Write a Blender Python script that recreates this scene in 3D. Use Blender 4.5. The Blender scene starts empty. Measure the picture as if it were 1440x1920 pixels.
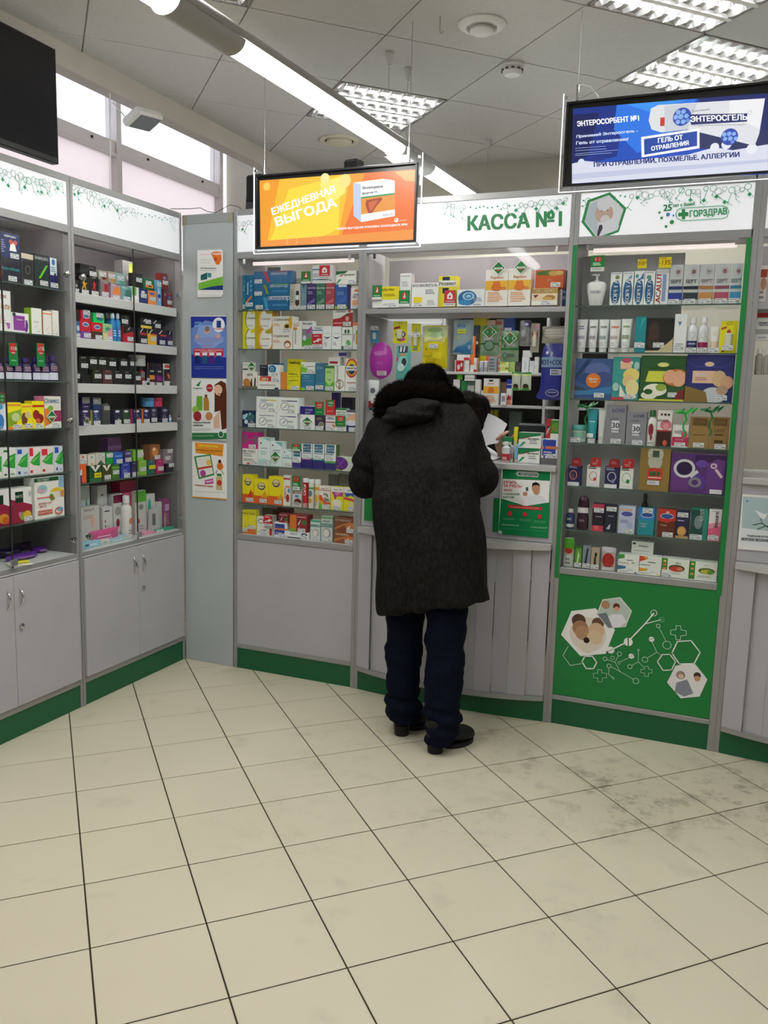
import bpy, math, random
from mathutils import Vector, Matrix, noise
from mathutils.geometry import delaunay_2d_cdt
S = bpy.context.scene; COL = S.collection; PI = math.pi
# ---------------------------------------------------------------- camera
cam = bpy.data.objects.new('camera', bpy.data.cameras.new('camera')); COL.objects.link(cam)
cam.data.sensor_fit = 'HORIZONTAL'; cam.data.sensor_width = 36.0
cam.data.lens = 1561.96*36.0/1440.0
cam.data.clip_start = 0.05; cam.data.clip_end = 60
_R = ((0.9216267, 0.3872087, 0.0259543), (0.0796351, -0.1232422, -0.9891762), (-0.3798190, 0.9137181, -0.1444187))       # rows: right, down, forward
cam.matrix_world = Matrix(((_R[0][0], -_R[1][0], -_R[2][0], 2.900895), (_R[0][1], -_R[1][1], -_R[2][1], -3.964653), (_R[0][2], -_R[1][2], -_R[2][2], 1.609728), (0, 0, 0, 1)))
S.camera = cam
# ---------------------------------------------------------------- world, exposure
W = bpy.data.worlds.new('overcast_sky'); S.world = W; W.use_nodes = True
W.node_tree.nodes['Background'].inputs[0].default_value = (0.93, 0.96, 1.0, 1); W.node_tree.nodes['Background'].inputs[1].default_value = 2.2
S.view_settings.view_transform = 'Standard'; S.view_settings.look = 'None'; S.view_settings.gamma = 1; S.view_settings.exposure = 0.0
S.view_settings.use_curve_mapping = False
L_TUBE = 37.0      # radiance of the ceiling lamp tubes
L_LINE = 36.0      # radiance of the linear lamp diffusers
L_CASE = 0.75       # small tubes inside the display cases
L_HEAD = 0.50      # backlit sign panels
# ---------------------------------------------------------------- colours and materials
def s2l(c): return c/12.92 if c <= .04045 else ((c+.055)/1.055)**2.4
def hx(s):
    if len(s) == 3: s = ''.join(a*2 for a in s)
    return tuple(s2l(int(s[i:i+2], 16)/255) for i in (0, 2, 4))
MATS = {}
def mat(name, col, rough=.5, metal=0., emit=0., alpha=None, spec=.5, bump=None, coat=0):
    if name in MATS: return MATS[name]
    m = bpy.data.materials.new(name); m.use_nodes = True; nt = m.node_tree; b = nt.nodes['Principled BSDF']
    c = hx(col) if isinstance(col, str) else col
    b.inputs['Base Color'].default_value = (*c, 1); b.inputs['Roughness'].default_value = rough; b.inputs['Metallic'].default_value = metal
    b.inputs['Specular IOR Level'].default_value = spec
    if coat: b.inputs['Coat Weight'].default_value = coat
    if emit: b.inputs['Emission Color'].default_value = (*c, 1); b.inputs['Emission Strength'].default_value = emit
    if bump:
        sc, st = bump; tc = nt.nodes.new('ShaderNodeTexCoord'); n = nt.nodes.new('ShaderNodeTexNoise'); n.inputs['Scale'].default_value = sc; n.inputs['Detail'].default_value = 6
        nt.links.new(tc.outputs['Object'], n.inputs['Vector']); bp = nt.nodes.new('ShaderNodeBump'); bp.inputs['Strength'].default_value = st; bp.inputs['Distance'].default_value = .01
        nt.links.new(n.outputs['Fac'], bp.inputs['Height']); nt.links.new(bp.outputs['Normal'], b.inputs['Normal'])
        mx = nt.nodes.new('ShaderNodeMix'); mx.data_type = 'RGBA'; mx.inputs['A'].default_value = (*[k*.93 for k in c], 1); mx.inputs['B'].default_value = (*[min(1, k*1.05) for k in c], 1)
        nt.links.new(n.outputs['Fac'], mx.inputs['Factor']); nt.links.new(mx.outputs['Result'], b.inputs['Base Color'])
    MATS[name] = m; return m
def vmat(name, rough, emit=0, spec=.4):
    m = bpy.data.materials.new(name); m.use_nodes = True; nt = m.node_tree; b = nt.nodes['Principled BSDF']
    a = nt.nodes.new('ShaderNodeAttribute'); a.attribute_name = 'Col'; b.inputs['Roughness'].default_value = rough; b.inputs['Specular IOR Level'].default_value = spec
    if emit:
        b.inputs['Base Color'].default_value = (.02, .02, .02, 1); nt.links.new(a.outputs['Color'], b.inputs['Emission Color']); b.inputs['Emission Strength'].default_value = emit
    else: nt.links.new(a.outputs['Color'], b.inputs['Base Color'])
    MATS[name] = m; return m
def glassmat(name, tint, refl, edge=False):
    m = bpy.data.materials.new(name); m.use_nodes = True; nt = m.node_tree; nt.nodes.clear()
    o = nt.nodes.new('ShaderNodeOutputMaterial'); mx = nt.nodes.new('ShaderNodeMixShader'); t = nt.nodes.new('ShaderNodeBsdfTransparent'); g = nt.nodes.new('ShaderNodeBsdfGlossy')
    fr = nt.nodes.new('ShaderNodeFresnel'); fr.inputs['IOR'].default_value = 1.45; k = nt.nodes.new('ShaderNodeMath'); k.operation = 'MULTIPLY'; k.inputs[1].default_value = refl
    t.inputs[0].default_value = (*tint, 1); g.inputs[0].default_value = (1, 1, 1, 1); g.inputs['Roughness'].default_value = .03
    ge = nt.nodes.new('ShaderNodeNewGeometry'); fb = nt.nodes.new('ShaderNodeMath'); fb.operation = 'SUBTRACT'; fb.inputs[0].default_value = 1; nt.links.new(ge.outputs['Backfacing'], fb.inputs[1]); k2 = nt.nodes.new('ShaderNodeMath'); k2.operation = 'MULTIPLY'; nt.links.new(fr.outputs[0], k.inputs[0]); nt.links.new(k.outputs[0], k2.inputs[0]); nt.links.new(fb.outputs[0], k2.inputs[1]); nt.links.new(k2.outputs[0], mx.inputs[0]); nt.links.new(t.outputs[0], mx.inputs[1]); nt.links.new(g.outputs[0], mx.inputs[2]); nt.links.new(mx.outputs[0], o.inputs[0])
    MATS[name] = m; return m
PRINT = vmat('printed_card', .45); GLOSSY = vmat('printed_plastic', .25, spec=.5); SCREEN = vmat('screen_picture', .3, emit=.95)
FLATPRINT = vmat('poster_print', .55, spec=.2)
GLASS = glassmat('clear_glass', (.975, .985, .98), .35); SHELFGLASS = glassmat('shelf_glass', (.90, .95, .93), 1.0); ACRYL = glassmat('clear_acrylic', (.97, .98, .985), 1.0)
M_GREY = mat('grey_laminate', 'b0b0b6', .42, bump=(6, .02)); M_GREYB = mat('bluish_grey_laminate', 'b0b9bc', .4, bump=(5, .02)); M_ALU = mat('satin_aluminium', '9c9d9e', .38, .35)
M_EDGE = mat('shelf_glass_edge', '4d6058', .25); M_WHITE = mat('white_board', 'd2d2d2', .4); M_DARKIN = mat('shaded_grey_board', '727072', .6)  # grey board darkened: shade of the unlit case interior put into its colour
M_PLINTH = mat('dark_green_laminate', '045c36', .35); M_GREEN = mat('bright_green_laminate', '067c38', .35); M_STRIP = mat('green_post_strip', '0a7e3a', .4)
M_CHROME = mat('chrome', 'd0d0d0', .15, 1.0); M_HEAD = mat('backlit_sign_panel', 'd8dadf', .4, emit=L_HEAD); M_BLACK = mat('black_plastic', '101013', .3)
M_TUBE = mat('lamp_tube', (1, .985, .96), .4, emit=L_TUBE); M_LINE = mat('lamp_diffuser', (1, .99, .95), .4, emit=L_LINE); M_CASE = mat('case_tube', (1, .86, .85), .4, emit=L_CASE); M_CASE2 = mat('case_tube_bare', (1, .88, .86), .4, emit=26)
M_PLAST = mat('white_plastic', 'dcdcda', .35); M_LAMPH = mat('lamp_housing', 'a8a8a6', .4, .2); M_SLOT = mat('edge_lit_acrylic', (.9, .93, 1), .3, emit=.85)
M_CEIL = mat('ceiling_tile', 'c9c8c6', .9, spec=.1, bump=(60, .25)); M_TBAR = mat('ceiling_grid', 'a09c98', .7); M_WALL = mat('cream_wall_paint', 'c9c4b6', .8, spec=.2, bump=(12, .06))
M_BEAM = mat('beam_paint', 'b9b3ab', .8, spec=.2, bump=(9, .05)); M_FRAME = mat('window_frame_paint', 'c9c1c1', .5); M_STEEL = mat('thin_steel_cable', 'b0b0b0', .4, .6)
# ---------------------------------------------------------------- mesh builder
class MB:
    def __init__(s): s.v = []; s.f = []; s.c = []; s.m = []
    def poly(s, pts, col=(1, 1, 1), m=0):
        b = len(s.v); s.v += [tuple(p) for p in pts]; s.f.append(tuple(range(b, b+len(pts)))); s.c.append(col); s.m.append(m)
    def faces(s, vs, fs, col=(1, 1, 1), m=0):
        b = len(s.v); s.v += [tuple(p) for p in vs]
        for f in fs: s.f.append(tuple(b+i for i in f)); s.c.append(col); s.m.append(m)
    def box(s, x0, y0, z0, x1, y1, z1, col=(1, 1, 1), m=0, ch=0.0, side=None):
        if ch <= 0:
            vs = [(x, y, z) for z in (z0, z1) for y in (y0, y1) for x in (x0, x1)]
            fs = [(0, 2, 3, 1), (4, 5, 7, 6), (0, 1, 5, 4), (2, 6, 7, 3), (0, 4, 6, 2), (1, 3, 7, 5)]
            b = len(s.v); s.v += vs
            for i, f in enumerate(fs):
                s.f.append(tuple(b+k for k in f)); s.c.append(side if side and i in (4, 5, 1) else col); s.m.append(m)
            return
        X = (x0, x1); Y = (y0, y1); Z = (z0, z1); sg = (1, -1); idx = {}; b = len(s.v)
        for i in (0, 1):
            for j in (0, 1):
                for k in (0, 1):
                    p = (X[i], Y[j], Z[k]); c = (sg[i]*ch, sg[j]*ch, sg[k]*ch)
                    for a in range(3):
                        q = [p[0]+c[0], p[1]+c[1], p[2]+c[2]]; q[a] = p[a]; idx[(i, j, k, a)] = len(s.v); s.v.append(tuple(q))
        def add(t, cl): s.f.append(tuple(t)); s.c.append(cl); s.m.append(m)
        sd = side or col; I = idx
        add([I[0,0,0,1], I[1,0,0,1], I[1,0,1,1], I[0,0,1,1]], col); add([I[0,1,0,1], I[0,1,1,1], I[1,1,1,1], I[1,1,0,1]], col)
        add([I[0,0,0,0], I[0,0,1,0], I[0,1,1,0], I[0,1,0,0]], sd); add([I[1,0,0,0], I[1,1,0,0], I[1,1,1,0], I[1,0,1,0]], sd)
        add([I[0,0,0,2], I[0,1,0,2], I[1,1,0,2], I[1,0,0,2]], sd); add([I[0,0,1,2], I[1,0,1,2], I[1,1,1,2], I[0,1,1,2]], sd)
        for i in (0, 1):
            for j in (0, 1): add([I[i,j,0,0], I[i,j,1,0], I[i,j,1,1], I[i,j,0,1]], col)
            for k in (0, 1): add([I[i,0,k,0], I[i,1,k,0], I[i,1,k,2], I[i,0,k,2]], sd)
        for j in (0, 1):
            for k in (0, 1): add([I[0,j,k,1], I[1,j,k,1], I[1,j,k,2], I[0,j,k,2]], col)
        for i in (0, 1):
            for j in (0, 1):
                for k in (0, 1): add([I[i,j,k,0], I[i,j,k,1], I[i,j,k,2]], col)
    def rings(s, rings, col=(1, 1, 1), m=0, caps=True):
        n = len(rings[0]); b = len(s.v)
        for r in rings: s.v += [tuple(p) for p in r]
        for i in range(len(rings)-1):
            for j in range(n):
                s.f.append((b+i*n+j, b+i*n+(j+1) % n, b+(i+1)*n+(j+1) % n, b+(i+1)*n+j)); s.c.append(col); s.m.append(m)
        if caps:
            s.f.append(tuple(b+j for j in reversed(range(n)))); s.c.append(col); s.m.append(m)
            s.f.append(tuple(b+(len(rings)-1)*n+j for j in range(n))); s.c.append(col); s.m.append(m)
    def lathe(s, prof, cx=0, cy=0, z0=0, n=16, col=(1, 1, 1), m=0, sy=1.0):
        s.rings([[(cx+r*math.cos(2*PI*j/n), cy+sy*r*math.sin(2*PI*j/n), z0+z) for j in range(n)] for r, z in prof], col, m)
    def tube(s, pts, rad, n=8, col=(1, 1, 1), m=0):
        pts = [Vector(p) for p in pts]; rs = []; up = None
        if not hasattr(rad, '__len__'): rad = [rad]*len(pts)
        for i, p in enumerate(pts):
            t = (pts[min(i+1, len(pts)-1)]-pts[max(i-1, 0)]).normalized()
            if up is None: up = Vector((0, 0, 1)) if abs(t.z) < .9 else Vector((0, 1, 0))
            a = t.cross(up).normalized(); c = a.cross(t).normalized(); up = c
            rs.append([p+a*rad[i]*math.cos(2*PI*j/n)+c*rad[i]*math.sin(2*PI*j/n) for j in range(n)])
        s.rings(rs, col, m)
    def build(s, name, mats, parent=None, smooth=False, loc=None, rot=0.0):
        me = bpy.data.meshes.new(name); me.from_pydata(s.v, [], s.f)
        if not isinstance(mats, (list, tuple)): mats = [mats]
        for q in mats: me.materials.append(q)
        if len(mats) > 1: me.polygons.foreach_set('material_index', s.m)
        if any(q.name in VC for q in mats):
            at = me.color_attributes.new('Col', 'FLOAT_COLOR', 'CORNER'); buf = []
            for f, c in zip(s.f, s.c): buf += [c[0], c[1], c[2], 1.0]*len(f)
            at.data.foreach_set('color', buf)
        if smooth: me.polygons.foreach_set('use_smooth', [True]*len(s.f))
        me.update()
        if smooth: me.set_sharp_from_angle(angle=.7)
        o = bpy.data.objects.new(name, me); COL.objects.link(o)
        if parent is not None: o.parent = parent
        if loc is not None: o.location = loc
        if rot: o.rotation_euler = (0, 0, rot)
        return o
VC = {'printed_card', 'printed_plastic', 'screen_picture', 'poster_print'}
def boxo(name, a, b, m, parent=None, ch=.0015):
    q = MB(); q.box(*a, *b, ch=min(ch, .3*min(abs(b[i]-a[i]) for i in range(3)))); return q.build(name, m, parent)
def empty(name, loc=(0, 0, 0), rot=0.0):
    o = bpy.data.objects.new(name, None); COL.objects.link(o); o.location = loc; o.rotation_euler = (0, 0, rot); o.empty_display_size = .05; return o
def tag(o, label, cat, group=None):
    o['label'] = label; o['category'] = cat
    if group: o['group'] = group
    return o
def struct(o): o['kind'] = 'structure'; return o
def clip(poly, x0, y0, x1, y1):
    for ax, lim, sg in ((0, x0, 1), (0, x1, -1), (1, y0, 1), (1, y1, -1)):
        out = []
        for i in range(len(poly)):
            a, b = poly[i-1], poly[i]; da = (a[ax]-lim)*sg; db = (b[ax]-lim)*sg
            if (da >= 0) != (db >= 0):
                t = da/(da-db); out.append((a[0]+(b[0]-a[0])*t, a[1]+(b[1]-a[1])*t))
            if db >= 0: out.append(b)
        poly = out
        if len(poly) < 3: return []
    return poly
# text meshes, cached and normalised to a unit box
TX = {}
def textmesh(t):
    if t not in TX:
        cu = bpy.data.curves.new('lettering', 'FONT'); cu.body = t; cu.resolution_u = 2
        cu.fill_mode = 'NONE'; o = bpy.data.objects.new('lettering', cu); me = o.to_mesh()      # outlines only; filled by a constrained triangulation
        ov = [Vector(v.co[:2]) for v in me.vertices]; es = [tuple(e.vertices) for e in me.edges]; o.to_mesh_clear(); bpy.data.objects.remove(o); bpy.data.curves.remove(cu)
        r = delaunay_2d_cdt(ov, es, [], 1, 1e-5); vs = [(v.x, v.y) for v in r[0]]; fs = []
        for f in r[2]:
            cx = sum(vs[i][0] for i in f)/len(f); cy = sum(vs[i][1] for i in f)/len(f); k = 0
            for a, b in es:
                p, q = ov[a], ov[b]
                if (p.y > cy) != (q.y > cy) and cx < (q.x-p.x)*(cy-p.y)/(q.y-p.y)+p.x: k += 1
            if k % 2: fs.append(tuple(f))
        x0 = min(v[0] for v in vs); x1 = max(v[0] for v in vs); y0 = min(v[1] for v in vs); y1 = max(v[1] for v in vs)
        TX[t] = ([((x-x0)/(x1-x0), (y-y0)/(y1-y0)) for x, y in vs], fs, (x1-x0)/(y1-y0))
    return TX[t]
# flat print drawn as thin coloured shapes on a surface: F(x mm, z mm, layer) -> point
def draw(mb, dec, w, h, F, curved=False, m=0, layer0=1):
    ly = layer0
    def fan(pts, col):
        if curved and len(pts) > 2:
            cx = sum(p[0] for p in pts)/len(pts); cz = sum(p[1] for p in pts)/len(pts); n = len(pts); vs = [F(cx, cz, ly)]
            for k in (.5, 1): vs += [F(cx+(p[0]-cx)*k, cz+(p[1]-cz)*k, ly) for p in pts]
            mb.faces(vs, [(0, 1+i, 1+(i+1) % n) for i in range(n)]+[(1+i, 1+n+i, 1+n+(i+1) % n, 1+(i+1) % n) for i in range(n)], col, m)
        else: mb.poly([F(a, b, ly) for a, b in pts], col, m)
    def rect(x0, z0, x1, z1, col):
        if curved:
            nx, nz = max(2, int(8*(x1-x0)/w)), max(1, int(6*(z1-z0)/h))
            vs = [F(x0+(x1-x0)*i/nx, z0+(z1-z0)*j/nz, ly) for j in range(nz+1) for i in range(nx+1)]
            mb.faces(vs, [(j*(nx+1)+i, j*(nx+1)+i+1, (j+1)*(nx+1)+i+1, (j+1)*(nx+1)+i) for j in range(nz) for i in range(nx)], col, m)
        else: mb.poly([F(x0, z0, ly), F(x1, z0, ly), F(x1, z1, ly), F(x0, z1, ly)], col, m)
    for d in dec.split(';'):
        if not d or d[0] in '$+': continue
        k = d[0]; a = d[1:].split(',')
        if k == 'p':
            c = hx(a[1]); q = list(map(float, a[2:])); fan([(q[i]*w/100, q[i+1]*h/100) for i in range(0, len(q)-1, 2)], c)
        elif k == 'r':
            x0, z0, x1, z1 = map(float, a[:4]); rect(x0*w/100, z0*h/100, x1*w/100, z1*h/100, hx(a[4][:6] if len(a[4]) in (3, 6) else a[4][:3]))
        elif k in 'eo':
            cx, cz, rx, rz = [float(q) for q in a[:4]]; cx *= w/100; cz *= h/100; rx *= w/100; rz *= h/100; c = hx(a[4][:3] if len(a[4]) not in (3, 6) else a[4]); n = 16
            cx0 = [(cx+rx*math.cos(2*PI*i/n), cz+rz*math.sin(2*PI*i/n)) for i in range(n)]
            cl = lambda p: (min(max(p[0], 0), w), min(max(p[1], 0), h))
            if k == 'e': fan([cl(p) for p in cx0], c)
            else:
                th = float(a[5])/100*w; ix = max(rx-th, .1*rx); iz = max(rz-th, .1*rz); inn = [(cx+ix*math.cos(2*PI*i/n), cz+iz*math.sin(2*PI*i/n)) for i in range(n)]
                vs = [F(*cl(p), ly) for p in cx0]+[F(*cl(p), ly) for p in inn]; mb.faces(vs, [(i, (i+1) % n, n+(i+1) % n, n+i) for i in range(n)], c, m)
        elif k == 'l':
            x0, z0, x1, z1 = [float(q) for q in a[:4]]; n = int(a[4]); c = hx(a[5]); hh = (z1-z0)/max(1, 2*n-1) if n > 1 else (z1-z0)*.6
            for i in range(n):
                e = x1-(x1-x0)*(.25*((i*7+3) % 4)/3 if n > 1 else 0); zz = z1-i*2*hh
                rect(x0*w/100, (zz-hh)*h/100, e*w/100, zz*h/100, c)
        elif k in 'tV':
            cx, cz, s_ = [float(q) for q in a[:3]]; c = hx(a[3]); t = ','.join(a[4:]); vs, fs, asp = textmesh(t)
            if k == 't':
                th = s_*h/100; tw = min(th*asp, .94*w, 2*min(cx, 100-cx)*w/100+.02*w); [mb.faces([F(cx*w/100+(x-.5)*tw+bx*th, cz*h/100+(y-.5)*th, ly+abs(bx)) for x, y in vs], fs, c, m) for bx in ((-.035, .035) if th > .006 else (0,))]
            else:
                th = s_*w/100; tw = min(th*asp*1.15, .92*h, 2*min(cz, 100-cz)*h/100+.04*h); [mb.faces([F(cx*w/100-(y-.5)*th, cz*h/100+(x-.5)*tw+bx*th, ly+abs(bx)) for x, y in vs], fs, c, m) for bx in (-.05, .05)]
        ly += 1
PROMO = {
 'dia': ('d', 'eef2ee', 'p,1c7a3c,50,94,94,50,50,6,6,50;r18,40,82,54,dfeee0;r34,30,66,37,c8392f;t50,47,9,274,ВЫГОДА'),
 'd21': ('d', 'eef2ee', 'p,1c7a3c,50,95,95,50,50,5,5,50;t50,50,26,eef4ee,2=1;e50,78,7,7,c8392f;r38,18,62,22,c8392f'),
 'p15g': ('r', '14803c', 'p,c8302e,15,98,85,98,85,62,50,45,15,62;t50,76,15,fff,-15%;r28,55,72,58,f4dcdc;l20,18,80,26,1,8c9'),
 'p15r': ('r', 'c8302e', 'p,14803c,15,98,85,98,85,66,50,50,15,66;t50,80,15,fff,-15%;r28,60,72,63,dfd;l20,18,80,26,1,e99'),
 'thumb': ('r', '14803c', 'p,c8302e,32,45,68,45,68,78,50,92,32,78;p,f4ece8,42,52,60,52,60,66,52,84,48,84,50,66,42,66;l15,22,85,30,1,cec;r0,0,100,18,e4e4e4'),
 'home': ('r', 'c42832', 'p,f4f0f0,26,45,74,45,74,72,50,90,26,72;e50,60,10,7,c42832;t50,30,11,f4e4e4,ДОМАШН;r0,0,100,20,e4e4e4;l10,5,90,15,1,999'),
 'eqg': ('r', '14803c', 'p,c8302e,15,60,85,60,78,96,22,96;t50,78,14,fdd,1=2;l15,36,85,50,2,cec;r8,3,92,28,e0e4e0;l15,9,70,20,1,999'),
 'eqr': ('r', 'c8302e', 'r18,5,82,95,14803c;t50,66,18,def,15%;l28,20,72,40,2,9c9'),
 'eq12': ('r', '14803c', 'e50,76,30,16,c8302e;t50,76,16,fff,1=2;l15,38,85,54,2,dfd;r0,0,100,26,dcdcdc;l10,8,80,18,1,999'),
 'redp': ('r', 'c42832', 'p,f4f0f0,12,45,40,50,70,72,70,38,40,44,22,30;r56,52,92,62,f4f0f0;l15,78,70,88,1,f8d0d0;r0,0,100,22,e4e4e4;l10,6,80,16,1,999'),
 'y70': ('r', 'e8d41c', 't50,50,46,c07818,70Р;l12,80,60,92,1,a80'), 'y13': ('r', 'e8d41c', 't50,50,46,c07818,-13%;l12,82,60,92,1,a80'),
 'ytag': ('r', 'eee21c', 't34,46,40,5a5010,149;l60,30,95,70,2,770'),
 'drop': ('p', '8c1c24', 'l20,40,75,70,3,c67'), 'dropx': ('p', 'b0242e', 't60,62,34,f8e8e8,+;l20,20,75,40,2,e99'),
}
PTAG = {}
def price_mesh(w):
    k = round(w, 3)
    if k not in PTAG:
        mb = MB(); h = .021; mb.box(-w/2, -.0008, -h/2, w/2, .0, h/2, hx('e6e8ea')); F = lambda x, z, l: (x-w/2, -.0008-.00025*l, z-h/2)
        draw(mb, 'l6,60,70,82,1,889;r6,20,40,36,9a9aa4;t74,34,38,55555e,149', w, h, F)
        o = mb.build('price_tag', PRINT); PTAG[k] = o.data; bpy.data.objects.remove(o)
    return PTAG[k]
def promo(kind, w, h, cx, cz, y, parent):
    shp, base, dec = PROMO[kind]; mb = MB(); b = hx(base)
    if shp == 'd': out = [(.5, 0), (1, .5), (.5, 1), (0, .5)]
    elif shp == 'p': out = [(0, 0), (.95, 0), (.95, .8), (.8, 1), (.3, 1), (.05, .8)]
    else: out = [(0, 0), (1, 0), (1, 1), (0, 1)]
    P = [((a-.5)*w, (c-.5)*h) for a, c in out]; n = len(P)
    mb.faces([(x, -.0012, z) for x, z in P]+[(x, 0, z) for x, z in P], [tuple(range(n)), tuple(reversed(range(n, 2*n)))]+[(i, n+i, n+(i+1) % n, (i+1) % n) for i in range(n)], b)
    if shp == 'd':     # keep the drawing inside the diamond
        dec = dec
    draw(mb, dec, w, h, lambda x, z, l: (x-w/2, -.0012-.00025*l, z-h/2)); return mb.build('promo_tag', PRINT, parent, loc=(cx, y, cz))
# ---------------------------------------------------------------- product builder
def pshape(v, shp):
    if shp == 'round': return max(0, 1-abs(v)**2.3)**.5
    if shp == 'pack': return (1-max(0, v-.45)**2*1.5)**.5*(.86+.0*v if v > -.55 else .86-.10*math.cos((v+.55)*9)+.10+.13*max(0, -v-.7))
    return 1
def pouchgrid(mb, w, h, d, yc, col, wave=.0, shp=''):
    nx, nz = 10, 12; V = []
    for sgn in (-1, 1):
        for j in range(nz+1):
            for i in range(nx+1):
                u = 2*i/nx-1; v = 2*j/nz-1; v = math.sin(PI/2*v) if shp == 'round' else v; e = 1-.06*(abs(u)**6)*(abs(v)**6)
                b = (1-abs(u)**2.6)*(1-abs(v)**3)
                V.append((u*w/2*(.02+.98*pshape(v, shp))*(1-.05*(1-abs(v))**1), yc+sgn*(d/2*b+.0006)+wave*math.sin(7*u+3*v)*b, h/2+v*h/2*e))
    n = (nx+1)*(nz+1); fs = []
    for s_ in (0, 1):
        for j in range(nz):
            for i in range(nx):
                q = (s_*n+j*(nx+1)+i, s_*n+j*(nx+1)+i+1, s_*n+(j+1)*(nx+1)+i+1, s_*n+(j+1)*(nx+1)+i); fs.append(q if s_ == 0 else q[::-1])
    rim = [j*(nx+1) for j in range(nz+1)]; 
    per = [i for i in range(nx+1)]+[j*(nx+1)+nx for j in range(1, nz+1)]+[nz*(nx+1)+i for i in range(nx-1, -1, -1)]+[j*(nx+1) for j in range(nz-1, 0, -1)]
    for a, b in zip(per, per[1:]+per[:1]): fs.append((a, n+a, n+b, b))
    mb.faces(V, fs, col)
def build_product(k, w, h, D, cols, dec, desc):
    base = hx(cols[0]); side = hx(cols[1]) if len(cols) > 1 else None; mb = MB(); kids = []; smooth = False; M = PRINT; name = 'carton'; cat = 'box'; yf = 0.0
    flat = lambda x, z, l: (x-w/2, -.00025*l-.0001, z)
    if k in 'bf':
        if k == 'f': D = .10; name = 'flat_pack'; cat = 'package'
        mb.box(-w/2, 0, 0, w/2, D, h, base, ch=.0007, side=side); draw(mb, dec, w, h, flat)
        if k == 'b' and 'tuck' not in desc: mb.poly([(-w/2+.002, .004, h+.0002), (w/2-.002, .004, h+.0002), (w/2-.002, .0048, h+.0002), (-w/2+.002, .0048, h+.0002)], tuple(c*.55 for c in (side or base)))
    elif k in 'ogj':
        R = min(w/2, .06); smooth = True; M = GLOSSY; cap = side or hx('e4e4e4'); name = 'bottle'; cat = 'bottle'; cm = MB(); zb = .7
        if k == 'j': name = 'effervescent_tube'; cat = 'tube'; zb = .84; mb.lathe([(R*.97, 0), (R, .002), (R, h*.86)], 0, R, n=16, col=base); cm.lathe([(R*1.06, 0), (R*1.06, h*.12), (R*.9, h*.14)], 0, R, n=16, col=hx('eceef0'))
        elif k == 'g': zb = .72; mb.lathe([(R*.8, 0), (R, .04*h), (R, .3*h), (R*.88, .48*h), (R, .7*h), (R*.9, .86*h)], 0, R*.7, n=18, col=base, sy=.7); cm.lathe([(R*.9, 0), (R*.86, .06*h), (R*.5, .13*h), (R*.15, .14*h)], 0, R*.7, n=18, col=tuple(c*1.3 for c in base), sy=.7)
        elif w/h > .85 or 'cup' in desc or 'jar' in desc:
            mb.lathe([(R*.8, 0), (R, .06*h), (R, .66*h), (R*.9, .7*h)], 0, R, n=20, col=base); cm.lathe([(R*1.02, 0), (R*1.02, .26*h), (R*.95, .3*h)], 0, R, n=20, col=cap)
        else: mb.lathe([(R*.88, 0), (R, .03*h), (R, .68*h), (R*.86, .74*h), (R*.5, .79*h), (R*.45, .84*h)], 0, R, n=18, col=base); cm.lathe([(R*.62, 0), (R*.62, .16*h), (R*.5, .185*h)], 0, R, n=14, col=cap)
        cyc, syy = (R*.7, .7) if k == 'g' else (R, 1)
        Fc = lambda x, z, l: (max(-R*.97, min(R*.97, (x-w/2)*R*2/w)), cyc-syy*(math.sqrt(max(0, R*R-max(-R*.97, min(R*.97, (x-w/2)*R*2/w))**2)))-.0008-.0003*l, min(z, zb*h))
        draw(mb, dec, w, h, Fc, True)
        z0 = {'j': .86, 'g': .86}.get(k, .7 if (w/h > .85 or 'cup' in desc or 'jar' in desc) else .815); kids.append(('cap', cm, (0, 0, z0*h)))
    elif k == 't':
        smooth = True; M = GLOSSY; name = 'squeeze_tube'; cat = 'tube'; rx = w*.46; r = min(rx, .02); n = 20; dd = lambda t: r*(1-t)+.0012*t
        rr = lambda t: rx*(1-t)*.86+w/2*t
        rg = [[(rr(t)*math.cos(2*PI*j/n), .02+dd(t)*math.sin(2*PI*j/n), h*.14+(h*.86)*t) for j in range(n)] for t in (0, .03, .3, .6, .85, .94, 1)]; mb.rings(rg, base)
        def Ft(x, z, l):
            t = max(.0, min(1, (z/h-.14)/.86)); X = (x-w/2)*.92; q = min(.985, abs(X)/rr(t)); return (X, .02-dd(t)*math.sqrt(1-q*q)-.0008-.0003*l, max(z, h*.15))
        draw(mb, dec, w, h, Ft, True); cm = MB(); cm.lathe([(rx*.78, 0), (rx*.84, h*.13), (rx*.7, h*.145)], 0, .02, n=18, col=side or hx('dadada'), sy=r/rx); kids.append(('cap', cm, (0, 0, 0)))
    elif k == 'p':
        smooth = True; M = GLOSSY; name = 'pouch'; cat = 'pouch'
        if 'lying' in desc or 'wide' in desc: D2 = min(D*2, .09)
        else: D2 = min(.035, w*.35)
        yc = D2/2; shp = 'round' if 'round violet' in desc else 'pack' if 'royal' in desc else ''; pouchgrid(mb, w, h, D2, yc, base, .0, shp)
        def Fp(x, z, l):
            u = max(-1, min(1, (x-w/2)/(w/2))); v = max(-1, min(1, (z-h/2)/(h/2))); b = (1-abs(u)**2.6)*(1-abs(v)**3); return ((u*w/2)*(1-.05*(1-abs(v))), yc-D2/2*b-.0022-.0004*l, h/2+v*h/2*.985)
        draw(mb, dec, w, h, Fp, True); yf = -.0
    elif k == 'k':
        name = 'blister_card'; cat = 'package'; mb.box(-w/2, 0, 0, w/2, .002, h, base, ch=.0004); draw(mb, dec, w, h, flat)
        b2 = MB(); b2.box(-w*.22, -.012, h*.18, w*.22, -.0015, h*.62, base, ch=.005); o = b2; kids.append(('blister_cover', o, (0, 0, 0)))
    elif k == 'h':
        smooth = True; M = GLOSSY; name = 'pump_bottle'; cat = 'bottle'; n = 24; rg = []
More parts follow.
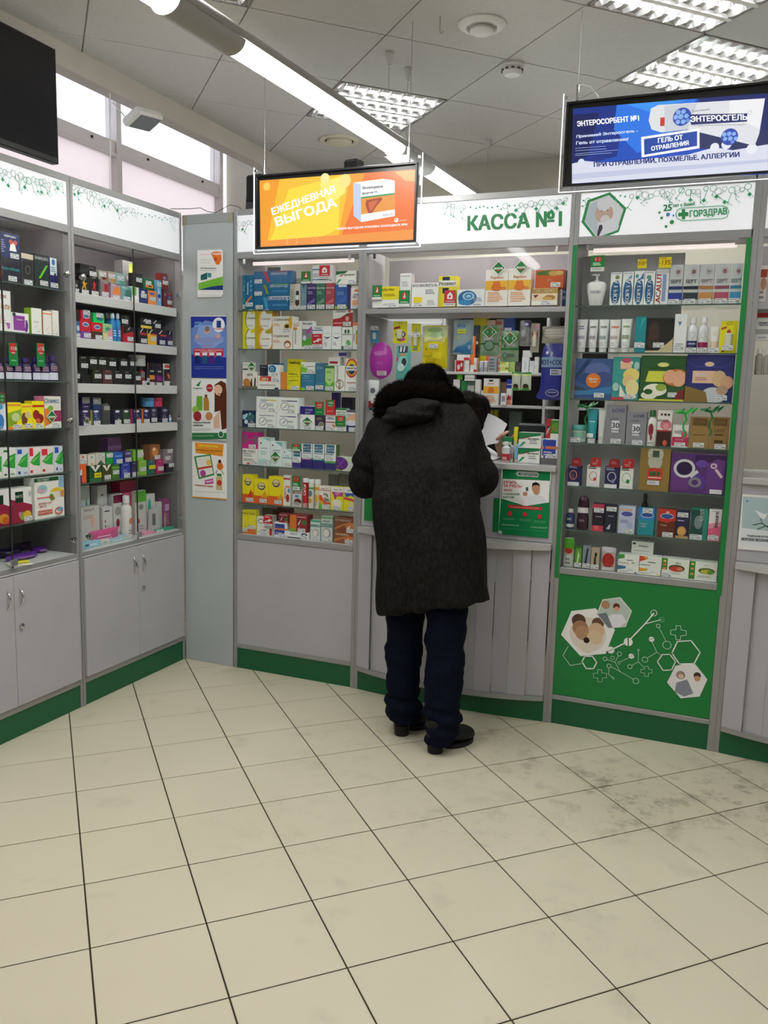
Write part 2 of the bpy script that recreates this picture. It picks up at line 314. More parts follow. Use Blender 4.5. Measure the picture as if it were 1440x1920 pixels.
        for t, q, e in ((0, .30, .5), (.02, .33, .6), (.2, .38, .8), (.42, .46, 1), (.6, .5, 1), (.68, .49, .95), (.735, .42, .8), (.76, .25, .5)):
            rg.append([(q*w*math.copysign(abs(math.cos(2*PI*j/n))**.7, math.cos(2*PI*j/n)), .03+.028*e*math.copysign(abs(math.sin(2*PI*j/n))**.7, math.sin(2*PI*j/n)), h*t) for j in range(n)])
        mb.rings(rg, base); draw(mb, dec+';p,d0d0d0,46,0,54,0,52,16,50,22,48,16', w, h, lambda x, z, l: (x-w/2, -.0008-.0003*l, z))
        cm = MB(); cm.lathe([(w*.13, 0), (w*.13, h*.05), (w*.06, h*.06), (w*.06, h*.17), (w*.12, h*.18), (w*.12, h*.23)], 0, .03, n=14, col=base); cm.box(-w*.3, .022, h*.19, 0, .038, h*.23, base, ch=.003); kids.append(('pump', cm, (0, 0, h*.76)))
    o = mb.build(name, M, smooth=smooth)
    for nm, cm, lc in kids:
        cm.build(nm, GLOSSY if nm != 'blister_cover' else MATS['blister_plastic'], o, smooth=True, loc=lc)
    yt = -.0026 if k in 'bfk' else -.004
    if k == 'p': yt = -.007
    if k == 'k': yt = -.0125
    for d in dec.split(';'):
        if d[:1] == '$':
            cx, cz = map(float, d[1:].split(',')[:2]); pw = min(.046, w*.94); half = pw/2; x = max(-w/2+half, min(w/2-half, (cx/100-.5)*w)); z = max(.0108, cz/100*h)
            q = bpy.data.objects.new('price_tag', price_mesh(pw)); COL.objects.link(q); q.parent = o; q.location = (x, yt+.0008, z)
        elif d[:1] == '+':
            a = d[1:].split(','); cx, cz, pw, ph = map(float, a[:4]); pw = pw*w/100; ph = ph*h/100
            promo(a[4], pw, ph, (cx/100-.5)*w, max(ph/2+.0005, cz/100*h), yt-.003, o)
    return o, cat
mat('blister_plastic', 'd8d8c8', .15)
DATA = r'''
#L|top shelf of the far left case
b|-1234,134,2030,105,0|223|e15,40,8,30,c33;t55,55,16,3aa,МультиБокс;$62,18|black carton with teal lettering
b|-1234,131,2135,103,0|236|t60,88,12,fff,НЕЙРОДОЗ;l5,20,40,70,6,99c;p,fff,55,30,85,30,78,65,62,65;e62,66,8,10,c54;e80,66,8,10,c54;$75,10|navy carton with orange ears and white mask
b|-1097,68,2030,137,0|444|r0,84,100,100,dcb;r8,22,92,80,222;o50,50,20,14,888,3;$50,10|slim grey carton with a cream top edge
b|-1023,87,2030,147,0|233|t50,88,9,ddd,ЭНИАЛЕС;p,6c2,25,28,40,28,92,70,78,70;$60,15|black carton with a lime diagonal bar
b|-934,49,2030,145,0|226|r8,45,92,98,dee;e50,85,20,10,47b;l15,55,85,70,3,68a;r55,42,80,52,222;$60,14|navy carton with a pale panel on top
#L|second shelf of the far left case
b|-1261,96,1820,173,0|eee|t60,62,16,da8,Солн;t55,85,8,d54,СИЯ;l20,20,70,40,4,dbb;r70,15,90,22,a6b;e82,12,8,5,b7b|large white carton with faint orange script
b|-1164,98,1820,86,0|f2f0f2|r10,12,75,86,94a;t45,66,10,fff,Тамирон;e85,60,6,8,739;e86,40,8,20,739;e82,20,8,14,739;e14,90,10,9,243|white carton with purple panel and slim figure
b|-1051,61,1820,116,0|f4f4ee 9c3|l20,45,80,50,2,bbb;p,ccb,30,22,60,36,58,38,28,24;l45,10,85,13,2,999|white carton with a lime green side
b|-982,51,1820,110,0|f4f0ea e84|r0,86,100,91,e84;p,dbb,35,22,65,34,62,36,32,24;l45,8,85,11,2,999|white carton with an orange side
b|-928,43,1820,117,0|f4f2ee|p,ddc,35,22,65,34,62,36,32,24;r0,0,4,100,e95;l45,8,85,11,2,999|tall white carton with thin orange edge
#L|third shelf of the far left case
o|-1252,49,1612,95,0|325 437|r0,5,100,34,dde;l12,42,80,60,3,b9a|purple vitamin bottle, white label
o|-1198,44,1612,100,0|325 437|r0,5,100,34,dde;l12,42,80,60,3,b9a;+66,112,110,100,p15g|purple bottle behind a green tag
o|-1151,49,1612,100,0|325 437|r0,5,100,34,dde;l12,42,80,60,3,b9a|purple vitamin bottle, white label
o|-1098,50,1612,100,0|325 437|r0,5,100,34,dde;l12,42,80,60,3,b9a|purple vitamin bottle, white label
o|-1039,43,1612,105,0|325 437|r0,5,100,34,dde;l12,42,80,60,3,b9a;+66,112,110,100,p15g|purple bottle behind a green tag
o|-993,54,1612,107,0|325 437|r0,5,100,34,dde;l12,42,80,60,3,b9a|purple vitamin bottle, white label
o|-936,51,1612,116,0|325 437|r0,5,100,34,dde;l12,42,80,60,3,b9a|purple vitamin bottle, white label
#L|fourth shelf of the far left case
b|-1276,63,1396,117,0|eef|e40,30,40,30,48c;e50,85,25,10,5ac;l10,3,80,12,2,aac;+60,118,70,36,eqr|white carton with blue splash
b|-1209,80,1396,118,0|fe2|p,9b3,0,60,100,75,100,40,0,0;e40,30,30,18,8a2;e60,45,30,16,cd9;r5,88,95,94,e94;r0,0,100,8,e84;$68,8|yellow tea carton with green leaf picture
b|-1127,61,1396,112,0|fe2|e25,40,30,25,743;e60,55,30,14,dc8;r5,86,95,92,e94;$60,12|yellow herbal tea carton with brown seeds
b|-1064,70,1396,124,0|fe1|e30,50,28,18,a22;e60,36,34,18,922;e45,28,20,10,d64;r0,78,100,86,c32;t40,60,8,953,чай;$50,8|yellow tea carton with red rose hips
b|-991,103,1396,146,0|f0eee8 e8c|t45,86,16,37a,Оликс;p,e83,0,5,0,60,35,65,60,20;r55,20,100,55,a36;e35,62,16,9,8b4;$65,6;+36,36,62,42,dia|white carton with orange and magenta print
#L|fifth shelf of the far left case
b|-1296,50,1186,133,0|eee|p,3a4,0,40,50,75,95,70,90,20,40,25|white carton with green leaf
b|-1244,77,1186,129,0|f0f2ee|p,3a4,0,40,45,72,95,80,90,28,40,32;p,7c6,5,42,50,66,85,70,40,46;r8,86,50,93,273;r8,6,28,12,264;l55,6,92,12,2,696|white carton with green leaf and green lettering
b|-1165,68,1186,126,0|dde3f0|p,3a4,5,40,45,66,95,80,90,28,40,30;p,7c6,8,42,50,60,85,68,40,46;r8,78,45,94,35b;r8,6,28,16,247;l55,6,92,12,2,88b|blue carton with a green leaf
b|-1094,71,1186,124,0|f2e6e6|p,3a4,5,46,50,68,95,84,90,30,40,34;p,7c6,8,46,50,62,85,68,40,46;r5,68,35,98,d34;r8,6,28,16,c33|pale carton, red corner, green leaf
b|-1021,77,1186,123,0|f2e6e6|p,3a4,5,46,50,68,95,80,90,30,40,34;p,7c6,8,46,50,60,85,68,40,46;r5,68,50,92,d34;r8,6,28,16,c33|pale carton, red corner, green leaf
b|-941,56,1186,122,0|dde3f0|p,3a4,8,40,50,66,98,84,95,28,45,30;p,7c6,12,42,50,60,88,68,44,46;r8,74,50,96,35b;r20,6,36,18,247;l55,6,92,12,2,88b|blue carton with a green leaf
#L|sixth shelf of the far left case
b|-1305,94,975,158,0|f0eeee|r0,0,100,50,924;p,924,0,50,100,50,0,72;e60,18,30,14,d93;e70,12,20,10,c62;r30,60,60,85,132|maroon tea carton with fruit, cut by the frame
b|-1206,120,975,156,0|f2f0ee|r0,0,100,48,924;p,924,0,48,100,48,0,70;r20,58,58,90,132;t39,76,9,ded,ФИТО;e55,18,18,12,8a3;e75,18,20,14,db3;e40,24,8,7,c7a;e90,80,7,9,bbc;$78,8|maroon tea carton with green label and fruit
b|-1068,183,975,192,0|f4f2ee|r0,90,82,99,185c36;t30,94,7,fff,ЛЕОВИТ;p,9bd,84,99,100,99,100,62,80,75;e80,62,28,10,dd9;e72,63,18,9,e8c23a;p,e8e2d8,50,62,92,62,84,46,60,46;e55,52,7,6,5a3;e58,46,9,5,784;e94,56,9,8,d95;e25,72,17,10,b9bfd4;e22,70,12,6,dab;e28,75,10,5,8cc;r5,50,60,52,d43;t32,36,6,d54,детокс-суп;t25,30,6,d54,МЕГА;r8,10,56,20,e5522a;t32,15,6,fff,комплекс;o78,14,14,9,d54,3;e84,18,9,4,6ad|large white carton with a soup bowl picture
#L|bottom of the far left case
p|-1169,190,785,25,40|639|l20,20,80,70,4,a7b|purple padded pack lying in front
p|-964,79,785,27,90|528|l20,20,80,70,3,a7b|purple padded pack lying near the post
p|-1143,153,785,43,130|214|l20,20,80,70,3,425|dark plum padded pack lying at the back
p|-1001,116,785,43,200|213|l20,20,80,60,3,425|dark plum padded pack farthest back
#L|top shelf of the corner case
b|-774,24,2030,61,0|222|e40,60,30,12,aaa;$50,20|black carton cropped by the post
b|-744,65,2030,85,0|1c1c1e|e45,68,9,9,da3;p,da3,20,70,45,62,80,70,60,52,72,30,62,30,48,46,28,28,22,32,40,55;r30,90,70,95,888;$55,15|black carton with a yellow dancing figure
b|-676,63,2030,95,0|1c1a1c|e50,66,8,8,c23;p,c23,28,60,50,60,76,66,60,48,68,30,58,30,48,44,36,28,30,32,42,52;r30,90,70,95,888;$55,15|black carton with a red dancing figure
b|-599,56,2030,86,0|988|r45,30,95,80,a23;r5,10,40,90,877;$55,22|grey carton with a red panel
b|-525,73,2030,80,0|b9a|p,e83,15,35,95,30,90,75,40,80;l10,85,60,92,2,eee;$50,14|grey carton with an orange panel
b|-449,81,2030,76,0|7aa|p,477,30,30,95,30,95,80,45,75;l10,85,60,92,2,eee;$50,18|grey carton with a teal panel
b|-364,54,2030,82,0|eee|r0,45,60,98,6b3;r20,5,90,25,ddd|small white and green carton
b|-308,71,2030,80,0|236|e45,78,22,9,dde;$50,55|navy carton with a white oval
b|-234,70,2030,78,0|e84|e45,80,30,9,36a;$50,45|small orange carton with a blue oval
b|-160,38,2030,140,0|6ad|p,eee,30,60,45,75,70,20,50,20;e50,40,35,8,238;$50,85|tall pale blue carton
b|-102,25,2030,101,0|623|e50,70,30,6,88a|thin dark red carton
b|-74,44,2030,85,0|722|e52,68,28,12,36a;r20,90,80,97,a55;$62,38|dark red carton with blue oval, right end
b|-696,25,2030,134,70|cba|r10,40,80,60,c55;$40,15|beige carton at the left post
b|-737,108,2125,50,0|1b1b1c|t70,75,14,888,SAUNA;$80,20|black carton lying on top
b|-611,54,2116,44,0|998|r45,5,95,40,722;$50,60|small grey carton lying on top
b|-542,49,2110,54,0|a98|r45,5,95,45,c95;$50,60|small beige grey carton lying on top
b|-488,71,2106,58,0|8aa|r45,5,95,40,598;$50,60|small teal grey carton lying on top
b|-338,88,2030,222,80|888|r55,40,95,95,ab4;e70,80,14,8,dd6;$60,60;$60,20|tall grey and lime carton behind
b|-342,60,2110,74,0|222|r0,88,90,97,111;$55,55|small black carton on the top layer
b|-273,91,2110,56,0|264|r20,20,90,50,e83;p,222,40,35,60,45,80,35,60,28;$45,62|small green and orange carton on the top layer
b|-121,57,2131,82,0|722|e50,70,26,10,88a;$70,40|small dark red carton on the top layer
#L|second shelf of the corner case
b|-778,28,1820,80,0|47a|e60,60,35,16,cde;$50,15|small blue carton at the left post
b|-747,73,1820,91,0|c23|r0,0,100,40,749;e50,76,30,12,47b;o50,76,30,12,eee,4;$62,20|red and purple carton with a blue oval
b|-669,75,1820,85,0|c23|r0,0,100,48,432;e52,74,30,12,47b;o52,74,30,12,eee,4;$62,16|red and brown carton with a blue oval
b|-590,70,1820,85,0|9c8|r0,0,100,45,dc9;r50,20,100,70,d9a;e50,70,28,10,588;$58,14|pastel rainbow carton
b|-778,28,1900,52,0|322||small black carton lying on top
b|-740,65,1911,45,0|c24|e55,40,34,24,47b;o55,40,34,24,eee,4;$55,80|small red carton with a blue oval on top
b|-655,77,1905,46,0|2c6|e60,45,32,24,277;$55,80|bright green carton with a teal oval on top
o|-484,37,1820,147,60|28c cde|r0,8,100,50,37b;l20,20,80,40,3,ade|blue plastic bottle with a clear cap, left
o|-517,37,1820,143,0|28c cde|r0,8,100,50,37b;l20,20,80,40,3,ade|blue plastic bottle with a clear cap, middle
o|-478,28,1820,145,0|28c cde|r0,8,100,50,37b;l20,20,80,40,3,ade|blue plastic bottle with a clear cap, right
b|-439,81,1820,81,0|b23|p,222,0,55,100,75,100,100,0,100;p,eee,40,80,60,98,68,98,48,80;$66,26|red and black carton with a white stripe
b|-449,58,1901,59,0|222|t60,80,12,888,XXL;$30,45|black carton with a wide white tag
b|-322,75,1820,86,0|1d1d1f|r20,55,100,72,a33;p,eee,20,72,50,98,60,98,30,72;$60,22|black carton with a red band and white stripe
b|-242,75,1820,84,0|eb3|r0,72,100,100,222;p,eee,15,75,45,98,55,98,25,75;r30,64,100,74,c43;$60,40|yellow carton with a black top
b|-162,82,1820,85,0|225|r0,72,100,100,222;p,eee,15,75,45,98,55,98,25,75;r30,62,100,72,c43;$50,24|navy carton with a black top
b|-74,44,1820,88,0|315|r0,72,100,100,222;p,eee,30,75,60,98,70,98,40,75;e60,40,14,24,546;$60,24|violet carton with a black top
b|-299,90,1906,54,0|1c1c1d|r0,0,100,25,ec4;p,eee,20,60,40,90,50,90,30,60;$65,65|black and yellow carton on the upper layer
b|-204,78,1905,52,0|1c1c1d|p,eee,10,60,40,95,50,95,20,60;$60,40|black carton on the upper layer
#L|third shelf of the corner case
b|-776,17,1605,58,0|222|$50,60|small black carton at the left post
b|-746,62,1605,41,0|222||plain black carton in shadow
b|-669,69,1605,69,0|1c1e1d|t45,90,8,bbb,ИГРОК;$50,55|black perfume carton, lower layer
b|-594,67,1605,71,0|533|t45,90,8,caa,ИГРОК;$50,50|brown perfume carton on lower layer
b|-523,69,1605,70,0|1c1e1d|t45,90,8,bbb,ИГРОК;$60,60|black perfume carton, lower layer
b|-449,69,1605,70,0|1c1e1d|t45,90,8,bbb,ИГРОК;$60,60|black perfume carton, lower layer
b|-374,69,1605,71,0|1c1e1d|t45,90,8,bbb,ИГРОК;$60,50|black perfume carton, lower layer
b|-750,59,1646,91,10|1c1e1d|t50,92,8,bbb,ИГРОК;$60,50|black perfume carton, upper layer
b|-689,51,1674,65,0|1c1e1d|t50,92,8,bbb,ИГРОК;$50,60|black perfume carton, upper layer
b|-634,68,1674,64,0|1c1e1d|t50,92,8,bbb,ИГРОК;$50,60|black perfume carton, upper layer
b|-561,72,1676,63,0|1c1e1d|t50,90,8,bbb,ИГРОК;$50,50|black perfume carton, upper layer
b|-477,74,1675,63,0|1c1e1d|t50,90,8,bbb,ИГРОК;$50,60|black perfume carton, upper layer
b|-397,60,1676,64,0|1c1e1d|t50,90,8,bbb,ИГРОК;$50,60|black perfume carton, upper layer
o|-298,39,1605,97,0|923 222|r10,40,90,70,777;$50,12|small red bottle with black cap
b|-257,24,1605,88,0|222|$50,30|thin black carton
o|-325,90,1702,62,0|bbb||frosted plastic cup upside down
t|-224,62,1605,121,0|d84|r0,45,100,100,222;l15,60,80,66,2,ddd;r0,0,100,26,311|black and orange squeeze tube
t|-156,58,1605,120,0|727|r0,45,100,100,222;l15,60,80,66,2,ddd;r0,0,100,20,322|black and purple squeeze tube
t|-89,59,1605,121,0|eee|r0,20,100,75,322;p,d76,30,45,50,60,80,50,55,25;r10,80,90,95,c55|white and red squeeze tube
#L|fourth shelf of the corner case
b|-775,16,1400,75,0|213||thin dark carton at the post
b|-756,63,1400,75,0|325|e45,92,28,7,dde;o45,92,30,8,aad,3;l25,55,60,75,2,99b;$60,16|violet carton with a white oval
b|-747,52,1475,65,0|325|r0,52,100,98,888;l20,20,80,30,1,aab|dark carton with a grey top, upper layer
b|-678,59,1400,75,0|236 cc4|e45,90,30,8,dde;l25,55,60,75,2,99b;o55,35,16,14,ccd,3;$50,15|navy carton with yellow edge
b|-671,56,1475,62,0|236|r0,45,100,98,888;l20,60,80,80,2,bbb|navy carton with a grey top, upper layer
o|-589,56,1400,135,0|555 1a1a1a|r5,5,95,50,444;r10,55,95,85,999|smoky grey bottle with black cap
b|-520,54,1400,75,0|224|e45,88,30,9,dde;e60,25,20,16,9a6;$50,15|small navy carton with white oval and green fruit
b|-453,57,1400,75,0|343|e45,88,30,9,dde;$50,18|small grey green carton with white oval
b|-377,74,1400,75,0|225 c47|e45,86,28,9,dde;e70,30,20,12,c56;l20,50,70,66,2,99b;$58,15|navy carton with pink edge
b|-288,50,1400,76,0|225 e93|e45,86,32,9,dde;l20,50,70,66,2,99b;$50,15|navy carton with orange edge
b|-224,51,1400,85,0|224|e45,80,30,9,99b;l20,46,70,62,2,88a;$50,20|dark navy carton with faint oval
b|-133,68,1400,84,0|224|e45,80,30,9,99b;o35,35,16,14,ccd,3;$40,14|dark navy carton at the right
o|-246,71,1485,52,0|59c 59c||pale blue screw cap jar on top
o|-169,64,1484,54,0|c36 c36||crimson screw cap jar on top
o|-63,27,1400,41,0|7cf|r10,30,90,60,eef|tiny white and blue bottle
#L|fifth shelf of the corner case
b|-778,47,1120,91,0|e63|p,eee,0,60,35,75,35,40,0,20;r0,0,35,40,735|orange and white carton
b|-708,83,1120,80,0|253|p,e8e4dc,5,98,95,98,50,55;p,253,35,98,50,70,65,98;r0,0,100,20,374;+62,36,60,30,ytag|green carton with white collar print, yellow price
b|-620,72,1120,77,0|442|p,e8e4dc,5,98,95,98,50,55;p,442,35,98,50,70,65,98;$55,16|olive carton with a white shirt collar print
b|-545,57,1120,72,0|473|r0,70,100,85,6a4;$50,45|green herbal carton
b|-472,67,1120,76,0|34a|t50,85,10,bcf,МАКСИ;o40,40,20,12,bcf,4;$60,12|blue carton with a pale ring
b|-389,46,1120,76,0|336|t50,88,8,bbd,мини;$50,12|narrow indigo carton
b|-334,65,1120,79,0|8b4|t50,92,8,efe,Эко;l20,30,70,50,2,efe;$50,40|light green carton
b|-257,59,1120,76,0|266|t50,92,8,dee,Тил;+50,50,90,26,ytag|teal carton with a yellow price
b|-187,67,1120,77,0|a26|t50,85,9,fcd,Роза;o40,40,20,12,e9b,4;$60,30|magenta carton
b|-94,64,1120,48,0|223|$65,75|low black pouch carton at the right end
b|-778,52,1211,47,0|e4ded8|e50,75,12,14,d43;$50,30|white carton with a small red flower, upper layer
b|-717,52,1200,55,0|ddd8d0|e50,75,14,12,999;p,da4,30,5,70,5,50,30|white carton with a grey emblem, upper layer
b|-661,67,1200,58,0|d8d4cc|p,464,10,0,90,0,50,40;$50,70|white and green carton, upper layer
b|-587,52,1197,61,0|294|$50,75|emerald carton, upper layer
b|-531,71,1192,61,0|26b|t50,70,16,cdf,МАКСИ;$60,25|bright blue carton, upper layer
b|-447,55,1196,60,0|437|r20,70,90,90,88b;$50,25|violet carton, upper layer
b|-376,82,1199,59,0|7b3|r45,30,95,95,cdb;$70,55|lime carton, upper layer
b|-240,90,1197,82,0|853|e50,50,30,30,c84;e40,70,16,12,eca;$70,15|brown orange carton, upper layer
b|-118,85,1168,77,0|878|$40,40;$65,90|grey pouch pack, upper layer
b|-492,102,1120,204,70|859|t50,50,20,ecf,ИРИС;r0,70,100,80,a7b;+125,30,50,36,dia|lilac carton lying behind
#L|bottom of the corner case
b|-676,64,785,304,90|b8c4c4|p,299a9a,20,30,60,80,80,50,50,20|white carton with a teal swirl at the back
b|-554,70,785,292,90|ccc|l35,80,60,84,1,333;e60,60,6,4,333|tall white carton at the back
b|-733,133,785,200,40|c8c6c4|t45,92,6,667,FERTILITY;l10,70,80,78,2,b99;e60,60,10,16,da9;e55,30,16,12,cbb|wide white carton with a pale figure
b|-577,76,785,184,40|ccc|l20,84,70,90,1,334;e25,60,5,4,333;e25,45,5,4,333;l35,25,75,45,4,999|white carton with black dots
b|-471,73,785,240,60|ccc|r0,80,100,98,714;e45,62,30,10,999;e45,35,20,10,823;l30,5,90,15,2,b9a|white carton with a maroon top
b|-333,134,785,289,130|b36|e50,50,30,20,d88|tall crimson carton at the very back
b|-368,85,785,236,80|c57||pink carton behind the white bottle
o|-425,60,785,230,10|e6e4e2|e60,40,30,8,e85;l25,10,80,20,2,aaa|tall white lotion bottle with an orange mark
b|-309,92,785,241,50|c8c8c4|r0,74,100,99,5a3;e55,62,20,7,888;e30,30,10,6,c44;l40,10,80,20,2,999|white carton with a green top
b|-209,71,785,214,50|ccc|e30,70,20,18,3a9;r20,35,80,50,bbb|white carton with a teal circle
b|-136,47,785,162,40|c4c4c4|r30,20,60,60,999|small white carton at the back
b|-219,84,785,132,20|bbb|r20,30,55,80,666|grey and white carton
b|-88,58,785,176,30|847|r25,60,90,82,b9b;e25,30,20,26,a87;l50,15,85,50,4,a7a|purple carton with pale figures
f|-780,138,785,30,0|9cd|r20,30,40,70,567;l45,30,90,60,2,eff|flat light blue pad pack
f|-639,69,785,23,0|ccd8d0|l20,30,80,60,2,888|flat white pad pack
f|-568,141,785,19,0|acd|l10,30,80,60,2,eff;r70,40,90,80,dd8|flat pale blue pad pack
p|-688,223,785,72,20|c58|l20,30,80,60,2,eac|pink pouch pack lying down
f|-300,100,785,11,0|e9b|l10,30,80,60,2,fde|flat pink pad pack
f|-194,164,785,13,0|3a8|r0,0,40,100,ddd;t22,50,60,456,pads|flat green and white pad pack
f|-187,157,785,39,90|88b|l10,30,80,60,2,dde|flat grey blue pack
#B|top shelf of the middle case
b|363,17,2020,191,0|1a7a96|V35,62,26,bfe,Аквалор;l60,55,80,85,3,7bc;p,2ca99a,5,22,85,40,90,34,10,15;$50,12|teal carton with vertical lettering
b|382,50,2020,190,0|15679a|V28,62,26,cef,Аквалор;l60,55,80,85,3,7bc;p,e7812f,5,26,75,44,80,38,12,20;$50,18|blue carton with orange tube and vertical lettering
b|435,220,2020,78,0|12679b|t70,78,34,eef,аквалор;r44,92,99,96,eee;p,3a9cc8,26,90,36,90,42,10,34,5;l53,20,95,45,1,48b;$16,25|wide blue carton, lowest of its stack
b|435,220,2098,64,0|1d6a98|t70,76,34,def,аквалор;p,8a9a30,26,90,34,90,42,20,36,12;r48,90,99,96,6a4;l53,20,95,45,1,48b;$13,20|wide blue carton with olive tube, middle of stack
b|435,235,2162,65,0|2a6a9c|t66,76,30,eef,аквалор;p,c8304a,25,98,33,98,43,15,36,8;r55,96,98,100,b34;$12,20|wide blue carton with red tube, top of stack
b|657,28,2020,137,0|bbb9b4|l15,30,80,80,6,887;$50,10|narrow grey carton
b|686,34,2020,137,0|d8d0c4|e50,65,30,10,222;e50,30,40,14,532;e50,48,20,10,eee;$50,8|white carton with a brown picture
b|722,36,2020,139,0|6f94a8|p,356,20,95,80,95,50,80;e50,50,30,16,89a;$50,9|grey blue carton
b|760,53,2020,138,0|3b2a6a|t50,82,9,dce,Доктор;l10,60,75,70,2,a9c;p,76a,5,25,90,45,90,30,20,20;$52,12|purple carton with pale script
b|815,53,2020,136,0|2f6e58|t50,82,9,ded,Доктор;l10,60,75,70,2,8b9;p,6a9a80,5,25,90,45,90,30,20,20;$52,12|green carton with pale script
b|870,53,2020,136,0|a33a44|t50,82,9,edd,Доктор;l10,60,75,70,2,c88;p,c66,5,25,90,45,90,30,20,20;$52,12|red carton with pale script
b|926,71,2020,128,0|2758a0 4a2a90|r28,90,92,99,dde;l15,60,85,70,2,79c;r0,0,100,14,9c3;p,3a6ab4,5,20,90,60,90,30;$56,12|blue carton with a lime base
b|1016,52,2020,110,0|e6dcd6|r40,82,100,90,e87a4a;r30,66,95,70,77a;r20,18,85,42,e8a27a;l20,54,80,60,2,aaa;$60,8|white carton with orange print
b|650,50,2157,35,50|a9a9a4||grey carton lying behind
b|791,115,2156,93,0|e9e9ec|r0,72,50,80,58b;r0,18,50,24,58b;l2,35,42,55,3,99a;r90,12,98,20,58b;+65,60,52,72,home;+-30,34,48,66,thumb|white carton with a red house tag
b|929,117,2148,68,0|f0f0ea|p,1f6a3c,0,98,60,98,45,82,0,70;p,c0392b,25,70,45,82,28,60,15,60;t66,66,17,2a2a2a,ингарон;p,2f9a5a,2,5,14,35,30,40,8,5;$80,14|white and green carton with black lettering
#B|second shelf of the middle case
b|363,80,1815,108,0|e8e020|e64,50,44,56,8c9a20;e68,48,40,52,f0efec;t64,55,13,776a20,Суприма;l40,14,95,20,2,aab;e80,88,16,9,e4d820;$75,8|yellow round-label carton, lower left
b|363,80,1923,105,0|e8e020|e64,50,44,56,8c9a20;e68,48,40,52,f0efec;t64,55,13,776a20,Суприма;l40,14,95,20,2,aab;e80,88,16,9,e4d820|yellow round-label carton, upper left
b|445,104,1815,106,0|d8a020|r0,0,16,100,c0b010;e62,48,44,56,ecb838;e66,48,38,54,f0efec;t62,52,12,b89a50,Суприма;l30,14,90,20,2,aab;e80,88,20,10,b0a030|amber round-label carton, lower right
b|445,106,1921,105,0|d8a020|r0,0,16,100,c0b010;e62,48,44,56,ecb838;e66,48,38,54,f0efec;t62,52,12,b89a50,Суприма;l30,14,90,20,2,aab;e80,88,20,10,b0a030|amber round-label carton, upper right
b|552,123,1815,89,0|f0ece6|t45,78,20,3a3a3a,Стрепсилс;l5,40,45,55,3,e08a60;e76,30,18,24,d9763a;e76,32,13,14,333;e76,26,12,14,eee|cream lozenge carton with orange slice, lower
b|552,126,1904,86,0|f0ece6|t46,78,20,3a3a3a,Стрепсилс;l5,40,40,55,3,e8b050;e72,34,18,22,e8c050;e72,38,11,12,333;e88,60,9,40,e4b030;$70,12|cream lozenge carton with lemon slice, upper
b|680,52,1815,149,0|f0f0ec|V28,42,18,555,Доритрицин;p,e79a50,0,78,40,78,50,70,20,66,5,68;l5,82,80,90,2,c97;l40,92,80,94,1,bbb|white carton with orange splash
b|734,62,1815,149,0|e9e9ea|r0,25,100,72,8a8a92;r0,10,100,38,52a838;t50,90,9,446,Экстрал;p,b04aa0,35,60,90,82,95,72,50,50;e24,40,16,9,dde;$60,6|grey and green carton with a pink lozenge
b|798,58,1815,122,0|eceef0|t50,92,9,36a,Тизин;r0,80,100,84,46a;+50,38,100,56,redp|white carton with a red sale flag
b|858,50,1815,122,0|f0f2f3|l15,68,90,70,1,9bb;p,1d2f60,10,58,30,50,50,46,75,50,92,60,75,54,50,52,30,54;l15,20,60,30,2,aab;e40,14,10,3,ccd|white carton with a navy smile, left one
b|911,54,1815,120,0|f0f2f3|l15,68,90,70,1,9bb;p,1d2f60,10,58,30,50,50,46,75,50,92,60,75,54,50,52,30,54;l15,20,60,30,2,aab|white carton with a navy smile, right one
b|969,60,1815,116,0|eef0ea|p,3a3,40,90,60,90,50,75;p,253,25,88,75,88,72,72,28,72;p,eef0ea,45,90,55,90,55,70,45,70;r0,66,100,72,e0e0d8;l10,64,90,68,1,464;e65,30,25,14,8c9;e60,34,10,8,5a5;e75,22,8,9,4a4;r0,0,100,16,2a6a4a;$60,10|white carton with a green herb sprig
b|916,115,1935,87,0|f0ece8|p,b02a32,0,42,40,50,70,72,100,80,100,0,0,0;p,2a2a30,40,52,70,74,98,80,98,76,70,68,40,48;t40,88,14,88a,Линкас;e82,88,7,9,d54;e72,45,9,14,e8b0a8;l5,12,50,22,1,eaa;$72,14|white and red carton lying on top
b|1033,32,1815,140,0|eee|r0,88,100,100,e85;r50,20,100,70,e8b030;e80,64,20,8,3a5;V20,45,26,338,Септо|white carton with yellow fruit at the right post
#B|third shelf of the middle case
b|363,94,1600,92,0|efeae4|e30,35,26,26,c08040;p,2a2a2a,50,0,60,60,66,60,70,0;p,332,78,0,84,70,92,60,90,0;r0,0,100,16,765;t50,82,16,333,ЭРА|white carton with brown dog picture
b|363,59,1692,51,0|e4e4e0|l5,70,70,78,1,999;r5,20,60,34,333;+105,48,92,110,dia|small white carton under a green diamond tag
b|461,142,1600,71,0|f0ecea|p,c8302a,8,60,60,60,60,98,12,98;p,e8a030,8,60,40,60,20,90;t36,76,26,fff,Ибу;l10,26,80,34,1,888;r76,0,92,14,1d2f60;$82,70|white carton with a red and yellow patch
b|474,49,1671,59,0|26283a|t50,80,13,bbc,НУРОФ;e35,50,12,9,445;l20,10,70,24,2,556|black square carton
b|526,71,1671,61,0|eef2f6|e38,62,34,34,1c7ab8;t36,62,36,fff,D;$62,12|white carton with a blue disc
b|508,65,1600,142,80|225a96||plain blue carton behind
b|607,35,1600,94,0|e08a3a||plain orange carton
b|644,81,1600,95,0|e6dc1e|t45,88,11,4a4a20,РиниКолд;p,c0b810,5,75,95,80,95,76,5,70;p,bcd040,0,20,60,60,50,64,0,30;l10,48,85,54,1,8a8a20;$62,12|yellow carton with thin green leaf
b|595,101,1600,165,50|e6dc1e|r0,30,25,100,8aa8b0;t68,88,11,4a4a20,РиниКолд;$32,24|yellow and grey carton behind
